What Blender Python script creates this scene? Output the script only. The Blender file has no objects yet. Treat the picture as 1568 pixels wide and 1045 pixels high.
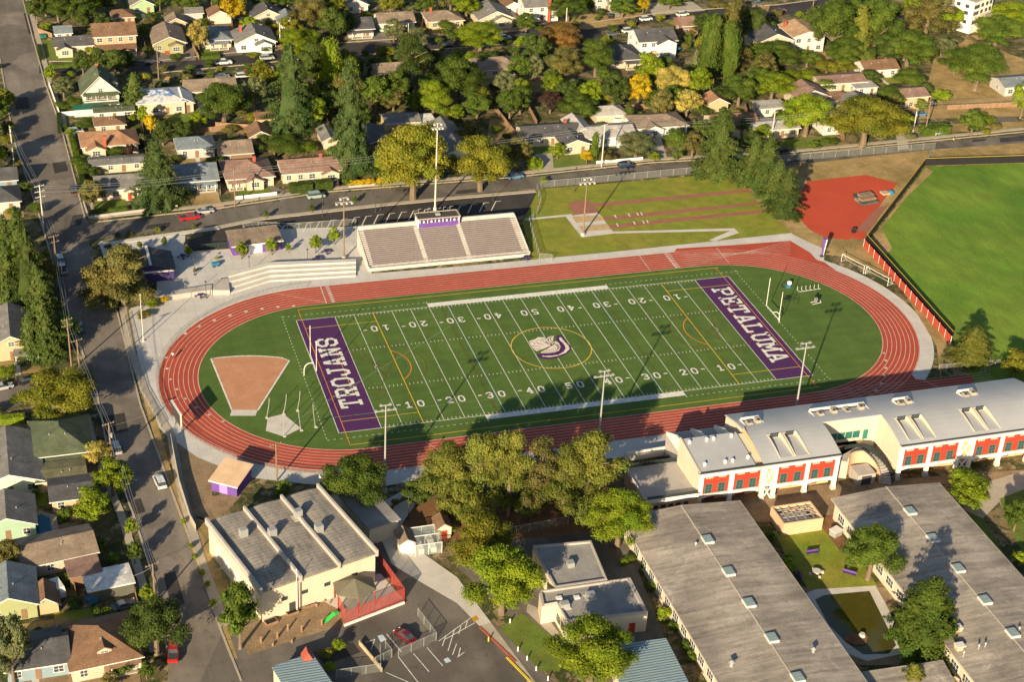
import bpy, math, random
import numpy as np
from mathutils import Vector, Matrix
C = bpy.context.scene.collection
sc = bpy.context.scene
rad = math.radians
# ------------------------------------------------------------ camera
F, YAW, PIT, ROL = 2550.31, 0.323328, 0.526866, 0.0576458
CAM = np.array([-114.0516, -311.564, 194.1818])
fw = np.array([math.sin(YAW)*math.cos(PIT), math.cos(YAW)*math.cos(PIT), -math.sin(PIT)])
rr = np.cross(fw, [0, 0, 1]); rr /= np.linalg.norm(rr); uu = np.cross(rr, fw)
CR = math.cos(ROL)*rr+math.sin(ROL)*uu; CU = -math.sin(ROL)*rr+math.cos(ROL)*uu
def G(x, y, z=0.0):
    """photo pixel -> point of the world on the level z"""
    d = F*fw+(x-784)*CR-(y-522.5)*CU
    p = CAM+(z-CAM[2])/d[2]*d
    return (float(p[0]), float(p[1]))
def pix(p):
    d = np.array(p)-CAM
    return 784+F*(d@CR)/(d@fw), 522.5-F*(d@CU)/(d@fw)
def scl(x, y):
    """pixels per metre along X, along Y and up at a ground pixel"""
    g = G(x, y); a = pix((g[0]+1, g[1], 0)); b = pix((g[0], g[1]+1, 0)); c = pix((g[0], g[1], 1))
    return math.hypot(a[0]-x, a[1]-y), math.hypot(b[0]-x, b[1]-y), math.hypot(c[0]-x, c[1]-y)
cd = bpy.data.cameras.new('camera'); cam = bpy.data.objects.new('camera', cd); C.objects.link(cam)
cd.sensor_width = 36; cd.lens = F/1568*36; cd.clip_start = 1; cd.clip_end = 5000
m = Matrix([[CR[i], CU[i], -fw[i], CAM[i]] for i in range(3)]+[[0, 0, 0, 1]])
cam.matrix_world = m; sc.camera = cam
# ------------------------------------------------------------ light
EL = 19.0
sd = (0.583, 0.812)                                    # shadows fall this way
sl = bpy.data.lights.new('sun', 'SUN'); sun = bpy.data.objects.new('sun', sl); C.objects.link(sun)
sl.energy = 5.0; sl.angle = rad(0.6); sl.color = (1.0, 0.80, 0.53)
dv = Vector((sd[0]*math.cos(rad(EL)), sd[1]*math.cos(rad(EL)), -math.sin(rad(EL))))
sun.rotation_euler = dv.to_track_quat('-Z', 'Y').to_euler(); sun.location = (-200, -300, 200)
w = bpy.data.worlds.new('World'); sc.world = w; w.use_nodes = True
nt = w.node_tree; bg = nt.nodes['Background']
sky = nt.nodes.new('ShaderNodeTexSky'); sky.sky_type = 'NISHITA'; sky.sun_disc = False
sky.sun_elevation = rad(EL); sky.sun_rotation = math.atan2(-sd[0], -sd[1])
nt.links.new(sky.outputs[0], bg.inputs[0]); bg.inputs[1].default_value = 0.06
sc.view_settings.view_transform = 'Standard'; sc.view_settings.look = 'None'
sc.view_settings.exposure = 1.08; sc.view_settings.gamma = 1
# ------------------------------------------------------------ materials
MATS = {}
def mat(name, col, rough=.85, amp=.25, scale=.6, fine=.12, fscale=8, metal=0, spec=.3, bump=0, alpha=1, emit=None, kind=None, col2=None):
    """procedural: base colour broken by a large and a fine noise (amp, fine), optional second colour"""
    if name in MATS: return MATS[name]
    m = bpy.data.materials.new(name); m.use_nodes = True; t = m.node_tree; n = t.nodes; L = t.links
    b = n['Principled BSDF']; b.inputs['Roughness'].default_value = rough; b.inputs['Metallic'].default_value = metal
    b.inputs['Specular IOR Level'].default_value = spec
    tc = n.new('ShaderNodeTexCoord'); co = tc.outputs['Object']
    def noise(s, det=4, ro=.6, vec=None, dist=0):
        q = n.new('ShaderNodeTexNoise'); q.inputs['Scale'].default_value = s; q.inputs['Detail'].default_value = det
        q.inputs['Roughness'].default_value = ro; q.inputs['Distortion'].default_value = dist; L.new(vec or co, q.inputs['Vector']); return q.outputs['Fac']
    def mapr(v, a, c, lo=.3, hi=.7):
        q = n.new('ShaderNodeMapRange'); q.inputs['From Min'].default_value = lo; q.inputs['From Max'].default_value = hi
        q.inputs['To Min'].default_value = a; q.inputs['To Max'].default_value = c; L.new(v, q.inputs['Value']); return q.outputs[0]
    def mul(a, c):
        q = n.new('ShaderNodeMath'); q.operation = 'MULTIPLY'; L.new(a, q.inputs[0]); L.new(c, q.inputs[1]); return q.outputs[0]
    def mix(f, a, c):
        q = n.new('ShaderNodeMix'); q.data_type = 'RGBA'; L.new(f, q.inputs[0])
        for i, v in ((6, a), (7, c)):
            if isinstance(v, tuple): q.inputs[i].default_value = (*v[:3], 1)
            else: L.new(v, q.inputs[i])
        return q.outputs[2]
    def sv(s):
        q = n.new('ShaderNodeVectorMath'); q.operation = 'MULTIPLY'; q.inputs[1].default_value = s; L.new(co, q.inputs[0]); return q.outputs[0]
    big = mapr(noise(scale), 1-amp, 1+amp); fi = mapr(noise(fscale, 2), 1-fine, 1+fine, .35, .65)
    v = mul(big, fi); c = tuple(col)
    if kind == 'grass':
        c = mix(mapr(noise(.09, 5, .65), 0, 1, .38, .62), col, col2)
    elif kind == 'mown':      # diagonal mowing streaks
        wv = n.new('ShaderNodeTexWave'); wv.bands_direction = 'DIAGONAL'; wv.inputs['Scale'].default_value = .05; wv.inputs['Distortion'].default_value = .8; L.new(co, wv.inputs['Vector']); v = mul(v, mapr(wv.outputs['Fac'], .96, 1.04, .3, .7))
        v = mul(v, mapr(noise(.35, 5, .7, sv((.9, .25, 1))), .82, 1.18)); c = mix(mapr(noise(.03, 5, .6), 0, 1, .38, .6), col, col2); c = mix(mapr(noise(.5, 5, .75), 0, 1, .62, .72), c, (.20, .19, .05))
    elif kind == 'turf':
        v = mul(v, mapr(noise(.5, 3, .6, sv((.12, 1, 1))), .9, 1.1)); c = mix(mapr(noise(.04, 4), 0, 1, .35, .65), col, col2)
        wv = n.new('ShaderNodeTexWave'); wv.bands_direction = 'X'; wv.inputs['Scale'].default_value = .0546*.63; wv.inputs['Distortion'].default_value = .15; L.new(co, wv.inputs['Vector']); v = mul(v, mapr(wv.outputs['Fac'], .965, 1.035, .45, .55)); v = mul(v, mapr(noise(1.1, 5, .75), .92, 1.08))
    elif kind == 'ground':
        a = mix(mapr(noise(.07, 6, .7), 0, 1, .42, .56), col, col2)
        c = mix(mapr(noise(.16, 6, .75, None, 1.5), 0, 1, .47, .53), a, (.042, .055, .014)); c = mix(mapr(noise(.35, 5, .7), 0, 1, .56, .60), c, (.26, .20, .12))
    elif kind == 'asphalt':
        v = mul(v, mapr(noise(.25, 3, .5, sv((1, .12, 1))), .8, 1.2)); v = mul(v, mapr(noise(.55, 6, .8), .68, 1.15, .30, .46)); v = mul(v, mapr(noise(.035, 3, .5, None, .8), .84, 1.16, .44, .5)); vo = n.new('ShaderNodeTexVoronoi'); vo.feature = 'DISTANCE_TO_EDGE'
        vo.inputs['Scale'].default_value = .16; L.new(sv((1, 1, 1)), vo.inputs['Vector']); v = mul(v, mapr(vo.outputs['Distance'], .80, 1, 0, .010))
    elif kind == 'concrete':
        bt = n.new('ShaderNodeTexBrick'); bt.offset = 0; bt.inputs['Scale'].default_value = 1; bt.inputs['Mortar Size'].default_value = .035
        bt.inputs['Brick Width'].default_value = 2.4; bt.inputs['Row Height'].default_value = 2.4; bt.inputs['Color1'].default_value = (1, 1, 1, 1)
        bt.inputs['Color2'].default_value = (.93, .93, .93, 1); bt.inputs['Mortar'].default_value = (.7, .7, .7, 1); L.new(co, bt.inputs['Vector'])
        v = v
        q = n.new('ShaderNodeMix'); q.data_type = 'RGBA'; q.blend_type = 'MULTIPLY'; q.inputs[0].default_value = 1
        q.inputs[6].default_value = (*col, 1); L.new(bt.outputs['Color'], q.inputs[7]); c = q.outputs[2]
    elif kind == 'roof':      # shingle courses and streaks
        v = mul(v, mapr(noise(1.2, 3, .6, sv((1, 1, 7))), .86, 1.14))
    elif kind == 'oldroof':   # long weathered streaks across the slope
        v = mul(v, mapr(noise(1.0, 6, .75, sv((.10, 1.1, 1))), .68, 1.3)); c = mix(mapr(noise(.07, 4), 0, 1, .4, .6), col, col2)
        v = mul(v, mapr(noise(.25, 5, .7, sv((.06, 1, 1))), .72, 1.1, .35, .55)); v = mul(v, mapr(noise(.9, 6, .85), .72, 1.06, .32, .5)); c = mix(mapr(noise(.11, 6, .8, None, 1), 0, 1, .55, .66), c, (.36, .33, .28))
    elif kind == 'rolled':    # seams of rolled roofing
        wv = n.new('ShaderNodeTexWave'); wv.bands_direction = 'Y'; wv.inputs['Scale'].default_value = .35; wv.inputs['Distortion'].default_value = .6; L.new(co, wv.inputs['Vector'])
        v = mul(v, mapr(wv.outputs['Fac'], .72, 1, 0, .25)); v = mul(v, mapr(noise(.8, 6, .85, sv((1, .25, 1))), .6, 1.12, .32, .52)); c = mix(mapr(noise(.3, 5, .7), 0, 1, .42, .6), col, col2)
    elif kind == 'ribs':
        wv = n.new('ShaderNodeTexWave'); wv.bands_direction = 'Y'; wv.inputs['Scale'].default_value = .5; L.new(co, wv.inputs['Vector'])
        v = mul(v, mapr(wv.outputs['Fac'], .45, 1.1, .1, .6)); c = mix(mapr(noise(.3, 5, .7), 0, 1, .42, .6), col, col2)
    elif kind == 'tarp':
        c = mix(mapr(noise(.25, 5, .7, None, 1), 0, 1, .5, .56), col, col2)
    elif kind == 'leaf':
        oi = n.new('ShaderNodeObjectInfo'); v = mul(v, mapr(oi.outputs['Random'], .8, 1.2, 0, 1))
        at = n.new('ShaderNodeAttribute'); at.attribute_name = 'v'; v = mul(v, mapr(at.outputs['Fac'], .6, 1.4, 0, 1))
        c = mix(mapr(noise(2.2, 2), 0, 1, .4, .62), col, col2 or tuple(x*f for x, f in zip(col, (.62, .8, .8))))
    q = n.new('ShaderNodeVectorMath'); q.operation = 'SCALE'
    if isinstance(c, tuple): q.inputs[0].default_value = c[:3]
    else: L.new(c, q.inputs[0])
    L.new(v, q.inputs['Scale']); L.new(q.outputs[0], b.inputs['Base Color'])
    if bump:
        bp = n.new('ShaderNodeBump'); bp.inputs['Strength'].default_value = bump; bp.inputs['Distance'].default_value = .2; L.new(noise(1.5, 5), bp.inputs['Height']); L.new(bp.outputs[0], b.inputs['Normal'])
    if alpha < 1:
        b.inputs['Alpha'].default_value = alpha
    if kind == 'leaf':
        tr = n.new('ShaderNodeBsdfTranslucent'); L.new(q.outputs[0], tr.inputs['Color']); ms = n.new('ShaderNodeMixShader'); ms.inputs[0].default_value = .38
        L.new(b.outputs[0], ms.inputs[1]); L.new(tr.outputs[0], ms.inputs[2]); L.new(ms.outputs[0], n['Material Output'].inputs[0])
    MATS[name] = m; return m
def mesh_mat(name, col, dens=.35, cell=.12):
    """chain link: wires with real gaps between them, blended by coverage"""
    m = mat(name, col, rough=.5, metal=.3, amp=.05); m.node_tree.nodes['Principled BSDF'].inputs['Alpha'].default_value = dens; return m
MT = lambda k: MATS[k]
mat('white_paint', (.62, .60, .56), .7, .05); mat('white_line', (.60, .60, .55), .8, .22, 1.2, .15)
mat('steel', (.42, .42, .41), .45, .08, metal=.6); mat('galvanised', (.36, .37, .36), .5, .08, metal=.3); mat('dark_metal', (.05, .05, .055), .6, .1)
mat('wood_pole', (.20, .14, .09), .9, .2, 3); mat('pale_pole', (.52, .48, .40), .8, .1); mat('black', (.015, .015, .017), .6, .1)
mat('glass', (.045, .06, .07), .12, .3, .8, spec=.6); mat('teal_glass', (.03, .12, .11), .12, .4, .8, spec=.6); mat('tyre', (.02, .02, .02), .9, .1)
mat('lens', (.75, .75, .72), .2, .05); mat('red_lens', (.35, .02, .02), .3, .05); mat('purple', (.12, .055, .26), .7, .1); mat('dark_purple', (.045, .03, .11), .7, .1); mat('tier_concrete', (.50, .475, .43), .9, .1, .5); mat('turf_purple', (.060, .016, .085), .95, .12, .6)
mat('bark', (.16, .12, .08), .95, .25, 3); mat('pale_bark', (.34, .28, .20), .95, .25, 3)
mat('brick_red', (.33, .08, .05), .85, .15); mat('wood_fence', (.24, .15, .09), .9, .3, 1.2); mat('lt_wood', (.40, .31, .20), .9, .25, 1.2)
mat('concrete', (.50, .485, .455), .9, .09, .15, .06, 3, kind='concrete'); mat('concrete_plain', (.50, .475, .43), .9, .1, .4, .08)
mat('wire_mesh', (.3, .32, .30), .5, .05, alpha=.2); mat('red_mesh', (.35, .06, .05), .8, .1, alpha=.6); mat('dark_mesh', (.02, .03, .03), .8, .1, alpha=.8)
# ------------------------------------------------------------ mesh builder
class MB:
    def __init__(s): s.v = []; s.f = []; s.k = 0
    def add(s, vs, fs):
        o = len(s.v); s.v += [tuple(map(float, p)) for p in vs]; s.f += [tuple(i+o for i in f) for f in fs]; return s
    def box(s, x0, y0, z0, x1, y1, z1):
        return s.add([(x0, y0, z0), (x1, y0, z0), (x1, y1, z0), (x0, y1, z0), (x0, y0, z1), (x1, y0, z1), (x1, y1, z1), (x0, y1, z1)],
                     [(0, 3, 2, 1), (4, 5, 6, 7), (0, 1, 5, 4), (1, 2, 6, 5), (2, 3, 7, 6), (3, 0, 4, 7)])
    def prism(s, pts, z0, z1):
        n = len(pts); a = sum(pts[i][0]*pts[(i+1) % n][1]-pts[(i+1) % n][0]*pts[i][1] for i in range(n))
        if a < 0: pts = pts[::-1]
        return s.add([(p[0], p[1], z0) for p in pts]+[(p[0], p[1], z1) for p in pts],
                     [tuple(range(n))[::-1], tuple(range(n, 2*n))]+[(i, (i+1) % n, (i+1) % n+n, i+n) for i in range(n)])
    def ext(s, prof, a, b, ax='y'):
        """profile of (u, z) extruded along an axis"""
        n = len(prof); f = (lambda u, t, z: (u, t, z)) if ax == 'y' else (lambda u, t, z: (t, u, z))
        return s.add([f(u, a, z) for u, z in prof]+[f(u, b, z) for u, z in prof], [tuple(range(n)), tuple(range(n, 2*n))[::-1]]+[(i, i+n, (i+1) % n+n, (i+1) % n) for i in range(n)])
    def tube(s, p, q, r0, r1=None, n=8):
        r1 = r0 if r1 is None else r1; p = Vector(p); q = Vector(q); d = (q-p).normalized()
        a = d.orthogonal().normalized(); b = d.cross(a); vs = []
        for c, r in ((p, r0), (q, r1)):
            for i in range(n):
                t = 2*math.pi*i/n; vs.append(c+(a*math.cos(t)+b*math.sin(t))*r)
        return s.add(vs, [(i, (i+1) % n, (i+1) % n+n, i+n) for i in range(n)]+[tuple(range(n))[::-1], tuple(range(n, 2*n))])
    def path(s, pts, r, n=6):
        for a, b in zip(pts, pts[1:]): s.tube(a, b, r, r, n)
        return s
    def flat(s, pts, z=0):
        n = len(pts); a = sum(pts[i][0]*pts[(i+1) % n][1]-pts[(i+1) % n][0]*pts[i][1] for i in range(n))
        if a < 0: pts = pts[::-1]
        s.k += 1; return s.add([(p[0], p[1], z+(s.k % 5)*.003) for p in pts], [tuple(range(n))])
    def line(s, a, b, w, z=0):
        dx, dy = b[0]-a[0], b[1]-a[1]; l = math.hypot(dx, dy) or 1; nx, ny = -dy/l*w/2, dx/l*w/2
        return s.flat([(a[0]+nx, a[1]+ny), (b[0]+nx, b[1]+ny), (b[0]-nx, b[1]-ny), (a[0]-nx, a[1]-ny)], z)
    def band(s, pts, w, z=0, closed=False):
        n = len(pts); L = []; R = []
        for i in range(n):
            a = pts[(i-1) % n] if closed or i else pts[i]; b = pts[(i+1) % n] if closed or i < n-1 else pts[i]
            dx, dy = b[0]-a[0], b[1]-a[1]; l = math.hypot(dx, dy) or 1; nx, ny = -dy/l*w/2, dx/l*w/2
            L.append((pts[i][0]+nx, pts[i][1]+ny, z)); R.append((pts[i][0]-nx, pts[i][1]-ny, z))
        return s.add(L+R, [(i, i+n, (i+1) % n+n, (i+1) % n) for i in range(n if closed else n-1)])
    def build(s, name, m, parent=None, loc=None):
        me = bpy.data.meshes.new(name); me.from_pydata(s.v, [], s.f); me.update()
        o = bpy.data.objects.new(name, me); C.objects.link(o); me.materials.append(m if not isinstance(m, str) else MATS[m])
        if parent: o.parent = parent
        if loc: o.location = loc
        return o
def tag(o, label=None, cat=None, group=None, kind=None):
    for k, v in (('label', label), ('category', cat), ('group', group), ('kind', kind)):
        if v: o[k] = v
    return o
def thing(name, label, cat, loc=(0, 0, 0), rz=0, group=None):
    o = bpy.data.objects.new(name, None); C.objects.link(o); o.location = (loc[0], loc[1], loc[2] if len(loc) > 2 else 0); o.rotation_euler = (0, 0, rz)
    o.empty_display_size = .5; return tag(o, label, cat, group)
def copy_tree(o, parent=None):
    c = o.copy(); C.objects.link(c); c.parent = parent
    for ch in list(o.children): copy_tree(ch, c)
    return c
BLOCK = []; SH = [0]
def sheet(name, pts, z, m, px=True):
    p = [G(*q) for q in pts] if px else pts
    if name not in ('dry_verge', 'garden_lawn', 'garden_path'): BLOCK.append(p)
    SH[0] += 1; z += SH[0]*.0001+(.012 if name == 'dry_verge' else 0)
    return tag(MB().flat(p, z).build(name, m), kind='structure')
def inst(name, me, m, parent, loc=(0, 0, 0), rz=0, scale=None):
    """an object on shared mesh data with its own material"""
    o = bpy.data.objects.new(name, me); C.objects.link(o); o.parent = parent; o.location = loc; o.rotation_euler = (0, 0, rz)
    if scale: o.scale = scale
    if m:
        if not me.materials: me.materials.append(None)
        o.material_slots[0].link = 'OBJECT'; o.material_slots[0].material = m
    return o
# ------------------------------------------------------------ setting: ground, roads, yards
mat('earth', (.20, .145, .08), .95, .3, .2, .25, 3, kind='ground', col2=(.095, .085, .032))
tag(MB().flat([(-2500, -1500), (2500, -1500), (2500, 2500), (-2500, 2500)], -.02).build('ground', 'earth'), kind='structure')
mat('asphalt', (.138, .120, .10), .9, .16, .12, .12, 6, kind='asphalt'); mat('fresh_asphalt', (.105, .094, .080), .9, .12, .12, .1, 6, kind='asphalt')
mat('dark_asphalt', (.034, .031, .03), .9, .12, .2, .1, 6, kind='asphalt'); mat('curb', (.36, .32, .26), .9, .12, .5)
mat('dry_grass', (.36, .25, .11), .95, .2, .3, .25, 3, kind='grass', col2=(.22, .165, .06)); mat('lawn', (.155, .200, .018), .95, .2, .3, .2, 4, kind='grass', col2=(.21, .20, .028))
mat('green_lawn', (.10, .155, .02), .95, .2, .3, .2, 4, kind='grass', col2=(.12, .15, .025)); mat('bark_mulch', (.17, .085, .04), .95, .25, .5, .25, 4)
mat('field_grass', (.080, .175, .012), .95, .16, .05, .12, 2, kind='mown', col2=(.13, .205, .020)); mat('turf', (.058, .110, .018), .95, .10, .3, .08, 3, kind='turf', col2=(.074, .128, .022))
mat('track', (.36, .060, .032), .9, .13, .12, .10, 3); mat('track_pale', (.27, .115, .08), .9, .1, .25, .08, 4); mat('apron_red', (.42, .062, .028), .9, .08, .1, .08, 4)
mat('clay', (.43, .215, .12), .95, .1, .3, .12, 5); mat('dirt', (.24, .17, .10), .95, .25, .3, .2, 3)
ws = [(-20, 50), (0, 90), (20, 210), (60, 330), (95, 450), (130, 560), (165, 690), (205, 790), (240, 900), (258, 1000), (255, 1120)]
es = [(390, 1120), (370, 1045), (330, 950), (300, 850), (260, 750), (215, 620), (178, 478), (140, 395), (132, 330), (95, 200), (70, 130), (48, 50), (22, -40), (-40, -40)]
sheet('road', ws+es, .01, 'asphalt')
top = [(100, 325), (135, 343), (330, 323), (500, 297), (780, 275), (1000, 252), (1200, 241), (1568, 205), (1700, 195), (1700, 212), (1568, 219), (1430, 230), (1240, 251), (1080, 266), (800, 290), (640, 306), (520, 322), (300, 348), (140, 368), (95, 372)]
sheet('road', top, .02, 'fresh_asphalt')
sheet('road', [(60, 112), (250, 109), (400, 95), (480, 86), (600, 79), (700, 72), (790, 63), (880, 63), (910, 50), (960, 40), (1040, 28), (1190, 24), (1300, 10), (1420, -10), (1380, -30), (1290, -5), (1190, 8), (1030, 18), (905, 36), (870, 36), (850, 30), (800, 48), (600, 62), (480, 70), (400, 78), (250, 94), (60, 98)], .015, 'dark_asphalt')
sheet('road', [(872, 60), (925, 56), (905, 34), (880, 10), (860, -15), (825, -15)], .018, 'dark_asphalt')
sheet('road', [(-40, 640), (60, 614), (150, 596), (140, 556), (60, 574), (-40, 604)], .018, 'fresh_asphalt')
def strip(name, pts, w, z, m, h=0):
    """a raised band following photo points (kerbs, pavements)"""
    p = [G(*q) for q in pts]; b = MB(); n = len(p); L = []; R = []
    for i in range(n):
        a = p[max(i-1, 0)]; c = p[min(i+1, n-1)]; dx, dy = c[0]-a[0], c[1]-a[1]; l = math.hypot(dx, dy) or 1
        L.append((p[i][0]-dy/l*w/2, p[i][1]+dx/l*w/2)); R.append((p[i][0]+dy/l*w/2, p[i][1]-dx/l*w/2))
    vs = [(*q, z) for q in L]+[(*q, z) for q in R]+[(*q, 0) for q in L]+[(*q, 0) for q in R]
    fs = [(i, i+n, i+1+n, i+1) for i in range(n-1)]+[(i, i+1, i+1+2*n, i+2*n) for i in range(n-1)]+[(i+n, i+3*n, i+1+3*n, i+1+n) for i in range(n-1)]
    b.add(vs, fs); return tag(b.build(name, m), kind='structure')
strip('pavement', [(152, 372), (163, 374), (300, 354), (335, 349)], 1.8, .12, 'concrete_plain'); strip('pavement', [(336, 348), (400, 335), (590, 313.5), (700, 303), (820, 293)], 1.6, .12, 'curb')
strip('kerb', [(150, 340), (330, 320), (500, 294), (780, 272), (1000, 249), (1200, 238), (1568, 202)], .35, .14, 'curb')
strip('pavement', [(140, 334), (330, 314), (500, 289), (780, 267), (1000, 244), (1200, 233), (1568, 197)], 1.5, .13, 'curb')
strip('kerb', [(140, 395), (180, 480), (215, 620), (262, 750), (300, 850), (332, 950), (370, 1045)], .35, .14, 'curb')
strip('kerb', [(130, 334), (95, 200), (70, 130), (48, 50), (30, -20)], .35, .14, 'curb')
strip('pavement', [(142, 330), (103, 200), (78, 130), (56, 50), (38, -20)], 1.5, .13, 'curb')
strip('kerb', [(0, 90), (20, 210), (60, 330), (95, 450), (130, 550)], .35, .14, 'curb')
strip('kerb', [(148, 600), (165, 690), (205, 790), (240, 900), (256, 1000)], .35, .14, 'curb')
strip('pavement', [(133, 640), (148, 700), (186, 790), (220, 900), (236, 1000)], 1.5, .13, 'curb')
strip('pavement', [(188, 470), (199, 530), (222, 600), (262, 668), (275, 740), (305, 850), (325, 905), (345, 960)], 1.7, .12, 'curb')
strip('kerb', [(250, 111), (400, 97), (480, 88), (600, 81), (790, 66)], .35, .14, 'curb')
strip('kerb', [(75, 94), (250, 92), (400, 76), (480, 68), (600, 60), (800, 46), (850, 30)], .35, .14, 'curb')
strip('kerb', [(905, 34), (1030, 17), (1190, 7), (1290, -6)], .35, .14, 'curb')
# verges and yards
sheet('dry_verge', [(182, 470), (196, 470), (214, 560), (208, 562)], .03, 'dry_grass'); sheet('dry_verge', [(205, 560), (216, 562), (243, 655), (262, 720), (304, 830), (348, 960), (364, 1010), (352, 1008), (296, 850), (256, 740)], .03, 'dry_grass')
sheet('dry_verge', [(282, 790), (314, 798), (400, 908), (380, 945), (345, 935), (318, 880)], .028, 'dry_grass'); sheet('dry_verge', [(263, 672), (300, 700), (360, 725), (325, 740), (325, 760), (370, 760), (330, 800), (300, 790), (290, 830), (280, 760)], .03, 'dirt')
for i, p in enumerate([[(140, 318), (195, 325), (193, 305), (150, 306)], [(62, 86), (118, 101), (118, 88), (92, 84), (84, 62), (60, 60)], [(250, 190), (298, 196), (300, 175), (262, 172)], [(845, 258), (900, 254), (896, 236), (845, 240)], [(1185, 232), (1280, 222), (1276, 207), (1200, 214)],
                       [(365, 300), (425, 292), (420, 282), (365, 288)], [(75, 45), (100, 45), (98, 38), (76, 38)], [(305, 92), (337, 90), (332, 72), (306, 76)]]):
    sheet('lawn', p, .03, 'green_lawn')
for p in [[(1400, 182), (1568, 178), (1568, 90), (1480, 60), (1430, 90), (1420, 130)], [(745, 222), (790, 222), (792, 190), (750, 180)], [(1380, 205), (1568, 199), (1568, 186), (1390, 192)], [(385, 180), (480, 180), (470, 215), (400, 215)], [(800, 140), (880, 145), (880, 120), (800, 115)],
          [(285, 300), (330, 296), (345, 318), (300, 322)], [(420, 210), (520, 205), (510, 185), (440, 190)], [(865, 45), (900, 45), (960, 35), (1000, 10), (880, 5)], [(1120, 35), (1170, 35), (1180, 5), (1130, 5)]]:
    sheet('dry_verge', p, .025, 'dry_grass')
for p in [[(816, 262), (848, 262), (845, 225), (822, 222)], [(1000, 245), (1022, 243), (1010, 205), (992, 208)], [(228, 96), (300, 92), (288, 30), (262, 40)], [(345, 86), (372, 84), (352, 35), (335, 38)], [(540, 60), (600, 66), (575, 30), (556, 20)], [(1375, 210), (1440, 206), (1430, 185), (1395, 190)], [(1520, 195), (1565, 192), (1548, 170), (1520, 172)],
          [(305, 335), (340, 318), (330, 280), (300, 285)], [(390, 270), (450, 300), (430, 310), (425, 300)], [(925, 30), (950, 34), (940, 15), (925, 14)], [(1000, 24), (1080, 16), (1060, 2), (990, 5)]]:
    sheet('driveway', p, .035, 'curb' if p[0][0] in (816, 1000, 305) else 'asphalt')
# ------------------------------------------------------------ school grounds
def oval(cx0, cx1, R, n=40, cy=0):
    return [(cx1+R*math.sin(math.pi*i/n), cy+R*math.cos(math.pi*i/n)) for i in range(n+1)]+[(cx0-R*math.sin(math.pi*i/n), cy-R*math.cos(math.pi*i/n)) for i in range(n+1)]
TX0, TX1, TR, TW = -49.4, 50.2, 31.1, 8.75
sheet('pavement', oval(TX0, TX1, TR+TW+3.3), .01, 'concrete', px=False)
sheet('pavement', [(152, 374), (284, 360), (282, 386), (355, 381), (372, 354), (400, 352), (545, 347), (570, 420), (470, 450), (350, 470), (265, 545), (252, 600), (272, 650), (335, 692), (470, 715), (600, 714), (592, 745), (470, 742), (366, 730), (308, 706), (264, 677), (243, 655), (217, 600), (205, 545), (190, 490), (200, 472), (240, 462), (240, 400), (165, 410)], .02, 'concrete')
sheet('pavement', [(560, 420), (813, 399), (1211, 357), (1262, 362), (1332, 379), (1328, 385), (1262, 377), (1262, 400), (1180, 385), (1050, 388), (800, 420), (560, 440)], .016, 'concrete')
sheet('pavement', [(590, 745), (600, 716), (1000, 660), (1180, 628), (1450, 600), (1450, 640), (1100, 690), (960, 700), (640, 735)], .014, 'concrete')
sheet('track', oval(TX0, TX1, TR+TW), .04, 'track', px=False)
sheet('track', [G(1036, 381), G(1120, 376), G(1210, 369), G(1240, 387), G(1250, 398), G(1262, 402), (84, 20), (60, 33), (40, 32)], .05, 'track', px=False)
sheet('track', [G(1395, 573), G(1402, 581), G(1420, 583), G(1498, 574), G(1568, 640), (70, -40), (50, -39.9), (50.2, -31), (70, -25)], .05, 'track', px=False)
sheet('turf', oval(TX0, TX1, TR), .07, 'turf', px=False)
# the long-jump lawn, red throwing apron and ball field
sheet('lawn', [(825, 290), (1080, 268), (1145, 262), (1170, 300), (1235, 352), (1211, 357), (815, 398), (800, 340)], .03, 'lawn')
sheet('dry_verge', [(1130, 262), (1430, 229), (1568, 219), (1568, 250), (1416, 255), (1320, 370), (1330, 378), (1450, 520), (1440, 580), (1434, 530), (1370, 425), (1290, 395), (1215, 360), (1150, 300)], .04, 'dry_grass')
sheet('red_apron', [(1236, 278), (1326, 268), (1375, 281), (1358, 300), (1330, 340), (1300, 368), (1262, 364), (1240, 352), (1217, 328), (1213, 320)], .06, 'apron_red')
sheet('red_apron', [(1343, 318), (1360, 315), (1327, 358), (1308, 356)], .07, 'track_pale'); sheet('red_apron', [(1313, 353), (1327, 356), (1324, 368), (1304, 366)], .08, 'apron_red')
sheet('ball_field', [(1416, 256), (1568, 250), (1900, 240), (1900, 600), (1500, 600), (1460, 525), (1332, 372)], .06, 'field_grass')
sheet('dirt_edge', [(1418, 257), (1430, 262), (1390, 300), (1350, 350), (1366, 380), (1358, 390), (1330, 370)], .065, 'dry_grass')
sheet('path', [(1300, 378), (1335, 384), (1300, 395), (1262, 390)], .05, 'dry_grass')
# parking lot behind the stand
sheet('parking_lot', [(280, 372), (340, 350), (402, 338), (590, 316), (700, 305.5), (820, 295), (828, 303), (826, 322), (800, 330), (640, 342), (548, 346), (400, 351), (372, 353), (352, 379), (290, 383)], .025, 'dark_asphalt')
lm = MB()
for i in range(21):
    x = 399+i*18.0; y = 350-i*2.05; a, b = G(x, y), G(x-7, y+14); lm.line(a, b, .24); lm.line((a[0]-.2, a[1]), (a[0]+1.5, a[1]+.1), .24)
for i in range(8): lm.line(G(372+i*7, 347-i), G(385+i*7, 357-i), .2)
tag(lm.build('parking_marking', 'white_line', loc=(0, 0, .04)), kind='structure')
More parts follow.
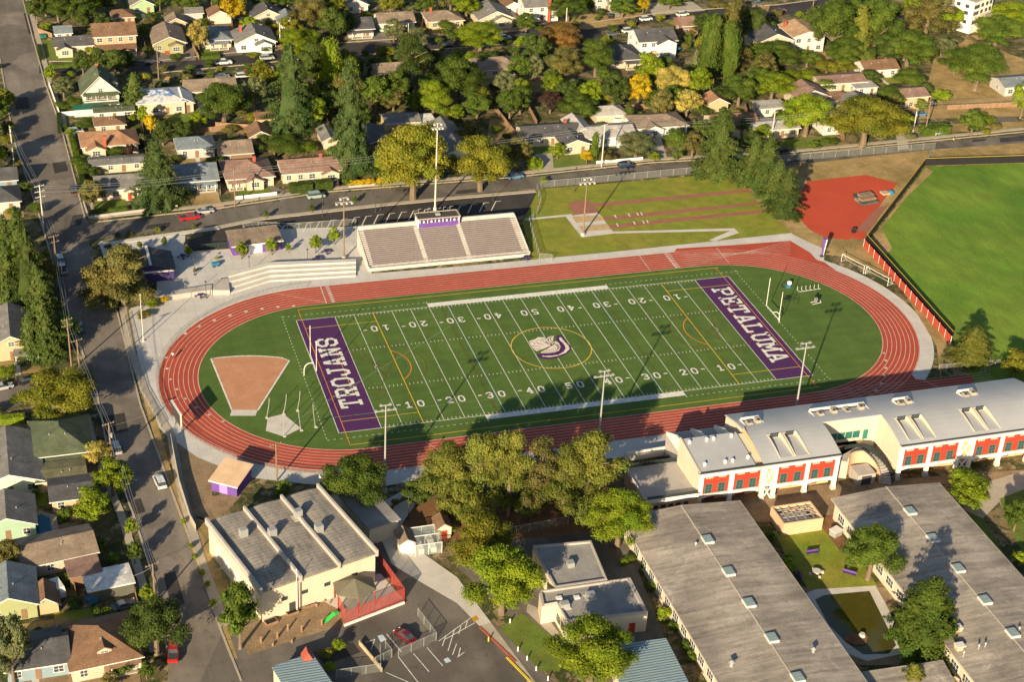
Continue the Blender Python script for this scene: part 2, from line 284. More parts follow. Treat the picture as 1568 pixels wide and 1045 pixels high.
# south campus
sheet('car_park', [(395, 1060), (300, 1060), (345, 960), (400, 900), (575, 815), (640, 830), (735, 935), (860, 1060)], .03, 'fresh_asphalt')
sheet('playground', [(385, 930), (470, 895), (560, 880), (620, 890), (525, 958), (440, 985), (380, 1005), (360, 960)], .05, 'dirt')
sheet('path', [(583, 825), (612, 815), (625, 832), (650, 850), (700, 885), (752, 955), (734, 960), (700, 925), (640, 890), (600, 865)], .06, 'concrete_plain')
sheet('path', [(604, 776), (625, 765), (637, 772), (612, 808), (590, 805)], .06, 'concrete_plain'); sheet('path', [(572, 800), (588, 768), (625, 748), (628, 753), (596, 778), (582, 812), (570, 815)], .055, 'concrete_plain')
sheet('bark_bed', [(600, 770), (1000, 735), (1010, 790), (920, 815), (760, 830), (690, 830), (620, 840), (600, 800)], .045, 'bark_mulch')
sheet('service_road', [(690, 800), (985, 775), (1000, 830), (975, 870), (1050, 1060), (900, 1060), (860, 1000), (800, 960), (700, 870)], .035, 'fresh_asphalt')
sheet('lawn', [(782, 950), (800, 940), (855, 985), (858, 1030), (830, 1030), (765, 965)], .06, 'green_lawn'); sheet('path', [(808, 925), (830, 935), (870, 990), (868, 1005), (856, 985), (806, 938)], .065, 'curb')
sheet('plaza_floor', [(980, 790), (1130, 755), (1300, 740), (1568, 720), (1568, 740), (1440, 742), (1300, 765), (1265, 800), (1180, 800), (1000, 800)], .05, 'dirt')
sheet('path', [(1440, 760), (1568, 722), (1568, 830), (1545, 800), (1530, 770), (1500, 800), (1548, 880), (1530, 880), (1480, 800)], .055, 'curb')
sheet('lawn', [(1460, 775), (1505, 795), (1555, 880), (1568, 1000), (1540, 900), (1440, 760)], .06, 'green_lawn'); sheet('lawn', [(1530, 765), (1568, 750), (1568, 850), (1545, 810)], .062, 'green_lawn')
sheet('courtyard_lawn', [(1190, 820), (1262, 800), (1310, 850), (1345, 900), (1340, 905), (1240, 905), (1205, 860)], .06, 'lawn'); sheet('dirt_edge', [(1245, 790), (1275, 790), (1305, 850), (1290, 850)], .07, 'bark_mulch')
sheet('dirt_edge', [(1225, 900), (1440, 900), (1440, 1020), (1300, 1020)], .05, 'dirt')
# ------------------------------------------------------------ track lines
tl = MB()
def arc(cx, r, a0, a1, n=40): return [(cx+r*math.sin(a0+(a1-a0)*i/n), r*math.cos(a0+(a1-a0)*i/n)) for i in range(n+1)]
for k in range(9):
    r = TR+.15+k*1.06; tl.band(oval(TX0, TX1, r)[:-1], .125 if k else .16, 0, True)
for k in range(9):                                    # chute lanes at both ends of the main straights
    y = 31.25+k*1.06; tl.line((46, y), (G(1210, 369+k*2.6)[0], G(1210, 369+k*2.6)[1]), .07, .012); y = -31.25-k*1.06; tl.line((50, y), (96, y-.4), .1, .012)
for x0, w in ((-46.3, .28), (36.5, .15), (44.5, .18), (58, .15)): tl.line((x0, 31.2), (x0+.2, 39.8), w, .02)
for x0 in (-45.0, 43.3):
    for k in range(8): tl.line((x0, 31.7+k*1.06), (x0+.9, 31.7+k*1.06), .55, .025)
tl.line((-58, 38.9), (-46.4, 31.5), .12, .02); tl.line((-38, -31.3), (-34, -39.6), .15, .02); tl.line((79, -31.6), (83, -39.5), .15, .02)
for k in range(8):                                    # lane numbers, staggered round both bends
    a = -2.05+k*.12; r = TR+.7+k*1.06
    tl.flat([(TX0+(r+dr)*math.sin(a+da), (r+dr)*math.cos(a+da)) for dr, da in ((-.3, -.009), (.3, -.009), (.3, .009), (-.3, .009))], .03)
    a = 2.2+k*.1; tl.flat([(TX1+(r+dr)*math.sin(a+da), (r+dr)*math.cos(a+da)) for dr, da in ((-.3, -.012), (.3, -.012), (.3, .012), (-.3, .012))], .03)
    a = -.15-k*.11; tl.flat([(TX0+(r+dr)*math.sin(a+da), (r+dr)*math.cos(a+da)) for dr, da in ((-.3, -.012), (.3, -.012), (.3, .012), (-.3, .012))], .03)
mat('lane_line', (.52, .43, .37), .85, .25, .5, .15); tag(tl.build('track_marking', 'lane_line', loc=(0, 0, .06)), kind='structure')
# ------------------------------------------------------------ football field
Y = .9144; SX, SY = 45.72, 24.38
for s in (-1, 1): sheet('end_zone', [(s*SX, -SY), (s*54.86, -SY), (s*54.86, SY), (s*SX, SY)], .085, 'turf_purple', px=False)
mat('yellow_line', (.62, .42, .05), .8, .1); mat('orange_line', (.6, .22, .04), .8, .1); mat('faint_red', (.13, .05, .012), .9, .1); mat('faint_blue', (.03, .09, .09), .9, .1); mat('pale_blue', (.45, .55, .6), .8, .1); mat('pale_green', (.16, .25, .12), .9, .15)
f = MB()
for k in range(21):
    x = -SX+k*5*Y
    if k in (2, 18, 6, 14): continue
    e = 2.6 if k in (5, 15) else 0; f.line((x, -SY-e), (x, SY+e), .14)
f.line((-54.86, SY), (54.86, SY), .16); f.line((-54.86, -SY), (54.86, -SY), .16)
for s in (-1, 1):
    f.line((s*54.86, -SY), (s*54.86, SY), .16); f.flat([(-22.86, s*SY), (22.86, s*SY), (22.86, s*(SY+1.75)), (-22.86, s*(SY+1.75))], .005)
    for k in range(1, 100):
        if k % 5 == 0: continue
        x = -SX+k*Y; f.line((x, s*(SY-.1)), (x, s*(SY-.85)), .13)
        f.line((x, s*8.1), (x, s*8.75), .13)
    for k in range(86):                                # dotted restraining line
        t = -57.8+k*1.36
        if abs(t) > 23: f.line((t, s*(SY+2.2)), (t+.5, s*(SY+2.2)), .14)
    for k in range(38): t = -26+k*1.42; f.line((s*57.8, t), (s*57.8, t+.5), .14)
    f.line((s*41.5, .6), (s*41.5, -.6), .16)
tag(f.build('field_marking', 'white_line', loc=(0, 0, .10)), kind='structure')
y = MB(); y.band([(9.3*math.cos(i*math.pi/32), 9.3*math.sin(i*math.pi/32)) for i in range(64)], .22, .004, True)
for s in (-1, 1):
    y.line((s*36.58, -SY), (s*36.58, SY), .18); y.line((-53.5, s*29.3), (54.3, s*29.3), .16, .01); y.line((s*36.6, s*0+20.2), (s*53.5, 20.2), .15); y.line((s*36.6, -20.2), (s*53.5, -20.2), .15)
tag(y.build('field_marking', 'yellow_line', loc=(0, 0, .12)), kind='structure')
y = MB()
for s in (-1, 1):
    y.line((s*53.5, -29.3), (s*53.5, 29.3), .16); y.band([(s*(42-8.5*math.cos(a)), 8.5*math.sin(a)) for a in np.linspace(-.85, .85, 20)], .22)
    for q in (10,): y.line((s*53.5, q), (s*48.6, q), .14); y.line((s*53.5, -q), (s*48.6, -q), .14); y.line((s*48.6, -q), (s*48.6, q), .14)
tag(y.build('field_marking', 'orange_line', loc=(0, 0, .13)), kind='structure')
y = MB()
for s in (-1, 1):
    y.band([(s*(40+10*math.cos(a)), 10*math.sin(a)) for a in np.linspace(0, 6.2, 40)], .13)
    for q in ((43, 12), (41, 4), (43, -2), (38.5, -12)): y.line((s*44, q[1]), (s*q[0]-s*3, -q[1]*.4), .13)
    y.line((s*20, -24), (s*20, 24), .12)
tag(y.build('field_marking', 'faint_red', loc=(0, 0, .11)), kind='structure')
y = MB()
for s in (-1, 1): y.line((s*18.29, -SY), (s*18.29, SY), .16)
tag(y.build('field_marking', 'pale_blue', loc=(0, 0, .115)), kind='structure')
y = MB()
for s in (-1, 1):
    y.band([(s*38+3.4*math.cos(i*math.pi/16), 3.4*math.sin(i*math.pi/16)) for i in range(32)], .15, 0, True); y.line((-30, s*21.7), (45, s*21.7), .13)
tag(y.build('field_marking', 'faint_blue', loc=(0, 0, .105)), kind='structure')
y = MB(); a = G(448, 648); y.line(a, G(690, 500), .14); y.line(a, G(960, 588), .14)
tag(y.build('foul_line', 'pale_green', loc=(0, 0, .14)), kind='structure')
# ------------------------------------------------------------ block lettering
def q(*p): return [(p[i], p[i+1]) for i in range(0, len(p), 2)]
E_ = {'0': [q(.25, 0, .75, 0, 1, .3, 1, 1.1, .75, 1.4, .25, 1.4, 0, 1.1, 0, .3, .25, 0)], '1': [q(.1, 1.1, .5, 1.4, .5, 0), q(.1, 0, .9, 0)],
 '2': [q(0, 1.05, .25, 1.4, .75, 1.4, 1, 1.1, 1, .9, 0, 0, 1, 0)], '3': [q(0, 1.2, .25, 1.4, .75, 1.4, 1, 1.15, 1, .9, .7, .72, .4, .72), q(.7, .72, 1, .5, 1, .25, .75, 0, .25, 0, 0, .2)],
 '4': [q(.75, 0, .75, 1.4, 0, .45, 1, .45), q(.5, 0, 1, 0)], '5': [q(1, 1.4, .1, 1.4, .1, .8, .7, .8, 1, .55, 1, .25, .75, 0, .25, 0, 0, .2)],
 'T': [q(0, 1.1, 0, 1.4, 1, 1.4, 1, 1.1), q(.5, 1.4, .5, 0), q(.25, 0, .75, 0)], 'R': [q(.15, 0, .15, 1.4, .8, 1.4, 1, 1.2, 1, .85, .8, .68, .2, .68), q(.6, .68, .95, 0), q(-.05, 0, .38, 0), q(.75, 0, 1.1, 0), q(-.05, 1.4, .2, 1.4)],
 'O': [q(.25, 0, .75, 0, 1, .3, 1, 1.1, .75, 1.4, .25, 1.4, 0, 1.1, 0, .3, .25, 0)], 'J': [q(.45, 1.4, 1, 1.4), q(.75, 1.4, .75, .3, .55, 0, .2, 0, 0, .3, 0, .5)], 'A': [q(.1, 0, .42, 1.4, .58, 1.4, .9, 0), q(.25, .45, .75, .45), q(-.08, 0, .3, 0), q(.7, 0, 1.08, 0)],
 'N': [q(.12, 0, .12, 1.4, .88, 0, .88, 1.4), q(-.08, 0, .32, 0), q(-.08, 1.4, .2, 1.4), q(.68, 1.4, 1.08, 1.4)], 'S': [q(1, .95, 1, 1.15, .75, 1.4, .25, 1.4, 0, 1.15, 0, .9, .25, .72, .75, .68, 1, .5, 1, .25, .75, 0, .25, 0, 0, .25, 0, .45)],
 'P': [q(.15, 0, .15, 1.4, .8, 1.4, 1, 1.2, 1, .85, .8, .65, .2, .65), q(-.05, 0, .4, 0), q(-.05, 1.4, .2, 1.4)], 'E': [q(1, .3, 1, 0, .15, 0, .15, 1.4, 1, 1.4, 1, 1.1), q(.2, .7, .7, .7), q(.7, .52, .7, .88), q(-.05, 0, .2, 0), q(-.05, 1.4, .2, 1.4)],
 'L': [q(1, .35, 1, 0, .15, 0, .15, 1.4), q(-.05, 1.4, .4, 1.4), q(-.05, 0, .2, 0)], 'U': [q(.1, 1.4, .1, .3, .3, 0, .7, 0, .9, .3, .9, 1.4), q(-.1, 1.4, .32, 1.4), q(.68, 1.4, 1.1, 1.4)],
 'M': [q(.05, 0, .05, 1.4, .5, .5, .95, 1.4, .95, 0), q(-.15, 0, .25, 0), q(.75, 0, 1.15, 0), q(-.15, 1.4, .1, 1.4), q(.9, 1.4, 1.15, 1.4)], '-': [q(.1, .7, .6, .7)]}
def word(b, txt, org, dx, up, w, h, gap, t, z=0):
    """letters w wide, h high from org; dx reading direction, up the letters' top"""
    o = org
    for ch in txt:
        for pl in E_[ch]:
            for i in range(len(pl)-1):
                a, c = pl[i], pl[i+1]; L = math.hypot((c[0]-a[0])*w, (c[1]-a[1])/1.4*h) or 1; ex = t*.42/L
                a2 = (a[0]-(c[0]-a[0])*ex, a[1]-(c[1]-a[1])*ex); c2 = (c[0]+(c[0]-a[0])*ex, c[1]+(c[1]-a[1])*ex)
                P_ = [(o[0]+dx[0]*p[0]*w+up[0]*p[1]/1.4*h, o[1]+dx[1]*p[0]*w+up[1]*p[1]/1.4*h) for p in (a2, c2)]
                b.line(P_[0], P_[1], t, z)
        o = (o[0]+dx[0]*(w+gap), o[1]+dx[1]*(w+gap))
    return b
b = MB(); word(b, 'TROJANS', (-47.8, -15.0), (0, 1), (-1, 0), 2.95, 4.3, 1.45, .75)
tag(b.build('end_zone_lettering', 'white_line', loc=(0, 0, .15)), kind='structure')
b = MB(); word(b, 'PETALUMA', (48.2, 18.6), (0, -1), (1, 0), 3.1, 4.3, 1.5, .75)
tag(b.build('end_zone_lettering', 'white_line', loc=(0, 0, .15)), kind='structure')
b = MB()
for k, n in enumerate((10, 20, 30, 40, 50, 40, 30, 20, 10)):
    x = -36.58+k*9.144
    for ys, s in ((-17.9, 1), (17.9, -1)):
        a, c = str(n)
        word(b, a, (x-s*2.0, ys), (s, 0), (0, s), 1.15, 2.1, 0, .37); word(b, c, (x+s*.75, ys), (s, 0), (0, s), 1.15, 2.1, 0, .37)
        if k != 4: sx = -1 if k < 4 else 1; b.line((x+sx*3.1, ys+s*1.4), (x+sx*4.0, ys+s*1.4), .35)
tag(b.build('yard_number', 'white_line', loc=(0, 0, .15)), kind='structure')
# midfield emblem, a crested helmet
def Z(*p): return [G(780+p[i]/11.607, 490+p[i+1]/11.607) for i in range(0, len(p), 2)]
mat('emblem_cream', (.62, .55, .47), .9, .1); mat('emblem_dark', (.05, .02, .05), .9, .1)
tag(MB().flat(Z(840, 290, 920, 275, 990, 370, 1100, 490, 1085, 560, 1000, 630, 850, 690, 700, 712, 560, 700, 480, 640, 560, 605, 700, 605, 800, 592, 890, 560, 920, 490, 880, 425, 830, 370)).build('midfield_emblem', 'turf_purple', loc=(0, 0, .14)), kind='structure')
e = MB()
for P_ in (Z(880, 330, 915, 320, 975, 395, 1050, 470, 1070, 530, 1000, 600, 850, 655, 860, 640, 960, 580, 1000, 520, 985, 470, 940, 410, 900, 385), Z(570, 655, 600, 648, 640, 655, 700, 650, 760, 648, 850, 635, 855, 655, 740, 672, 690, 675, 640, 668, 600, 668),
           Z(820, 385, 880, 425, 910, 490, 880, 560, 790, 592, 700, 603, 560, 605, 560, 585, 700, 510, 745, 470, 790, 455), Z(350, 390, 430, 362, 470, 350, 500, 320, 625, 322, 645, 372, 660, 410, 720, 450, 730, 475, 560, 550, 480, 568, 415, 520, 375, 465),
           Z(640, 370, 700, 310, 790, 290, 770, 400, 720, 448, 665, 400), Z(745, 445, 795, 392, 805, 402, 765, 450)): e.flat(P_)
tag(e.build('midfield_emblem', 'emblem_cream', loc=(0, 0, .16)), kind='structure')
e = MB()
for P_ in (Z(520, 562, 700, 500, 820, 430), Z(480, 370, 560, 375, 640, 405, 700, 455), Z(660, 385, 720, 330, 775, 300), Z(380, 470, 440, 480, 560, 490), Z(590, 590, 760, 580, 860, 540, 890, 490, 850, 440), Z(360, 400, 440, 420, 450, 450), Z(620, 420, 700, 430, 760, 430), Z(820, 430, 830, 470, 860, 500), Z(400, 500, 470, 530, 560, 535), Z(640, 560, 740, 545, 820, 515), Z(690, 350, 700, 400, 740, 420), Z(730, 320, 735, 380, 760, 400), Z(840, 445, 870, 500, 840, 545), Z(470, 400, 520, 440, 600, 460), Z(560, 350, 600, 360, 630, 345)): e.band(P_, .14, .004)
tag(e.build('midfield_emblem', 'emblem_dark', loc=(0, 0, .175)), kind='structure')
# diamond cut-out, its edge, the home-plate corner
cl = [G(323, 550), G(443, 553), G(395, 629), G(355, 629)]
c1 = [cl[0]]+[G(323+i*12, 550-abs(math.sin(i*.314))*4.2) for i in range(1, 10)]+cl[1:]
sheet('infield_dirt', c1, .10, 'clay', px=False); tag(MB().band(c1, .35, .115, True).build('infield_edge', 'white_line'), kind='structure')
sheet('pitching_slab', [(355, 629), (395, 629), (391, 638), (352, 638)], .13, 'concrete_plain')
sheet('batting_corner', [(407, 661), (410, 641), (434, 635), (461, 657), (435, 670)], .12, 'concrete_plain')
tag(MB().band([G(415, 659), G(416, 643), G(433, 640), G(452, 656), G(434, 664)], .2, .13, True).band([G(434+9*math.cos(a)/2, 652+4*math.sin(a)/2) for a in np.linspace(0, 6, 14)], .15, .135).build('batting_marking', 'curb'), kind='structure')
# long and triple jump runways
for a, b_, w in (((905, 315), (1146, 292), 1.3), ((922, 336), (1166, 311), 1.3), ((930, 348), (1175, 323), 1.3)):
    sheet('runway', [(a[0]-5, a[1]-2), (b_[0], b_[1]-2.2), (b_[0]+3, b_[1]+2), (a[0], a[1]+3)], .07, 'track_pale')
sheet('red_apron', [(868, 311), (900, 306), (918, 326), (880, 329)], .075, 'track_pale')
sheet('jump_slab', [(866, 332), (915, 325), (941, 358), (891, 364)], .07, 'concrete_plain'); sheet('sand_pit', [(876, 332), (921, 330), (926, 338), (882, 342)], .085, 'lt_sand' if mat('lt_sand', (.42, .31, .17), .95, .15, .6) else None); sheet('sand_pit', [(886, 347), (930, 343), (936, 352), (892, 355)], .085, 'lt_sand')
rm = MB()
for x, yy in ((942, 332), (963, 330), (976, 328.5), (982, 328), (945, 345), (971, 342), (985, 341), (991, 340)): rm.line(G(x-1, yy-2.5), G(x+1.5, yy+2), .35)
tag(rm.build('runway_marking', 'white_line', loc=(0, 0, .10)), kind='structure')
sheet('path', [(805, 335), (875, 328), (877, 331), (803, 338)], .06, 'concrete_plain'); sheet('path', [(938, 355), (1124, 350), (1132, 357), (1094, 370), (1086, 368), (1118, 354), (940, 358)], .06, 'concrete_plain')
# ------------------------------------------------------------ houses
WM = {'white': (.54, .52, .48), 'cream': (.44, .39, .29), 'tan': (.42, .33, .20), 'peach': (.44, .30, .19), 'olive': (.27, .27, .14), 'green': (.28, .38, .22), 'mint': (.26, .38, .28), 'blue': (.19, .26, .30), 'paleblue': (.50, .56, .56),
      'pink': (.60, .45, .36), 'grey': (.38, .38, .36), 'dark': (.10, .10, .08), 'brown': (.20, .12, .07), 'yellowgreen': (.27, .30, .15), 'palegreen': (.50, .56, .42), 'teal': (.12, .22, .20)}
RM = {'grey': (.16, .155, .145), 'dgrey': (.075, .075, .078), 'taupe': (.20, .155, .115), 'brown': (.17, .10, .06), 'orange': (.27, .15, .085), 'tan': (.36, .24, .14), 'green': (.075, .095, .055), 'lgrey': (.36, .34, .31), 'mauve': (.22, .14, .11), 'olive': (.13, .125, .07),
      'white': (.58, .58, .56), 'bluegrey': (.15, .18, .20)}
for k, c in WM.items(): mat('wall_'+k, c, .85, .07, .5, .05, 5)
for k, c in RM.items(): mat('roof_'+k, c, .9, .28, .35, .2, 5, kind='roof')
mat('roof_tarp', (.50, .50, .48), .7, .1, .5, .1, kind='tarp', col2=(.10, .20, .42)); mat('teal_roof', (.02, .13, .10), .7, .1); mat('blue_tarp', (.03, .16, .30), .6, .15)
_W = {}
def window(p, x, y, z, w, h, rz, fr='white_paint', gl='glass', nm='window', nv=1, nh=1):
    """x, y, z: middle of the sill on the wall; rz turns its outside from -Y"""
    k = (round(w, 1), round(h, 1), nv, nh); w, h = k[:2]
    if k not in _W:
        a = MB(); t = .1
        a.box(-w/2-t, -.07, -t, w/2+t, 0, 0).box(-w/2-t, -.07, h, w/2+t, 0, h+t).box(-w/2-t, -.07, 0, -w/2, 0, h).box(w/2, -.07, 0, w/2+t, 0, h)
        for i in range(1, nv+1): xx = -w/2+w*i/(nv+1); a.box(xx-.035, -.06, 0, xx+.035, -.031, h)
        for i in range(1, nh+1): zz = h*i/(nh+1); a.box(-w/2, -.055, zz-.035, w/2, -.031, zz+.035)
        g = MB().box(-w/2, -.03, 0, w/2, -.003, h); ms = []
        for b in (a, g):
            me = bpy.data.meshes.new('window_mesh'); me.from_pydata(b.v, [], b.f); me.materials.append(None); ms.append(me)
        _W[k] = ms
    f = inst(nm, _W[k][0], MT(fr), p, (x, y, z), rz); inst('pane', _W[k][1], MT(gl), f)
    return f
def door(p, x, y, rz, col='brown', w=1.0, h=2.1, z=.15):
    ms = 'wall_'+col if 'wall_'+col in MATS else col
    o = MB().box(-w/2, -.06, 0, w/2, 0, h).build('door', ms, p, (x, y, z)); o.rotation_euler = (0, 0, rz)
    MB().box(w*.3, -.11, .95, w*.38, -.06, 1.1).build('handle', 'steel', o); return o
def gable_roof(W, D, h, pitch, ax, o=.5, t=.18, x0=None):
    """ax 'y': ridge along Y (gable to the front), 'x': ridge along X. Centred on x, 0..D in y"""
    b = MB()
    if ax == 'y':
        rh = W/2*pitch; e = o*pitch; b.ext([(-W/2-o, h-e), (0, h+rh), (W/2+o, h-e), (W/2+o, h-e+t), (0, h+rh+t*1.2), (-W/2-o, h-e+t)], -o, D+o, 'y')
    else:
        rh = D/2*pitch; e = o*pitch; b.ext([(-o, h-e), (D/2, h+rh), (D+o, h-e), (D+o, h-e+t), (D/2, h+rh+t*1.2), (-o, h-e+t)], -W/2-o, W/2+o, 'x')
    return b, rh
def hip_roof(W, D, h, pitch, o=.5, t=.15):
    b = MB(); w, d = W/2+o, D/2+o; z = h-o*pitch+.02; m_ = min(w, d); rh = m_*pitch; rx, ry = max(w-m_, .05), max(d-m_, .05); cy = D/2
    v = [(-w, cy-d, z), (w, cy-d, z), (w, cy+d, z), (-w, cy+d, z), (-w, cy-d, z+t), (w, cy-d, z+t), (w, cy+d, z+t), (-w, cy+d, z+t)]
    if w >= d: v += [(-rx, cy, z+t+rh), (rx, cy, z+t+rh)]; f = [(4, 5, 9, 8), (5, 6, 9), (6, 7, 8, 9), (7, 4, 8)]
    else: v += [(0, cy-ry, z+t+rh), (0, cy+ry, z+t+rh)]; f = [(4, 5, 8), (5, 6, 9, 8), (6, 7, 9), (7, 4, 8, 9)]
    b.add(v, f+[(0, 3, 2, 1), (0, 1, 5, 4), (1, 2, 6, 5), (2, 3, 7, 6), (3, 0, 4, 7)]); return b, rh
ANCH = []
def house(px, py, W, D, h, typ, wall, roof, short, extra='', rz=0, pitch=None, cat='house', **k):
    g = G(px, py); t = thing(k.get('nm', 'house'), (short+' '+extra).strip(), cat, (*g, 0), rad(rz)); wm, rm = 'wall_'+wall, 'roof_'+roof
    if roof not in RM: rm = roof
    ANCH.append((g[0], g[1]+D/2, short, W/2, D/2)); pitch = pitch or {'gy': .5, 'gx': .42, 'hip': .42, 'flat': 0}[typ]
    if typ == 'flat':
        wl = MB().box(-W/2, 0, 0, W/2, D, h).build('wall', wm, t); rf = MB().box(-W/2-.3, -.3, h+.003, W/2+.3, D+.3, h+.22).build('roof', rm, t); rh = .2
    elif typ == 'gy':
        rb, rh = gable_roof(W, D, h, pitch, 'y'); rf = rb.build('roof', rm, t); wl = MB().ext([(-W/2, 0), (W/2, 0), (W/2, h-.01), (0, h+rh-.02), (-W/2, h-.01)], 0, D, 'y').build('wall', wm, t)
    elif typ == 'gx':
        rb, rh = gable_roof(W, D, h, pitch, 'x'); rf = rb.build('roof', rm, t); wl = MB().ext([(0, 0), (D, 0), (D, h-.01), (D/2, h+rh-.02), (0, h-.01)], -W/2, W/2, 'x').build('wall', wm, t)
    else:
        rb, rh = hip_roof(W, D, h, pitch); rf = rb.build('roof', rm, t); wl = MB().box(-W/2, 0, 0, W/2, D, h-.03).build('wall', wm, t)
    e = .5
    if typ == 'gx': MB().box(-W/2-.52, -.56, h-.5*pitch-.03, W/2+.52, -.502, h-.5*pitch+.17).build('fascia', 'white_paint', rf)
    elif typ == 'gy':
        b = MB()
        for s_ in (-1, 1): b.add([(s_*(W/2+e), -.55, h-e*pitch), (0, -.55, h+rh), (0, -.55, h+rh+.24), (s_*(W/2+e), -.55, h-e*pitch+.2), (s_*(W/2+e), -.502, h-e*pitch), (0, -.502, h+rh), (0, -.502, h+rh+.24), (s_*(W/2+e), -.502, h-e*pitch+.2)], [(0, 1, 2, 3), (7, 6, 5, 4), (0, 4, 5, 1), (3, 2, 6, 7)])
        b.build('bargeboard', 'white_paint', rf)
    elif typ == 'hip': MB().box(-W/2-.56, -.56, h-.5*pitch, W/2+.56, -.502, h-.5*pitch+.17).box(-W/2-.56, -.5, h-.5*pitch, -W/2-.502, D+.5, h-.5*pitch+.17).build('gutter', 'white_paint', rf)
    # openings
    if k.get('win', 1):
        levels = [1.0]+([3.7] if h > 4.6 else [])
        wg = k.get('wing'); n = max(2, int(W/3.2)); rnd = random.Random(int(px*7+py))
        for zl in levels:
            if zl+1.3 > h: continue
            for i in range(n):
                x = -W/2+W*(i+.5)/n
                if wg and abs(x-wg[0]) < wg[1]/2+.8: continue
                if zl < 2 and i == n//2 and not wg: door(t, x, 0, 0, k.get('door', 'brown')); continue
                window(t, x, 0, zl, rnd.choice((1.2, 1.2, 1.6)), 1.3, 0)
            for s in ((-1, 1) if px > 500 else (1, -1)):
                for i in range(max(1, int(D/5))): window(t, s*W/2, D*(i+.5)/max(1, int(D/5)), zl, 1.2, 1.2, s*math.pi/2)
        if typ == 'gy' and rh > 2.2: window(t, 0, 0, h+.2, 1.2, 1.0, 0)
    if k.get('wing'):                                  # a gabled wing to the front: x, width, depth
        x, w_, d_ = k['wing']; b, r2 = gable_roof(w_, d_+D*.5, h-.35, .45, 'y', .4); o = b.build('roof', rm, t, (x, -d_, 0))
        MB().ext([(-w_/2, 0), (w_/2, 0), (w_/2, h-.37), (0, h-.37+r2), (-w_/2, h-.37)], 0, d_+.5, 'y').build('wing_wall', wm, t, (x, -d_, 0))
        if w_ > 2.2: window(t, x, -d_, .95, min(2.0, w_*.5), 1.3, 0, nv=2)
        else: door(t, x, -d_, 0, k.get('door', 'brown'))
    if k.get('porch'):                                 # x, width, depth: lean-to roof on posts
        x, w_, d_ = k['porch']; z = min(h-.3, 2.7); MB().ext([(-d_-.3, z-.5), (0, z), (0, z+.15), (-d_-.3, z-.35)], x-w_/2-.2, x+w_/2+.2, 'x').build('porch_roof', rm, t)
        for i in range(3): xx = x-w_/2+.15+i*(w_-.3)/2; MB().box(xx-.09, -d_, .3, xx+.09, -d_+.18, z-.48).build('porch_post', 'white_paint', t)
        MB().box(x-w_/2, -d_-.1, 0, x+w_/2, -.01, .3).build('porch_floor', 'curb', t)
        MB().box(x-w_/2, -d_-.05, .9, x+w_/2, -d_+.02, 1.0).build('railing', 'white_paint', t)
    if k.get('chim'):
        x, y_ = k['chim']; MB().box(x-.4, y_-.4, 0 if y_ < 0 else h-.6, x+.4, y_+.4, h+rh+.7).build('chimney', 'brick_red', rf)
    if k.get('garage'):
        x = k['garage']; o = MB().box(-1.3, -.06, 0, 1.3, 0, 2.1).build('garage_door', 'white_paint', t, (x, 0, .05)); MB().box(-1.2, -.075, 1.55, 1.2, -.061, 1.9).build('pane', 'glass', o)
    if k.get('steps'):
        x = k['steps']; b = MB()
        for i in range(4): b.box(x-.8, -.5-i*.45, 0, x+.8, -.05-i*.45, .6-i*.15)
        b.build('steps', 'brick_red', t)
    if k.get('dormer'):
        x, y_ = k['dormer']; b, r3 = gable_roof(2.4, 3, 1, .5, 'y', .25); z = h+.5
        o = b.build('dormer_roof', rm, t, (x, y_, z)); MB().ext([(-1.2, -.6), (1.2, -.6), (1.2, 1), (0, 1.55), (-1.2, 1)], 0, 2.6, 'y').build('dormer_wall', wm, t, (x, y_, z)); window(t, x, y_, z+.1, 1.2, .7, 0)
    # vents on the roof
    rnd = random.Random(int(px+py*3)); b = None
    for i in range(2 if W > 7 and typ != 'flat' else 0):
        x, yy = rnd.uniform(-W*.25, W*.25), D*rnd.uniform(.28, .4)
        z = h+rh*(1-abs(x)/(W/2)) if typ == 'gy' else h+rh*yy/(D/2) if typ == 'gx' else h+min(rh, pitch*min(yy, W/2-abs(x)))
        MB().tube((x, yy, z-.1), (x, yy, z+.5), .12).build('vent_pipe', 'galvanised', rf)
    return t
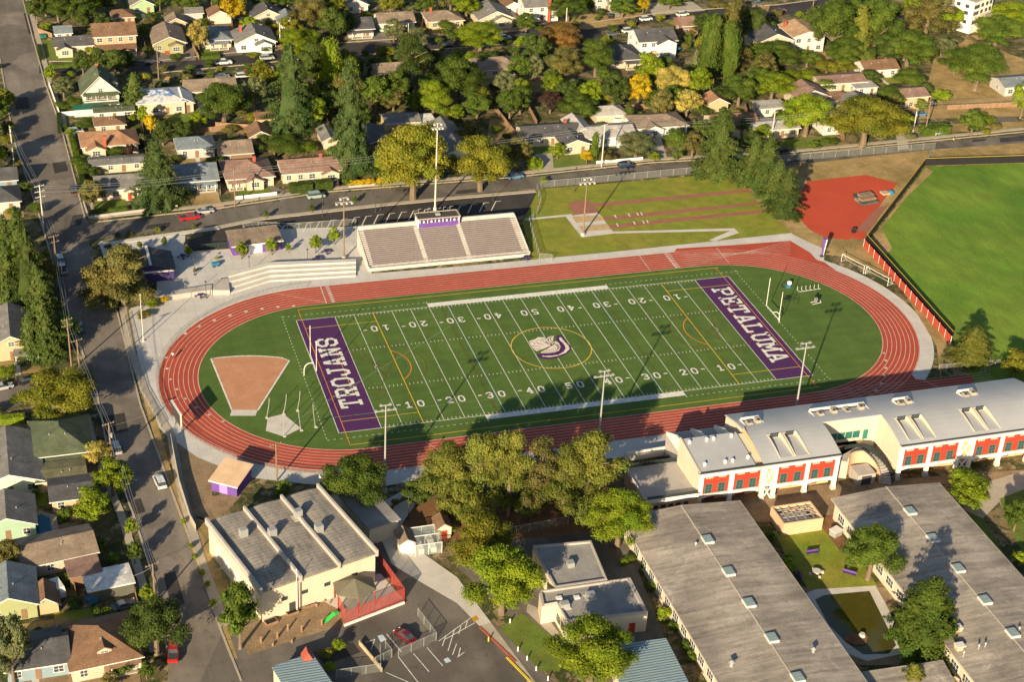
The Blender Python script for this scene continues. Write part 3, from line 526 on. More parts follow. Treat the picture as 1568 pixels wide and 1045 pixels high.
# ------------------------------------------------------------ trees
def crown(kind, n, seed, ls):
    """leaf quads through a crown's volume; unit width, unit height; returns a mesh"""
    R = np.random.RandomState(seed); P_ = []; N_ = []; CI = []
    if kind == 'round':
        cs = []
        for i in range(34):
            a = R.uniform(0, 6.283); c = R.uniform(-.6, 1); s = math.sqrt(max(0, 1-c*c)); r = R.uniform(.24, .40)
            cs.append((np.array([s*math.cos(a)*r, s*math.sin(a)*r, (.55+c*.37*R.uniform(.8, 1.05))]), R.uniform(.09, .17)))
        cs.append((np.array([0, 0, .52]), .28))
    elif kind == 'pine':
        cs = []
        for i in range(38):
            z = R.uniform(.06, .95); rm = .44*(1-max(0, z-.4)**1.5*1.9); a = R.uniform(0, 6.283); r = rm*R.uniform(.25, 1)
            cs.append((np.array([r*math.cos(a), r*math.sin(a), z]), R.uniform(.09, .15)))
        cs.append((np.array([0, 0, .5]), .2))
    elif kind == 'column':
        cs = [(np.array([R.uniform(-.16, .16), R.uniform(-.16, .16), z]), .30*math.sin(math.pi*min(1, (z+.06)))**.6+.03) for z in np.linspace(.08, .93, 22)]
    elif kind == 'bush':
        cs = [(np.array([R.uniform(-.28, .28), R.uniform(-.28, .28), R.uniform(.25, .7)]), R.uniform(.15, .27)) for i in range(12)]
    elif kind == 'hedge':
        for i in range(n):
            p = R.uniform(-.5, .5, 3); ax = R.choice([0, 1, 2], p=[.15, .45, .4]); s = 1 if ax == 2 or R.rand() < .35 else -1
            p[ax] = .5*s; p[2] += .5; P_.append(p*[1, 1, .97]); nn = R.normal(0, .45, 3); nn[ax] += s; N_.append(nn)
        cs = []
    if kind == 'conifer':
        lean = R.uniform(-.03, .03, 2); nb = 190; bz = np.sort(R.beta(1.0, 1.25, nb)*.93+.03); ba = R.uniform(0, 6.283, nb); bl = R.uniform(.68, 1.1, nb)*(1+.14*np.sin(ba*2+R.uniform(0, 6)+bz*5))
        wr = (1-bz)**.65+.12; wr /= wr.sum(); idx = R.choice(nb, n, p=wr)
        for i in idx:
            z, a = bz[i], ba[i]; rz = .53*(1-z)**.74*min(1, .78+z*2)*bl[i]+.016; u_ = R.uniform(.12, 1)**.6; r = rz*u_
            lat = R.normal(0, .03+.04*(1-z))*(1.15-u_*.8); p = np.array([r*math.cos(a)-lat*math.sin(a)+lean[0]*z*2, r*math.sin(a)+lat*math.cos(a)+lean[1]*z*2, z+.03-.07*u_*u_*(1-z)+R.normal(0, .007)])
            P_.append(p); nn = np.array([math.cos(a)*.6, math.sin(a)*.6, .9])+R.normal(0, .4, 3); N_.append(nn); CI.append(i % 60)
    elif kind != 'hedge':
        w_ = np.array([c[1]**2 for c in cs]); w_ /= w_.sum(); idx = R.choice(len(cs), n, p=w_)
        for i in idx:
            c, r = cs[i]; d = R.normal(0, 1, 3); d /= np.linalg.norm(d); d[2] = abs(d[2])*1.0-.25*R.rand() if R.rand() < .75 else d[2]
            q_ = r*R.uniform(.55, 1.08)
            p = c+d*q_*np.array([1, 1, .8 if kind != 'column' else 1.2])
            P_.append(p); N_.append(d+R.normal(0, .38, 3)+[0, 0, .12]); CI.append(i)
    P_ = np.array(P_); N_ = np.array(N_); N_ /= np.linalg.norm(N_, axis=1)[:, None]; n = len(P_)
    T = np.cross(N_, R.normal(0, 1, (n, 3))); T /= np.linalg.norm(T, axis=1)[:, None]; B = np.cross(N_, T); s = (ls*np.exp(R.normal(0, .32, n)))[:, None]
    V = np.stack([P_-T*s-B*s*.25, P_-B*s*.6+T*s*.2, P_+T*s+B*s*.2, P_+B*s*.65-T*s*.1], 1).reshape(-1, 3)
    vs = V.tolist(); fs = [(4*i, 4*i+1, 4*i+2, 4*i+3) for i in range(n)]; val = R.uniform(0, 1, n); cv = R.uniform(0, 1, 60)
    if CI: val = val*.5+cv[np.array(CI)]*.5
    val = list(val)
    # dense inner mass so that the crown is not see-through in its middle
    def blob(c, r, sz=1):
        o = len(vs); m_, k_ = 5, 7
        for i in range(m_+1):
            for j in range(k_):
                t, u_ = math.pi*i/m_, 6.283*j/k_; q2 = r*R.uniform(.8, 1.1); vs.append((c[0]+q2*math.sin(t)*math.cos(u_), c[1]+q2*math.sin(t)*math.sin(u_), c[2]+sz*q2*math.cos(t)))
        for i in range(m_):
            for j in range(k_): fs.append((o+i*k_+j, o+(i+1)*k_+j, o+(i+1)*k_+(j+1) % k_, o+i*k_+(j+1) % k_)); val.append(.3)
    if kind == 'round': blob((0, 0, .52), .2)
    if kind in ('round', 'pine', 'bush'):
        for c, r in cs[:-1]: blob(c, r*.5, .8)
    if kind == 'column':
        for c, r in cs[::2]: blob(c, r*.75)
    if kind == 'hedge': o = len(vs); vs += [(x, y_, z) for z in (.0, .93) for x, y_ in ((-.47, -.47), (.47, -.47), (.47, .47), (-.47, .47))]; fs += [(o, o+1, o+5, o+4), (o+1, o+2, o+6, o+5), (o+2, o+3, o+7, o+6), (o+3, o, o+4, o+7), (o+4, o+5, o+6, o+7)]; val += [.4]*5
    if kind == 'conifer':
        o = len(vs); lv = [(z, .29*(1-z)**.65) for z in (.04, .2, .4, .6, .8, .97)]
        for z, r in lv:
            for j in range(9): q2 = r*R.uniform(.65, 1.1); vs.append((q2*math.cos(j*.698), q2*math.sin(j*.698), z-.02))
        for i in range(5):
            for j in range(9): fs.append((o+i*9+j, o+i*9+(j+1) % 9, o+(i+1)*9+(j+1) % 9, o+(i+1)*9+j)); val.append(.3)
    me = bpy.data.meshes.new('crown_mesh'); me.from_pydata(vs, [], fs); at = me.attributes.new('v', 'FLOAT', 'FACE'); at.data.foreach_set('value', val); me.materials.append(None); me.update(); return me
def trunk_mesh(kind, seed):
    R = random.Random(seed); b = MB(); top = {'round': .5, 'pine': .85, 'conifer': .97, 'column': .8, 'bush': .3}[kind]; r = {'round': .045, 'pine': .035, 'conifer': .035, 'column': .06, 'bush': .04}[kind]
    b.tube((0, 0, -.01), (.01, 0, top*.5), r, r*.7, 7).tube((.01, 0, top*.5), (0, .01, top), r*.7, r*.25, 6)
    if kind in ('round', 'pine', 'bush'):
        for i in range(7 if kind != 'bush' else 4):
            a = i*2.4+R.random(); z = top*R.uniform(.35, .8); b.tube((0, 0, z), (.28*math.cos(a), .28*math.sin(a), z+R.uniform(.1, .22)), r*.4, r*.12, 5)
    me = bpy.data.meshes.new('trunk_mesh'); me.from_pydata(b.v, [], b.f); me.materials.append(None); return me
_T = {}
def protos(kind, sz):
    k = (kind, sz)
    if k not in _T:
        n, ls = {'s': (1300, .038), 'm': (6000, .019), 'l': (22000, .0105)}[sz]
        if kind == 'conifer': n, ls = int(n*1.5), ls*.95
        if kind == 'hedge': n, ls = 1200, .05
        _T[k] = [crown(kind, n, i*13+hash_(kind), ls) for i in range(3)]
        if (kind, 't') not in _T and kind != 'hedge': _T[(kind, 't')] = trunk_mesh(kind, 3)
    return _T[k]
def hash_(s): return sum(ord(c)*(i+3) for i, c in enumerate(s)) % 9973
LC = {'g': (.105, .150, .018), 'd': (.082, .115, .020), 'l': (.21, .265, .014), 'y': (.235, .225, .022), 'o': (.19, .165, .045), 'Y': (.58, .40, .015), 't': (.48, .38, .09), 'n': (.095, .138, .036), 's': (.18, .19, .08), 'R': (.08, .04, .03), 'br': (.34, .19, .05), 'c': (.098, .132, .026), 'k': (.205, .210, .034)}
for k, c in LC.items(): mat('leaf_'+k, c, .75, .16, .35, .1, 3, spec=.25, kind='leaf')
CN = {'g': 'mid green', 'd': 'dark green', 'l': 'bright lime green', 'y': 'yellowish green', 'o': 'olive brown', 'Y': 'golden yellow', 't': 'pale straw yellow', 'n': 'blue-green', 's': 'silvery green', 'R': 'dark purple', 'br': 'rusty orange', 'c': 'fresh green', 'k': 'yellow-olive'}
KN = {'round': ('broadleaf_tree', 'broadleaf tree', 'tree'), 'pine': ('pine_tree', 'open-crowned pine', 'tree'), 'conifer': ('conifer_tree', 'conical conifer', 'tree'), 'column': ('column_tree', 'narrow upright tree', 'tree'), 'bush': ('bush', 'rounded bush', 'bush'), 'hedge': ('hedge', 'clipped hedge', 'hedge')}
TREES = []
def tree(px, py, w, h, kind, col):
    kind = {'r': 'round', 'c': 'conifer', 'p': 'pine', 'k': 'column', 'b': 'bush'}[kind]; sx, sy, sz = scl(px, py); W = w/sx*{'conifer': 1.2, 'round': 1.25, 'pine': 1.22}.get(kind, 1.12); H = max((h-(.12 if kind != 'conifer' else .25)*W*sy)/sz, W*.4 if kind in ('bush',) else W*.55)*(1.06 if kind in ('round', 'pine') else 1)
    if kind == 'bush': H = min(H, W*.95)
    g = G(px, py-.2*W*sy); size = 's' if W < 4.5 else 'm' if W < 11.5 else 'l'; R = random.Random(int(px*31+py*17))
    rt = thing(KN[kind][0], '', KN[kind][2], (*g, 0), R.uniform(0, 6.28)); rt.scale = (W, W, H)
    inst('crown', R.choice(protos(kind, size)), MT('leaf_'+col), rt)
    inst('trunk', _T[(kind, 't')], MT('bark'), rt)
    big = 'small' if H < (1.2 if kind == 'bush' else 5) else 'tall' if H > 14 else 'large' if H > 9 else ''
    TREES.append((rt, (big+' '+CN[col]+' '+KN[kind][1]).strip(), g, kind)); return rt
def hedge(x0, y0, x1, y1, wd, h, col):
    a, b = G(x0, y0), G(x1, y1); L = math.hypot(b[0]-a[0], b[1]-a[1]); rt = thing('hedge', '', 'hedge', ((a[0]+b[0])/2, (a[1]+b[1])/2, 0), math.atan2(b[1]-a[1], b[0]-a[0]))
    rt.scale = (L, wd, h); inst('foliage', protos('hedge', 's')[0], MT('leaf_'+col), rt); TREES.append((rt, CN[col]+' clipped hedge', rt.location[:2], 'hedge'))
ORD = 'second third fourth fifth sixth seventh eighth ninth tenth eleventh twelfth thirteenth fourteenth fifteenth sixteenth'.split()
def rel(g, b):
    dx, dy = g[0]-b[0], g[1]-b[1]; ex, ey = abs(dx)-b[3], abs(dy)-b[4]
    return ('behind' if dy > 0 else 'in front of') if ey > ex else ('right of' if dx > 0 else 'left of')
def label_trees():
    """each tree is named after what it stands beside; look-alikes at one spot are told apart by their order"""
    used = {}
    for rt, desc, g, kind in TREES:
        a = min(ANCH, key=lambda a: max(abs(g[0]-a[0])-a[3], 0)**2+max(abs(g[1]-a[1])-a[4], 0)**2); used.setdefault(desc+' '+rel(g, a)+' the '+a[2], []).append((pix((g[0], g[1], 0)), rt, kind))
    for s, l in used.items():
        l.sort(key=lambda a: a[0][0]); n = len(l)
        for i, (p, rt, kind) in enumerate(l):
            e = '' if n == 1 else (', left one', ', right one')[i] if n == 2 else ', leftmost' if i == 0 else ', rightmost' if i == n-1 else ', %s from left' % ORD[i-1]
            w_ = (s+e).split(); rt['label'] = ' '.join(w_) if len(w_) <= 16 else ' '.join(w_[1:])
            rt['group'] = {'conifer': 'conifers around the campus', 'round': 'broadleaf trees around the campus', 'pine': 'open-crowned pines by the school', 'column': 'narrow upright trees', 'bush': 'garden bushes', 'board': 'board fences between gardens', 'hedge': 'clipped hedges'}[kind]
def inpoly(x, y, P_):
    c = False
    for i in range(len(P_)):
        (x0, y0), (x1, y1) = P_[i], P_[i-1]
        if (y0 > y) != (y1 > y) and x < (x1-x0)*(y-y0)/(y1-y0)+x0: c = not c
    return c
def yards():
    R = random.Random(11)
    for a in ANCH[NA:]:
        if a[4] < 3.5: continue
        for s_ in (-1, 1):
            d = R.uniform(4, 7); x0, x1 = a[0]-a[3]-R.uniform(-1, 2), a[0]+a[3]+R.uniform(-1, 2); y0 = a[1]-a[4]-d if s_ < 0 else a[1]+a[4]; P_ = [(x0+R.uniform(-.6, .6), y0+R.uniform(-.5, .5)), ((x0+x1)/2, y0+R.uniform(-.6, .6)), (x1, y0+R.uniform(-.6, .6)), (x1+R.uniform(-.6, .6), y0+d), (x0, y0+d+R.uniform(-.5, .5))]
            if any(inpoly(x, y, b) for x, y in P_ for b in BLOCK) or R.random() < .2: continue
            sheet('garden_lawn', P_, .03, R.choice(('green_lawn', 'lawn', 'dry_grass', 'dirt', 'dry_grass')), px=False)
            if s_ < 0: xx = a[0]+R.uniform(-1, 1); sheet('garden_path', [(xx-.6, y0-.5), (xx+.6, y0-.5), (xx+.6, y0+d), (xx-.6, y0+d)], .05, 'concrete_plain', px=False)
def gardens():
    """the gardens between the houses are overgrown: bushes and small trees wherever nothing else stands"""
    R = random.Random(5); T_ = [(t[2][0], t[2][1], t[0].scale[0]) for t in TREES]
    for x0, x1, y0, y1, st in ((-150, 215, 96, 262, 6.4), (-160, -105, -110, 190, 6.4)):
        y = y0
        while y < y1:
            x = x0
            while x < x1:
                px_, py_ = x+R.uniform(-2.2, 2.2), y+R.uniform(-2.2, 2.2); x += st; p = pix((px_, py_, 0))
                if not (-15 < p[0] < 1583 and 8 < p[1] < 1058) or R.random() < .36 or (p[0] > 1380 and 70 < p[1] < 200): continue
                if any(abs(px_-a[0]) < a[3]+1.3 and -a[4]-1.9 < py_-a[1] < a[4]+1.3 for a in ANCH): continue
                if any(math.hypot(px_-t[0], py_-t[1]) < t[2]*.33+1.2 for t in T_) or any(inpoly(px_, py_, b) or inpoly(px_+1.2, py_, b) or inpoly(px_-1.2, py_, b) for b in BLOCK): continue
                if 130 < px_ and 118 < py_ < 160 and R.random() < .9: continue
                big = R.random() < .5 and not any(inpoly(px_+1.5, py_+d_, b) for b in BLOCK for d_ in (4, 8, 13, 18)) and not any(abs(px_-a[0]) < a[3]+2.5 and 0 < a[1]-a[4]-py_ < 13 for a in ANCH); w_ = R.uniform(6, 11) if big else R.uniform(2.4, 5.0); s3 = scl(*p)
                tree(p[0], p[1]+.2*w_*s3[1], w_*s3[0]/1.12, w_*(R.uniform(.9, 1.3) if big else .75)*s3[2]+.12*w_*s3[1], 'r' if big else 'b', R.choice('gggddllloosycy')); T_.append((px_, py_, w_))
            y += st
# ------------------------------------------------------------ cars
CC = {'white': (.70, .70, .68), 'silver': (.42, .43, .44), 'black': (.02, .02, .025), 'navy': (.02, .035, .09), 'red': (.42, .015, .015), 'darkred': (.16, .012, .02), 'grey': (.13, .14, .15), 'teal': (.07, .14, .15), 'lightgreen': (.33, .42, .38), 'blue': (.10, .22, .36), 'yellow': (.60, .30, .02)}
for k, c in CC.items(): mat('paint_'+k, c, .28, .03, metal=.2, spec=.6)
def loft(secs):
    """sections along x: (x, half width bottom, half width top, z0, z1)"""
    b = MB(); v = []
    for x, w0, w1, z0, z1 in secs: v += [(x, -w0, z0), (x, w0, z0), (x, w0, z0+(z1-z0)*.6), (x, w1, z1), (x, -w1, z1), (x, -w0, z0+(z1-z0)*.6)]
    f = []
    for i in range(len(secs)-1):
        for j in range(6): a = i*6+j; c = i*6+(j+1) % 6; f.append((a, c, c+6, a+6))
    f += [tuple(range(6))[::-1], tuple(range((len(secs)-1)*6, len(secs)*6))]; return b.add(v, f)
_C = {}
def carmesh(k):
    if k in _C: return _C[k]
    if k == 'pickup': L, W, zc, body, cab, roof = 5.5, .95, 1.0, [(-2.75, .88, .82, .45, .95), (-2.6, .93, .9, .35, 1.02), (1.3, .95, .92, .32, 1.05), (2.4, .93, .85, .34, .98), (2.75, .82, .75, .42, .8)], [(-.9, .86, .7, 1.0, 1.1), (-.75, .86, .74, 1.0, 1.68), (.7, .86, .72, 1.0, 1.70), (1.35, .86, .8, 1.0, 1.08)], (-.72, .68, .7, 1.71)
    elif k == 'van': L, W, zc, body, cab, roof = 4.9, .95, 1.0, [(-2.45, .85, .8, .4, 1.0), (-2.3, .95, .9, .32, 1.1), (1.6, .95, .9, .32, 1.08), (2.2, .92, .82, .34, .95), (2.45, .8, .7, .42, .75)], [(-2.35, .88, .78, 1.0, 1.6), (-2.2, .88, .76, 1.0, 1.78), (.9, .88, .76, 1.0, 1.78), (1.9, .86, .78, 1.0, 1.08)], (-2.15, .85, .74, 1.79)
    elif k == 'suv': L, W, zc, body, cab, roof = 4.7, .93, .95, [(-2.35, .84, .8, .4, .95), (-2.2, .92, .88, .32, 1.05), (1.1, .93, .9, .3, 1.03), (2.1, .91, .82, .32, .92), (2.35, .8, .7, .4, .75)], [(-2.25, .86, .72, 1.0, 1.2), (-1.95, .86, .72, 1.0, 1.66), (.5, .86, .72, 1.0, 1.68), (1.35, .86, .78, .95, 1.04)], (-1.9, .45, .7, 1.69)
    else: L, W, zc, body, cab, roof = 4.5, .9, .85, [(-2.25, .8, .75, .4, .85), (-2.1, .9, .84, .3, .95), (-.9, .9, .86, .27, .93), (1.0, .9, .86, .27, .9), (2.0, .88, .78, .3, .76), (2.25, .75, .66, .38, .62)], [(-1.75, .8, .66, .88, .94), (-1.0, .8, .62, .88, 1.36), (.2, .8, .62, .88, 1.4), (1.15, .8, .7, .86, .92)], (-.95, .15, .6, 1.41)
    parts = [('body', loft(body), None), ('windows', loft(cab), 'glass'), ('roof', MB().box(roof[0], -roof[2], roof[3]-.02, roof[1], roof[2], roof[3]+.03), None)]
    if k == 'pickup': parts.append(('cargo_bed', MB().box(-2.55, -.75, 1.0, -1.0, .75, 1.06), 'dark_metal'))
    for sx in (-1, 1):
        for sy in (-1, 1): x = sx*L*.31; parts.append(('wheel', MB().tube((x, sy*(W-.16), .33), (x, sy*(W+.03), .33), .33, None, 12), 'tyre'))
    for sy in (-1, 1): parts.append(('headlight', MB().box(L/2-.12, sy*.62-.16, .58, L/2+.015, sy*.62+.16, .72), 'lens')); parts.append(('tail_light', MB().box(-L/2-.015, sy*.66-.12, .66, -L/2+.1, sy*.66+.12, .85), 'red_lens'))
    parts.append(('bumper', MB().box(L/2-.05, -.75, .32, L/2+.06, .75, .5), 'dark_metal')); out = []
    for n, b, m_ in parts:
        me = bpy.data.meshes.new('car_mesh'); me.from_pydata(b.v, [], b.f); me.materials.append(MT(m_) if m_ else None); out.append((n, me, m_))
    _C[k] = out; return out
def car(px, py, ang, kind, col, label, grp=None):
    g = G(px, py); nm = {'sedan': 'parked_car', 'suv': 'parked_car', 'pickup': 'pickup_truck', 'van': 'van'}[kind]
    t = thing(nm, label, {'sedan': 'car', 'suv': 'car', 'pickup': 'pickup truck', 'van': 'van'}[kind], (*g, .03), rad(ang), grp or 'cars on the neighbourhood streets')
    for n, me, m_ in carmesh(kind): inst(n, me, None if m_ else MT('paint_'+col), t)
    return t
# ------------------------------------------------------------ poles, fences, wires
def utility_pole(px, py, h, label, arms=2, rz=0, m_='wood_pole', drum=False):
    t = thing('utility_pole', label, 'utility pole', (*G(px, py), 0), rad(rz), 'wooden utility poles'); MB().tube((0, 0, -.1), (0, 0, h), .2, .14).build('pole', m_, t)
    for i in range(arms):
        z = h-.4-i*1.5; a = MB().box(-1.3, .13, z-.08, 1.3, .27, z+.08).build('crossarm', m_, t)
        for x in (-1.15, -.5, .5, 1.15): MB().tube((x, .2, z+.08), (x, .2, z+.33), .06, .04, 6).build('insulator', 'galvanised', a)
    if drum: MB().tube((.38, 0, h-3.6), (.38, 0, h-2.6), .25, None, 10).build('transformer', 'galvanised', t)
    return t
def lamp_post(px, py, h, label, grp='black plaza lamp posts'):
    t = thing('lamp_post', label, 'lamp post', (*G(px, py), 0), 0, grp); MB().tube((0, 0, 0), (0, 0, h), .08, .06).build('pole', 'dark_metal', t)
    MB().tube((0, 0, h), (0, 0, h+.25), .28, .22, 10).build('lamp_head', 'dark_metal', t); MB().tube((0, 0, 0), (0, 0, .4), .18).build('base', 'dark_metal', t)
def flood_pole(x, y, h, rz, label, m_='galvanised', wide=4.4, n=4):
    t = thing('floodlight_pole', label, 'floodlight pole', (x, y, 0), rad(rz), 'stadium floodlight poles'); MB().tube((0, 0, 0), (0, 0, h), .26, .12, 10).build('pole', m_, t)
    MB().tube((0, 0, 0), (0, 0, .8), .5, .5, 10).build('base', 'concrete_plain', t); MB().box(-wide/2, -.1, h-1.3, wide/2, .1, h-1.1).box(-wide/2+1, -.1, h-.1, wide/2-1, .1, h+.1).build('crossarm', 'galvanised', t)
    for k in range(n+2):
        x_, z = (-wide/2+.3+k*(wide-.6)/(n-1), h-1.2) if k < n else ((-.9, .9)[k-n], h)
        l = MB().tube((x_, .1, z), (x_, .50, z-.25), .26, .31, 10).build('floodlight', 'steel', t); MB().tube((x_, .51, z-.255), (x_, .54, z-.272), .29, .29, 10).build('lens', 'lens', l)
    return t
def fence(pts, h, label, step=3, infill='wire_mesh', post='galvanised', px=True, name='chain_link_fence', cat='fence', r=.05, rail=True, th=.02, z=0, board=False):
    p = [G(*q_) for q_ in pts] if px else pts; t = thing(name, label, cat, (p[0][0], p[0][1], z)); o = p[0]; p = [(a-o[0], b-o[1]) for a, b in p]; bm = MB(); rl = MB(); n = 0
    for a, b in zip(p, p[1:]):
        L = math.hypot(b[0]-a[0], b[1]-a[1]); dx, dy = (b[0]-a[0])/L, (b[1]-a[1])/L; k = max(1, round(L/step)); nx, ny = -dy*th/2, dx*th/2
        bm.prism([(a[0]+nx, a[1]+ny), (b[0]+nx, b[1]+ny), (b[0]-nx, b[1]-ny), (a[0]-nx, a[1]-ny)], .03, h-.05) if (th > .03) else bm.add([(*a, .05), (*b, .05), (*b, h), (*a, h)], [(0, 1, 2, 3)])
        if rail: rl.tube((*a, h), (*b, h), r*.8, None, 6)
        for i in range(k):
            if n < 98: MB().tube((a[0]+dx*L*i/k, a[1]+dy*L*i/k, 0), (a[0]+dx*L*i/k, a[1]+dy*L*i/k, h+.04), r, None, 6).build('post', post, t); n += 1
    MB().tube((*p[-1], 0), (*p[-1], h+.04), r, None, 6).build('post', post, t); bm.build('board_panel' if th > .03 else 'wire_mesh', infill, t)
    if rail: rl.build('rail', post, t)
    return t
def wire(a, b, label, sag=1.2, r=.035, m_='dark_metal'):
    """a, b: (px, py, height) of both ends"""
    A = Vector((*G(a[0], a[1]), a[2])); B = Vector((*G(b[0], b[1]), b[2])); p = [A.lerp(B, i/12)-Vector((0, 0, sag*4*(i/12)*(1-i/12))) for i in range(13)]
    o = MB().path([q_-A for q_ in p], r, 4).build('power_line', m_, None, A); return tag(o, label, 'power line', 'overhead wires')
# ------------------------------------------------------------ grandstand with press box
mat('seat_board', (.17, .125, .135), .7, .12, 1.5); mat('stand_concrete', (.38, .35, .32), .9, .1, .5); mat('cream_wall', (.54, .485, .37), .85, .05, .4, .04); mat('white_wall', (.70, .67, .61), .85, .05, .4, .04)
mat('metal_roof', (.39, .40, .41), .5, .08, .15, .05, metal=.1); mat('red_panel', (.32, .040, .022), .8, .06); mat('green_frame', (.03, .17, .13), .6, .1); mat('old_roof', (.315, .28, .235), .9, .15, .1, .08, 4, kind='oldroof', col2=(.22, .195, .17)); mat('gym_roof', (.31, .28, .235), .9, .15, .3, .1, 5, kind='rolled', col2=(.20, .185, .165))
mat('flat_roof', (.30, .29, .27), .9, .18, .25, .1, kind='grass', col2=(.20, .20, .20)); mat('teal_metal', (.26, .36, .38), .5, .15, .3, kind='ribs', col2=(.20, .28, .33)); mat('panel_wood', (.55, .36, .16), .8, .1); mat('tan_wall', (.55, .38, .24), .85, .08); mat('skylight', (.22, .30, .30), .15, .15, spec=.6)
gs = thing('grandstand', 'long concrete grandstand with mauve bench rows beside the running track', 'grandstand', (-12, 45.2, 0)); ANCH.append((-12, 52, 'grandstand', 21, 8))
X0, X1, NR, RI, TD, Z0 = -21, 21, 18, .215, .68, .7
prof = [(0, 0), (0, Z0)]
for i in range(NR): prof += [(1.0+i*TD, Z0+i*RI), (1.0+i*TD, Z0+(i+1)*RI)]
yb = 1.0+NR*TD; zt = Z0+NR*RI; prof += [(yb+1.4, zt), (yb+1.4, 0)]
MB().ext(prof, X0+.25, X1-.25, 'x').build('seating_deck', 'stand_concrete', gs)
for s, e in ((X0+1.6, -6.6), (-5.3, 4.6), (5.9, X1-1.9)):
    for i in range(NR-(2 if s == -5.3 else 0)): y_ = 1.0+i*TD; z = Z0+i*RI; MB().box(s, y_+.28, z+.36, e, y_+.62, z+.43).box(s, y_+.40, z+.005, s+.06, y_+.5, z+.36).box(e-.06, y_+.40, z+.005, e, y_+.5, z+.36).box((s+e)/2-.03, y_+.40, z+.005, (s+e)/2+.03, y_+.5, z+.36).build('bench', 'seat_board', gs)
for xx in (-5.95, 5.25): 
    b = MB()
    for i in range(NR): b.box(xx-.55, 1.0+i*TD+.02-.32, Z0+i*RI+.003, xx+.55, 1.0+i*TD-.003, Z0+i*RI+.13)
    b.build('aisle_steps', 'tier_concrete', gs)
for s in (X0, X1-.25): MB().ext([(0, 0), (yb+1.4, 0), (yb+1.4, zt+.6), (1.0, Z0+.5), (0, Z0+.5)], s, s+.25, 'x').build('side_wall', 'tier_concrete', gs)
MB().box(X0+.25, -.25, 0, X1-.25, 0, Z0+.12).build('front_wall', 'tier_concrete', gs)
r_ = MB().tube((X0+.3, .2, Z0+1.0), (X1-.3, .2, Z0+1.0), .035, None, 6)
for i in range(22): x = X0+.4+i*1.95; r_.tube((x, .2, Z0), (x, .2, Z0+1.0), .03, None, 5)
r_.build('front_rail', 'galvanised', gs)
for a, b_ in ((X0+.25, -5), (6.2, X1-.25)): MB().box(a, yb+.8, zt, b_, yb+1.4, zt+.8).box(a, yb+.35, zt+.001, b_, yb+.799, zt+.4).build('parapet', 'tier_concrete', gs)
pb = thing('press_box', 'purple fronted press box on top of the grandstand', 'press box', (-12.6, 45.2+yb-1.1, zt-.55))
MB().box(-4.6, .15, -1.0, 6.0, 3.6, 2.8).build('wall', 'purple', pb)
for x in (-4.72, 6.0): MB().box(x, .02, -.6, x+.12, 3.6, 2.8).build('corner_trim', 'white_wall', pb)
MB().box(-5.0, -.15, 2.8, 6.4, .1, 3.0).box(-5.0, 3.6, 2.8, 6.4, 3.85, 3.0).box(-5.0, .1, 2.8, -4.7, 3.6, 3.0).box(6.1, .1, 2.8, 6.4, 3.6, 3.0).build('parapet', 'curb', pb); MB().box(-4.7, .1, 2.75, 6.1, 3.6, 2.85).build('roof', 'dgrey_roof' if mat('dgrey_roof', (.06, .055, .05), .9) else None, pb)
for i in range(6): x = -4.4+i*2.02; MB().box(x, .05, 1.6, x+.2, .145, 2.5).build('post', 'white_paint', pb)
for i in range(5):
    x = -3.3+i*2.02; f_ = MB().box(x-.7, .10, 1.7, x+.8, .148, 2.4).build('window', 'dark_metal', pb); MB().tube((x, .09, 1.95), (x, .04, 1.95), .27, None, 10).box(x-.08, .05, 2.0, x+.12, .09, 2.38).build('round_sign', 'lens', f_)
for x in (-3.9, -1.4, 2.7, 4.4): MB().path([(x, 3.3, 2.65), (x, 3.3, 4.2), (x+.7, 3.3, 4.2)], .05, 5).build('antenna_mast', 'galvanised', pb)
MB().box(.2, 1.4, 2.65, 1.4, 2.4, 3.3).build('air_unit', 'galvanised', pb)
# seat steps by the plaza, ramp walls
st = thing('seating_steps', 'three broad cream concrete seating tiers beside the curve of the track', 'steps', (0, 0, 0)); ANCH.append((-52, 44, 'concrete seating tiers', 15, 2))
for i in range(4):
    a = [G(x, y_) for x, y_ in ((350, 452-i*6.5), (412, 432-i*5.3), (545, 424-i*4.6))]; c = [G(x, y_) for x, y_ in ((350, 452-(i+1)*6.5), (412, 432-(i+1)*5.3), (545, 424-(i+1)*4.6))]; zz = .42*(i+1)
    for k in range(2): MB().prism([a[k], a[k+1], c[k+1], c[k]] if i < 3 else [a[k], a[k+1], (c[k+1][0], c[k+1][1]+.01), (c[k][0], c[k][1]+.01)], 0, zz).build('tier', 'tier_concrete', st)
rp = thing('ramp_wall', 'cream stepped retaining walls of the ramp beside the big pine', 'wall', (0, 0, 0))
for p in (((235, 457), (325, 443), (325, 451), (236, 463)), ((326, 452), (328, 436), (350, 433), (352, 452))): MB().prism([G(*q_) for q_ in p], 0, 1.3).build('wall', 'stand_concrete', rp)
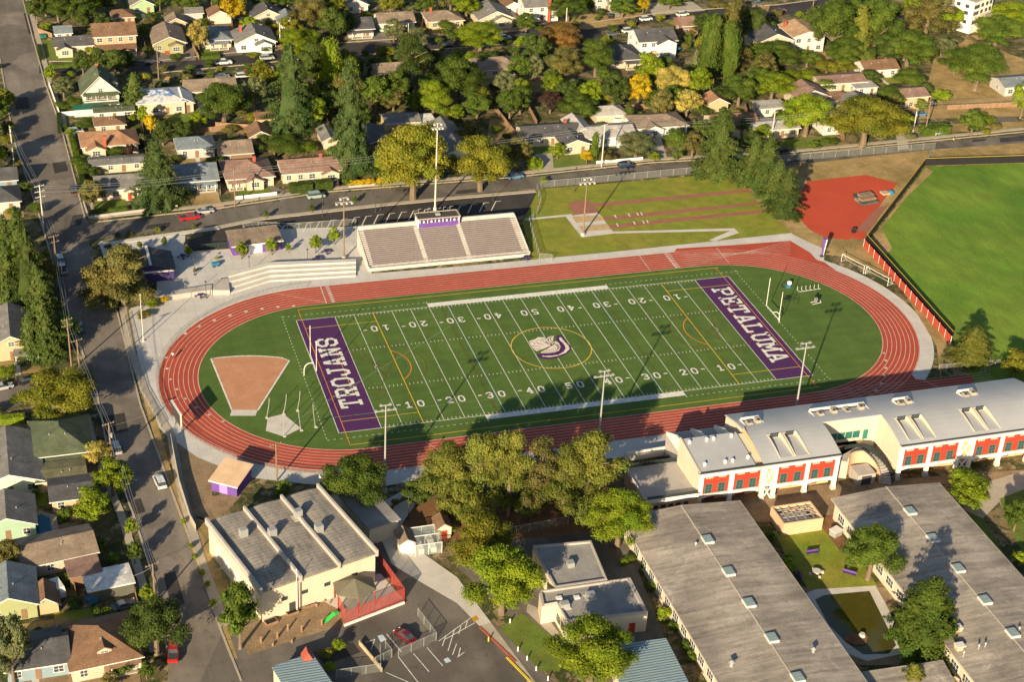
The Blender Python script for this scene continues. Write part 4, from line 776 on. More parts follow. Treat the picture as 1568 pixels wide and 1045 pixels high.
# ------------------------------------------------------------ white classroom building with the arched roof
def roofz(y_):                                          # y_ from the front eave (0) to the back (19)
    return 8.75+1.75*math.sin(math.pi*min(max(y_/19, -.02), 1.02))-.3*y_/19
YF = -66.5
def arch(b, x0, x1, y0, y1, t=.35, n=14, f=roofz):
    ys = [y0+(y1-y0)*i/n for i in range(n+1)]; b.ext([(y_, f(y_)) for y_ in ys]+[(y_, f(y_)-t) for y_ in ys[::-1]], x0, x1, 'x')
def hall(x0, bays, label, left, right, cat='school building', slots=()):
    """bays: list of ('w' windows, 7 m) or ('x' braced, 3 m)"""
    W = sum(7 if k == 'w' else 3 for k in bays); t = thing('school_building', label, cat, (x0, YF, 0)); D = 19.0
    MB().box(.3, 2.6, 0, W-.3, D, 3.1).build('ground_floor_wall', 'tan_wall', t); MB().box(0, .5, 3.1, W, D, 3.4).build('floor_slab', 'white_wall', t)
    up = MB(); ys = [.5+(D-.5)*i/14 for i in range(15)]; up.box(.31, .5, 3.4, W-.31, D-.01, 8.0)
    for xx in (.001, W-.301): up.ext([(.5, 3.4)]+[(y_, roofz(y_)-.36) for y_ in ys]+[(D, 3.4)], xx, xx+.3, 'x')
    up.build('upper_wall', 'cream_wall', t)
    # front: beam at the top, red bays, windows, curved sill beam, piers
    MB().box(0, 0, 7.55, W, .5, 8.7).build('cornice', 'white_wall', t); MB().box(-.15, -.35, 8.62, W+.15, .6, 8.78).build('gutter', 'dark_metal', t)
    x = 0
    def pier(x): MB().box(x-.38, -.15, 0, x+.38, .55, 7.55).build('pier', 'white_wall', t); MB().box(x-.5, -.2, 0, x+.5, .6, .9).build('pier_base', 'concrete_plain', t)
    pier(.45)
    for i, k in enumerate(bays):
        w_ = 7 if k == 'w' else 3; a, c = x+(.9 if i == 0 else .45), x+w_-(.9 if i == len(bays)-1 else .45)
        if k == 'w':
            MB().box(a, .2, 3.3, c, .5, 7.55).build('red_panel', 'red_panel', t); n = 8
            pr = [(a+(c-a)*j/n, 2.35+.4*math.sin(math.pi*j/n)) for j in range(n+1)]; MB().ext([(u, z) for u, z in pr]+[(c, 3.3), (a, 3.3)], 0, .5, 'y').build('sill_beam', 'white_wall', t)
            for u in (.24, .74): xx = a+(c-a)*u; window(t, xx, .2, 3.5, 1.3, 2.0, 0, 'green_frame', 'glass', nv=1, nh=2); window(t, xx, .2, 7.05, 1.3, .3, 0, 'cream_wall', 'teal_glass')
            MB().box(a+.5, 2.5, 0, a+2.2, 2.6, 2.9).build('red_door_panel', 'red_panel', t) if i % 2 else door(t, (a+c)/2, 2.6, 0, 'brown', 1.6)
        else:
            MB().box(a, .35, 2.9, c, .5, 3.6).build('sill_beam', 'white_wall', t)
            for z0, z1 in ((.1, 2.9), (3.6, 7.4)): MB().tube((a, .3, z0), (c, .3, z1), .16, None, 6).build('brace', 'white_wall', t); MB().tube((a, .2, z1), (c, .2, z0), .16, None, 6).build('brace', 'white_wall', t)
            MB().box(a, .42, 3.6, c, .499, 7.4).build('panel', 'panel_wood', t)
        x += w_; pier(x if i < len(bays)-1 else x-.45)
    # roof, cut by sunken light wells
    rb = MB(); cur = -.1; wells = []
    for s0, s1 in sorted(slots):
        arch(rb, cur, s0, -.3, D+.3); wells.append((s0, s1)); cur = s1
    arch(rb, cur, W+.1, -.3, D+.3); rb.build('roof', 'metal_roof', t)
    for s0, s1 in wells:
        d0, d1 = 1.0, 7.6; o = MB(); sl_ = lambda y_: roofz(y_)-.02 if y_ < d0 else roofz(d0)+(y_-d0)*.07
        arch(o, s0, s1, -.3, d0, f=roofz); arch(o, s0, s1, d1, D+.3); o.ext([(d0, sl_(d0)), (d1, sl_(d1)), (d1, sl_(d1)-.2), (d0, sl_(d0)-.2)], s0, s1, 'x'); w_ = o.build('light_well_roof', 'metal_roof', t)
        e = MB(); ys = [d0+(d1-d0)*i/8 for i in range(9)]
        e.ext([(y_, roofz(y_)+.16) for y_ in ys]+[(d1, roofz(d1)+.16), (d1, sl_(d1)+.001), (d0, sl_(d0))], s0-.16, s0+.001, 'x'); e.ext([(y_, roofz(y_)+.16) for y_ in ys]+[(d1, sl_(d1)+.001), (d0, sl_(d0))], s1-.001, s1+.16, 'x')
        e.box(s0, d1-.16, sl_(d1), s1, d1+.1, roofz(d1)+.1); e.build('light_well_wall', 'cream_wall', w_); window(w_, (s0+s1)/2, d1-.17, sl_(d1)+.25, min(1.7, s1-s0-.5), .7, 0, 'dark_metal', 'glass')
    return t, W, D
sA, WA, DA = hall(22.4, ['x', 'w', 'w'], 'white classroom building with arched grey roof left of the curved stair', 0, 0, slots=((4.0, 6.8), (7.4, 10.2)))
sB, WB, DB = hall(53.2, ['w', 'w', 'x', 'w', 'w', 'w'], 'long white classroom building with arched grey roof right of the curved stair', 0, 0, slots=((2.2, 4.9), (5.5, 8.2), (17.4, 20.1), (20.7, 23.4), (33, 35.5)))
ANCH += [(31, -55, 'white school building', 9, 11), (72, -55, 'long white school wing', 19, 11)]
# low-roofed end of the white building (the left two bays)
t = sA
D = 10.2; x = -13.7; f2 = lambda y_: 8.75+1.15*(y_/D)
MB().box(x+.3, 2.6, 0, 0, D, 3.1).build('ground_floor_wall', 'tan_wall', t); MB().ext([(.5, 3.1), (.5, 8.5), (D, f2(D)-.3), (D, 3.1)], x+.05, -.01, 'x').build('upper_wall', 'cream_wall', t)
arch(o := MB(), x-.1, -1.7, -.3, D+.3, f=f2); o.build('roof', 'metal_roof', t); MB().ext([(-.3, 8.5), (D+.3, 9.2), (D+.3, 8.9), (-.3, 8.2)], -1.7, -.1, 'x').build('sunken_roof', 'tan_wall', t)
MB().ext([(2, 8.76), (D+.3, 8.76), (D+.3, f2(D)+.9), (2, 9.3)], -.12, 0, 'x').build('wood_wall', 'panel_wood', t)
MB().ext([(-.1, 0), (D+.5, 0), (D+.5, f2(D)+.35), (-.1, 8.9)], x-.25, x+.04, 'x').build('end_wall', 'cream_wall', t)
MB().box(x, 0, 7.45, 0, .5, 8.7).build('cornice', 'white_wall', t); MB().box(x-.3, -.35, 8.62, -.1, .6, 8.78).build('gutter', 'dark_metal', t)
for i in range(2):
    a, c = x+.9+i*6.75, x+6.5+i*6.75; MB().box(a, .2, 3.3, c, .499, 7.45).build('red_panel', 'red_panel', t); MB().ext([(a+(c-a)*j/8, 2.35+.4*math.sin(math.pi*j/8)) for j in range(9)]+[(c, 3.3), (a, 3.3)], 0, .5, 'y').build('sill_beam', 'white_wall', t)
    for u in (.24, .74): xx = a+(c-a)*u; window(t, xx, .2, 3.5, 1.3, 2.0, 0, 'green_frame', 'glass', nv=1, nh=2); window(t, xx, .2, 7.05, 1.3, .3, 0, 'cream_wall', 'teal_glass')
    MB().box(a+2, 2.5, 0, a+4, 2.6, 2.9).build('red_door_panel', 'red_panel', t)
    xx = x+.45+i*6.6; MB().box(xx-.45, -.15, 0, xx+.45, .55, 7.45).build('pier', 'white_wall', t)
for u, v in ((-12.5, 9), (-8.7, 9.1), (-7.2, 9.1), (-3.2, 9.3), (-12, 2), (-7.6, 2), (-6, 2), (-2.5, 2.4)): o = MB().tube((u, v, f2(v)-.1), (u, v, f2(v)+.45), .3, None, 10).tube((u, v, f2(v)+.45), (u, v, f2(v)+.8), .42, .1, 10).build('vent', 'white_paint', t)
o = thing('roof_terrace', 'upper terrace with concrete side walls behind the low grey roof', 'terrace', (22.4-13, YF+10.6, 0)); MB().box(0, 0, 0, 13, 8.6, 5.6).build('deck', 'stand_concrete', o)
for xx in (0, 5.4, 10.7): MB().ext([(0, 5.6), (8.4, 5.6), (8.4, 6.2), (4, 8.3), (0, 8.8)], xx-.2, xx+.2, 'x').build('fin_wall', 'white_wall', o)
MB().box(8.5, 3, 5.6, 10, 4.6, 6.7).build('tank', 'galvanised', o)
# rooftop plant on the arched roofs
def rooftop_well(x, w_, n, label):
    z = roofz(13)-.42; t = thing('rooftop_unit', label, 'roof equipment', (x, YF+11.4, z), 0, 'air units sunk in the arched roofs'); MB().box(-w_/2, -.9, .02, w_/2, 3.1, .25).build('pan', 'dark_metal', t)
    MB().box(-w_/2, 3.1, .0, w_/2, 3.3, .8).box(-w_/2-.2, -1, 0, -w_/2, 3.3, .55).box(w_/2, -1, 0, w_/2+.2, 3.3, .55).build('rim', 'white_wall', t)
    for i in range(n): xx = -w_/2+w_*(i+.5)/n; h_ = (.85, 1.1, .7, 1.2)[i % 4]; u = MB().box(xx-.6, .7+.2*(i % 2), .25, xx+.55, 2.0+.3*(i % 3), h_).build('air_unit', 'curb', t); MB().tube((xx, 1.4, h_), (xx, 1.4, h_+.06), .35, None, 12).build('fan', 'dark_metal', u)
rooftop_well(25.6, 4.0, 2, 'small sunken roof unit at the left end of the arched roof'); rooftop_well(45.5, 12.5, 4, 'row of cream air units sunk in the roof behind the curved stair'); rooftop_well(60.5, 3.6, 2, 'sunken roof unit above the middle of the long school wing'); rooftop_well(76, 3.6, 2, 'sunken roof unit near the right edge of the long school wing')
# link between both halls with the curved stair
o = thing('link_building', 'cream link wing with teal glazing behind the curved stair', 'school building', (39.4, YF, 0)); MB().ext([(10, 0), (10, roofz(10)-.4)]+[(y_, roofz(y_)-.37) for y_ in np.linspace(11, 19, 8)]+[(19, 0)], .01, 13.79, 'x').build('wall', 'cream_wall', o)
arch(b := MB(), .11, 13.69, 9.4, 19.3); b.build('roof', 'metal_roof', o)
for i in range(5): window(o, 2+i*1.75, 10, 5.0, 1.4, 1.5, 0, 'green_frame', 'teal_glass')
MB().box(10.6, 9.9, 4.3, 11.7, 10, 6.6).build('door', 'green_frame', o); MB().box(1, 8.8, 3.8, 9, 9.99, 4.2).build('balcony', 'tan_wall', o)
o = thing('curved_stair', 'curved cream stair and walkway between the two white classroom halls', 'staircase', (46.4, YF+1.5, 0))
def ring(b, r0, r1, z0, z1, a0, a1, n=16):
    for i in range(n):
        t0, t1 = a0+(a1-a0)*i/n, a0+(a1-a0)*(i+1)/n; za, zb = (z0, z1) if not callable(z1) else (z0, z1(i/n))
        b.prism([(r0*math.cos(t0), r0*math.sin(t0)), (r1*math.cos(t0), r1*math.sin(t0)), (r1*math.cos(t1), r1*math.sin(t1)), (r0*math.cos(t1), r0*math.sin(t1))], za, zb)
    return b
ring(MB(), 3.6, 6.0, 0, lambda u: .3+3.9*min(1, u*1.9), -.5, 2.7, 26).build('steps', 'stand_concrete', o); ring(MB(), 3.35, 3.6, 0, lambda u: 1.2+3.9*min(1, u*1.9), -.5, 2.7, 26).build('inner_wall', 'tan_wall', o); ring(MB(), 6.0, 6.2, 0, lambda u: 1.2+3.9*min(1, u*1.9), -.5, 2.2, 26).build('outer_rail', 'dark_mesh', o)
MB().prism([(-5.5, 3), (1, 6), (4, 8.4), (-6, 8.4)], 0, 4.2).build('landing', 'tan_wall', o); MB().box(-2, -1.5, 0, 2, 2.2, 2.6).build('cellar_entry', 'stand_concrete', o); MB().box(-1.1, -1.56, 0, 1.1, -1.5, 2.2).build('opening', 'dark_metal', o)
# balcony terrace left of the building
o = thing('terrace', 'cream terrace deck with dark railings left of the white building', 'terrace', (-2.4, -67.2, 0)); MB().box(0, 0, 0, 10.9, 12, 3.7).build('base_wall', 'tan_wall', o); MB().box(-.1, -.1, 3.7, 10.9, 12, 4.0).build('deck', 'stand_concrete', o); MB().box(-.2, -.2, 3.6, 10.9, -.1, 4.5).box(-.2, -.1, 3.6, -.1, 12, 4.5).build('parapet', 'white_wall', o)
for i in range(5): window(o, 2+i*1.6, 0, 2.1, .8, .6, 0, 'dark_metal')
for a, c in (((.1, .1), (10.8, .1)), ((.1, 11.9), (10.8, 11.9))): MB().add([(*a, 4.0), (*c, 4.0), (*c, 5.1), (*a, 5.1)], [(0, 1, 2, 3)]).build('railing', 'dark_mesh', o)
fence([(957, 707), (1032, 695)], 2.2, 'low cream wall closing the walkway left of the white building', th=.3, infill='white_wall', rail=False, name='wall', cat='wall')
fence([(985, 716), (1040, 706)], 1.8, 'dark mesh fence on the terrace edge left of the white building', infill='dark_mesh', post='dark_metal')
# ------------------------------------------------------------ two long low classroom wings and connections
def wing(x0, x1, y0, y1, label, short, h=4.8, ridge=.9, sky=(), lbl=''):
    t = thing('classroom_wing', label, 'school building', ((x0+x1)/2, y0, 0)); W, D = x1-x0, y1-y0; hw = W/2; ANCH.append(((x0+x1)/2, (y0+y1)/2, short, hw, D/2))
    MB().ext([(-hw+.8, 0), (hw-.8, 0), (hw-.8, h-.06), (0, h+ridge-.1), (-hw+.8, h-.06)], .6, D-.6, 'y').build('wall', 'cream_wall', t)
    r = MB().ext([(-hw, h), (0, h+ridge), (hw, h), (hw, h-.25), (0, h+ridge-.05-.2), (-hw, h-.25)], 0, D, 'y').build('roof', 'old_roof', t); MB().ext([(-.22, h+ridge-.02), (.22, h+ridge-.02), (0, h+ridge+.06)], .02, D-.02, 'y').build('ridge_cap', 'curb', r)
    MB().box(-hw-.06, 0, h-.28, -hw, D, h+.03).box(hw, 0, h-.28, hw+.06, D, h+.03).build('fascia', 'curb', r)
    for sx, sy in sky:
        s = MB().box(-.95, -1.15, 0, .95, 1.15, .45).build('skylight', 'white_paint', t, (sx, sy, h+ridge*(1-abs(sx)/hw)-.05)); g = MB()
        for i in range(2):
            for j in range(3): g.box(-.82+i*.86, -1.02+j*.7, .45, -.04+i*.86, -.42+j*.7, .50)
        g.build('pane', 'skylight', s)
    for i in range(int(D/4)):
        window(t, -hw+.8, 3+i*4, 1.3, 2.4, 1.6, -math.pi/2, nv=2)
    return t, h, hw, D
w1 = wing(-9.6, 15.3, -150, -71.8, 'long low classroom wing with weathered streaked grey roof beside the pond', 'streaked-roof classroom wing', sky=((.6, 66.5), (.6, 56.5), (.6, 47.3), (.6, 37.5), (.6, 27)))
w2 = wing(33.5, 57.6, -150, -75.2, 'streaked grey roofed classroom wing right of the pond', 'right classroom wing', sky=((.5, 66), (.5, 57), (.5, 47.5), (.5, 38), (.5, 28.6)))
for (px, py, r) in ((1065, 838, .3), (1120, 1020, .55), (1245, 1000, .45), (1475, 1005, .2), (1498, 995, .2), (1508, 992, .2), (1560, 968, .2)):
    g = G(px, py, 5.2); o = thing('roof_vent', '', 'roof vent', (*g, 5.1), 0, 'round vents on the streaked roofs'); MB().tube((0, 0, -.2), (0, 0, .9), r*.6, None, 10).build('pipe', 'galvanised', o); MB().tube((0, 0, .9), (0, 0, 1.25), r*1.2, r*.3, 10).build('cap', 'galvanised', o)
    o['label'] = {1065: 'thin vent pipe high on the streaked classroom roof', 1120: 'round metal vent at the bottom of the left streaked roof', 1245: 'round metal vent facing the pond on the streaked roof', 1475: 'leftmost small pipe vent on the right classroom roof', 1498: 'middle small pipe vent on the right classroom roof', 1508: 'third small pipe vent on the right classroom roof', 1560: 'small pipe vent at the photo right edge'}[px]
for i, (px, py) in enumerate(((1465, 965), (1469, 993))): o = thing('roof_vent', ('white box vent near the big conifer, the upper of two', 'white box vent near the big conifer, the lower of two')[i], 'roof vent', (*G(px, py, 5.2), 5.2), 0, 'box vents on the streaked roofs'); MB().box(-.75, -.6, -.2, .75, .6, .6).build('curb', 'tan_wall', o); MB().box(-.85, -.7, .6, .85, .7, .75).build('cap', 'white_paint', o)
o = thing('covered_walkway', 'flat grey covered walkway joining both classroom wings below the pond', 'walkway', (*G(1308, 1040, 3.2), 0)); a, b_, c, d_ = [G(*q_, 3.2) for q_ in ((1307, 1032), (1444, 1012), (1470, 1060), (1325, 1075))]; o_ = G(1308, 1040, 3.2)
MB().prism([(p[0]-o_[0], p[1]-o_[1]) for p in (a, b_, c, d_)], 3.0, 3.3).build('roof', 'old_roof', o)
for p in (a, b_, c, d_): MB().box(p[0]-o_[0]-.15, p[1]-o_[1]-.15, 0, p[0]-o_[0]+.15, p[1]-o_[1]+.15, 3.0).build('post', 'cream_wall', o)
# pond
sheet('pond_rim', [(1230, 912), (1248, 904), (1340, 898), (1354, 922), (1386, 985), (1380, 1003), (1328, 1014), (1286, 998), (1252, 962)], .10, 'tier_concrete')
pm = mat('pond_water', (.060, .055, .010), .08, .04, .25, .03, spec=.5); sheet('pond_water', [(1248, 920), (1262, 913), (1331, 907), (1340, 925), (1350, 945), (1372, 990), (1360, 1003), (1322, 1004), (1296, 986), (1270, 960)], .14, 'pond_water')
o = thing('pond_island', 'small planted rock island near the lower edge of the pond', 'island', (*G(1312, 982), 0)); MB().prism([(2.2*math.cos(a)*(1+.2*math.sin(3*a)), 1.5*math.sin(a)) for a in np.linspace(0, 5.9, 12)], 0, .35).build('bank', 'bark_mulch', o); MB().tube((1.3, .6, 0), (1.3, .6, .9), .8, .5, 7).build('boulder', 'concrete_plain', o)
# ------------------------------------------------------------ gymnasium-like cream hall with four roof ribs
g0, g1, g3 = G(400, 908, 7), G(572, 850, 7), G(318, 800, 7)
gy = thing('cream_hall', 'cream hall with ribbed grey flat roof beside the side street', 'building', (*g0, 0), math.atan2(g1[1]-g0[1], g1[0]-g0[0])); W, D = 23.0, 23.5; ANCH.append((-72, -66, 'cream hall', 12, 12))
MB().box(.2, .2, 0, W-.2, D-.2, 6.95).build('wall', 'cream_wall', gy)
prof = [(W*i/3+u*W/3, 7+.35*math.sin(math.pi*u)) for i in range(3) for u in np.linspace(0, .97, 7)]+[(W, 7)]; MB().ext(prof+[(W, 6.8), (0, 6.8)], 0, D, 'y').build('roof', 'gym_roof', gy)
for i in range(4): x = W*i/3; MB().box(x-.22, -.25, 6.5, x+.22, D+.25, 7.9).build('roof_rib', 'stand_concrete', gy)
for i, (x, y_) in enumerate(((4, 16), (8.6, 13.5), (15.3, 16.5), (16.6, 10.5))): o = MB().box(x-.7, y_-.6, 7.2, x+.7, y_+.6, 9.0).build('roof_unit', 'galvanised', gy); MB().box(x-1.1, y_-1, 7.1, x+1.1, y_+1, 7.3).build('unit_base', 'curb', o)
for i in range(5): window(gy, .2, 3+i*4, 1.6, 2.2, 2.4, -math.pi/2, 'cream_wall', 'white_wall', nm='boarded_window', nv=2)
for x in (4.5, 8.5, 13, 18.5): window(gy, x, .2, 3.4, 1.0, .6, 0, 'dark_metal')
MB().box(5.4, .12, 0, 6.6, .2, 2.3).build('door', 'dark_metal', gy); MB().tube((7.5, -.1, .1), (7.5, -.1, 6.4), .07, None, 6).build('downpipe', 'dark_metal', gy)
o = thing('annex', 'dark low flat roofed annex behind the cream hall', 'building', (*G(575, 850), 0), gy.rotation_euler[2]); MB().box(.3, 3, 0, 6.5, 24, 3.9).build('wall', 'cream_wall', o); MB().box(0, 2.7, 3.9, 6.9, 24.3, 4.15).build('roof', 'flat_roof', o)
# canopy and red screen
o = thing('shade_canopy', 'olive grey hexagonal shade canopy on red posts beside the cream hall', 'canopy', (*G(543, 922), 0)); R6 = [(4.2*math.cos(a), 3.6*math.sin(a)) for a in [math.pi/6+i*math.pi/3 for i in range(6)]]; mat('canopy', (.13, .12, .085), .8, .1, .8)
MB().add([(*p, 3.6) for p in R6]+[(0, 0, 5.3)]+[(*p, 3.45) for p in R6], [(i, (i+1) % 6, 6) for i in range(6)]+[(i, i+7, (i+1) % 6+7, (i+1) % 6) for i in range(6)]+[tuple(range(7, 13))[::-1]]).build('canopy_top', 'canopy', o)
for p in R6[::1]: MB().tube((p[0]*.93, p[1]*.93, 0), (p[0]*.93, p[1]*.93, 3.5), .1).build('post', 'red_panel', o)
fence([(519, 935), (530, 957), (619, 921), (583, 871), (574, 850)], 3.0, 'red mesh screen fence round the shade canopy', 2.6, 'red_mesh', 'red_panel', name='screen_fence')
fence([(527, 960), (619, 925)], .5, 'low white kerb wall under the red screen fence', th=.35, infill='white_wall', rail=False, name='wall', cat='wall')
sheet('patio', [(488, 918), (520, 905), (575, 880), (583, 880), (617, 918), (531, 954), (519, 935)], .09, 'concrete_plain')
# cream flat roofed office block
def flat_block(pts, h, short, label, extra=None):
    p = [G(*q_, h) for q_ in pts]; o_ = (sum(a[0] for a in p)/len(p), sum(a[1] for a in p)/len(p)); q2 = [(a[0]-o_[0], a[1]-o_[1]) for a in p]; t = thing('office_block', label, 'building', (*o_, 0)); ANCH.append((o_[0], o_[1], short, 6, 5))
    MB().prism(q2, 0, h-.5).build('wall', 'cream_wall', t); n = len(q2); b = MB()
    inn = [(a[0]*.94, a[1]*.93) for a in q2]; MB().prism(inn, h-.5, h-.42).build('roof', 'flat_roof', t)
    for i in range(n): b.prism([q2[i], q2[(i+1) % n], inn[(i+1) % n], inn[i]], h-.5, h)
    b.build('parapet', 'stand_concrete', t); return t, q2
t, q2 = flat_block([(816, 836), (905, 828), (930, 888), (850, 900)], 4.6, 'rear cream office', 'square cream flat roofed office behind the lower cream block')
o = MB().box(-1, -1, 4.2, .3, .3, 5.2).build('roof_unit', 'galvanised', t)
t, q2 = flat_block([(826, 905), (965, 885), (992, 937), (868, 951), (852, 922), (830, 926)], 4.6, 'cream office block', 'cream flat roofed office with a red side door behind the round trees')
for x, y_ in ((-3.2, -.5), (2.2, 1.0)): o = MB().box(x-.8, y_-.6, 4.15, x+.8, y_+.6, 5.2).build('roof_unit', 'galvanised', t); MB().box(x-1.1, y_-.9, 4.12, x+1.1, y_+.9, 4.3).build('unit_base', 'concrete_plain', o)
for x, y_ in ((-3.4, 2), (-.2, 1.4)): MB().box(x-.5, y_-.4, 4.15, x+.5, y_+.4, 4.5).build('roof_hatch', 'white_paint', t)
a, c = q2[3], q2[2]; L = math.hypot(c[0]-a[0], c[1]-a[1]); an = math.atan2(c[1]-a[1], c[0]-a[0])
for u, k in ((.27, 'w'), (.82, 'd'), (.9, 'x')):
    x, y_ = a[0]+(c[0]-a[0])*u, a[1]+(c[1]-a[1])*u
    if k == 'w': window(t, x, y_, 1.2, 1.8, 1.1, an, 'dark_metal'); MB().box(-1.2, -.6, 0, 1.2, 0, .12).build('awning', 'cream_wall', t, (x, y_, 2.6)).rotation_euler = (0, 0, an)
    if k == 'd': MB().box(-.6, -.05, 0, .6, 0, 2.2).build('door', 'red_panel', t, (x, y_, .1)).rotation_euler = (0, 0, an)
a, c = q2[4], q2[3]; an = math.atan2(c[1]-a[1], c[0]-a[0])
for u in (.3, .7): window(t, a[0]+(c[0]-a[0])*u, a[1]+(c[1]-a[1])*u, 1.2, 1.6, 1.3, an, 'dark_metal')
def metal_shed(pts, h, label, short, mt='teal_metal', wall='cream_wall'):
    p = [G(*q_, h) for q_ in pts]; o_ = (sum(a[0] for a in p)/4, sum(a[1] for a in p)/4); q2 = [(a[0]-o_[0], a[1]-o_[1]) for a in p]; t = thing('metal_roof_building', label, 'building', (*o_, 0)); ANCH.append((*o_, short, 5, 6))
    MB().prism([(a[0]*.95, a[1]*.95) for a in q2], 0, h-.2).build('wall', wall, t); MB().prism(q2, h-.2, h).build('roof', mt, t); return t
metal_shed([(928, 990), (1020, 978), (1062, 1060), (958, 1072)], 3.6, 'portable classroom with ribbed blue-green metal roof at the bottom edge', 'ribbed teal-roofed portable')
t = metal_shed([(416, 1022), (477, 1000), (520, 1062), (455, 1085)], 3.4, 'small building with ribbed pale metal roof at the bottom edge', 'pale metal-roofed building'); t2 = thing('gable_canopy', 'terracotta peaked entry roof on the pale metal-roofed building', 'canopy', (*G(470, 1006, 3.5), 3.4)); MB().add([(-.9, -1, 0), (.9, -1, 0), (0, -.8, 1.7), (-.9, 1, 0), (.9, 1, 0), (0, .8, 1.7)], [(0, 1, 2), (3, 5, 4), (0, 2, 5, 3), (1, 4, 5, 2)]).build('roof', 'brick_red', t2)
# purple shed by the track, sheds by the path, ticket building and snack stand
def shed(px, py, W, D, h, label, wall, roof, rz=0, ov=.4, slope=.15, short=None, openings=()):
    t = thing('shed', label, 'shed', (*G(px, py), 0), rad(rz)); MB().ext([(0, 0), (D, 0), (D, h+D*slope-.02), (0, h-.02)], 0, W, 'x').build('wall', wall, t); MB().ext([(-ov, h-ov*slope), (D+ov, h+(D+ov)*slope), (D+ov, h+(D+ov)*slope+.15), (-ov, h-ov*slope+.15)], -ov, W+ov, 'x').build('roof', roof, t)
    MB().ext([(-ov-.05, h-ov*slope-.12), (-ov, h-ov*slope-.12), (-ov, h-ov*slope+.16), (-ov-.05, h-ov*slope+.16)], -ov, W+ov, 'x').build('fascia', 'white_paint', t)
    for x, w_, c in openings: MB().box(x, -.05, .1, x+w_, 0, 2.4).build('door', c, t)
    if short: g = G(px, py); ANCH.append((g[0]+W/2, g[1]+D/2, short, W/2, D/2))
    return t
mat('lilac', (.36, .20, .60), .7, .08); mat('cream_roof', (.52, .37, .24), .9, .12, .4)
shed(324, 752, 5.6, 6.3, 2.6, 'purple walled shed with pale tan roof beside the track curve', 'purple', 'cream_roof', -36, short='purple shed', openings=((1.8, 1.7, 'lilac'), (4.3, .9, 'purple')))
shed(357, 392, 12.4, 6.4, 2.7, 'grey roofed snack stand with purple walls on the plaza', 'purple', 'roof_taupe', 4, short='purple snack stand', openings=((4, 3.4, 'lens'),))
t = thing('ticket_building', 'dark roofed entrance building beside the big pine and plaza gates', 'building', (*G(232, 432), 0)); ANCH.append((-86, 56, 'dark entrance building', 6, 4)); b, rh = gable_roof(11, 9, 3, .32, 'y', .5); b.build('roof', 'roof_dgrey', t); MB().ext([(-5.5, 0), (5.5, 0), (5.5, 2.98), (0, 2.98+rh), (-5.5, 2.98)], 0, 9, 'y').build('wall', 'dark_purple', t); MB().box(-.3, -.6, 3.1+rh, .3, 9.6, 3.3+rh).build('ridge_cap', 'white_paint', t); MB().box(-5.5, -.05, 2.4, 5.5, -.001, 2.9).build('trim', 'white_paint', t)
t = thing('garden_shed', 'cream garden shed with grey gable roof left of the greenhouse', 'shed', (*G(624, 849), 0)); b, rh = gable_roof(3.0, 4.2, 2.5, .6, 'y', .2); b.build('roof', 'roof_taupe', t); MB().ext([(-1.5, 0), (1.5, 0), (1.5, 2.48), (0, 2.45+rh), (-1.5, 2.48)], 0, 4.2, 'y').build('wall', 'white_wall', t); MB().box(-1.55, 1, .1, -1.5, 2.2, 2).build('door', 'cream_wall', t)
t = thing('garden_shed', 'cream garden shed with brown roof and red door behind the greenhouse', 'shed', (*G(680, 826), 0)); b, rh = gable_roof(2.8, 3.6, 2.6, .7, 'y', .2); b.build('roof', 'roof_brown', t); MB().ext([(-1.4, 0), (1.4, 0), (1.4, 2.58), (0, 2.55+rh), (-1.4, 2.58)], 0, 3.6, 'y').build('wall', 'cream_wall', t); MB().box(-.5, -.05, .1, .6, 0, 2).build('door', 'red_panel', t)
t = thing('greenhouse', 'small glass greenhouse between the two garden sheds', 'greenhouse', (*G(656, 850), 0)); MB().box(-2.5, 0, 0, 2.6, 5.6, 2.5).build('glazing', mat('greenhouse_glass', (.4, .46, .45), .15, alpha=.35), t); fr = MB()
for x in (-2.5, 0, 2.6):
    for y_ in (0, 2.8, 5.6): fr.box(x-.05, y_-.05, 0, x+.05, y_+.05, 2.55)
for y_ in (0, 2.8, 5.6): fr.box(-2.5, y_-.06, 2.5, 2.6, y_+.06, 2.62)
fr.build('frame', 'white_paint', t)
for x in (-1.2, 1.2): MB().box(x-.5, .5, 0, x+.5, 5, 1.0).build('planting_table', 'white_wall', t)
# roofless brick enclosure in the courtyard
t = thing('plant_enclosure', 'tan walled equipment enclosure at the top of the courtyard lawn', 'enclosure', (*G(1197, 822), 0)); b = MB().box(0, 0, 0, 8.6, .3, 3).box(0, 5.6, 0, 8.6, 5.9, 3).box(0, .3, 0, .3, 5.6, 3).box(8.3, .3, 0, 8.6, 5.6, 3); b.build('wall', 'tan_wall', t)
b = MB()
for i in range(4): b.box(.3, 1+i*1.25, 2.5, 8.3, 1.12+i*1.25, 2.7); b.box(1.6+i*1.8, .3, 2.7, 1.72+i*1.8, 5.6, 2.85)
b.build('pergola_bars', 'galvanised', t); MB().box(1, 1.5, 0, 7, 4.5, 1.6).build('tank', 'steel', t)
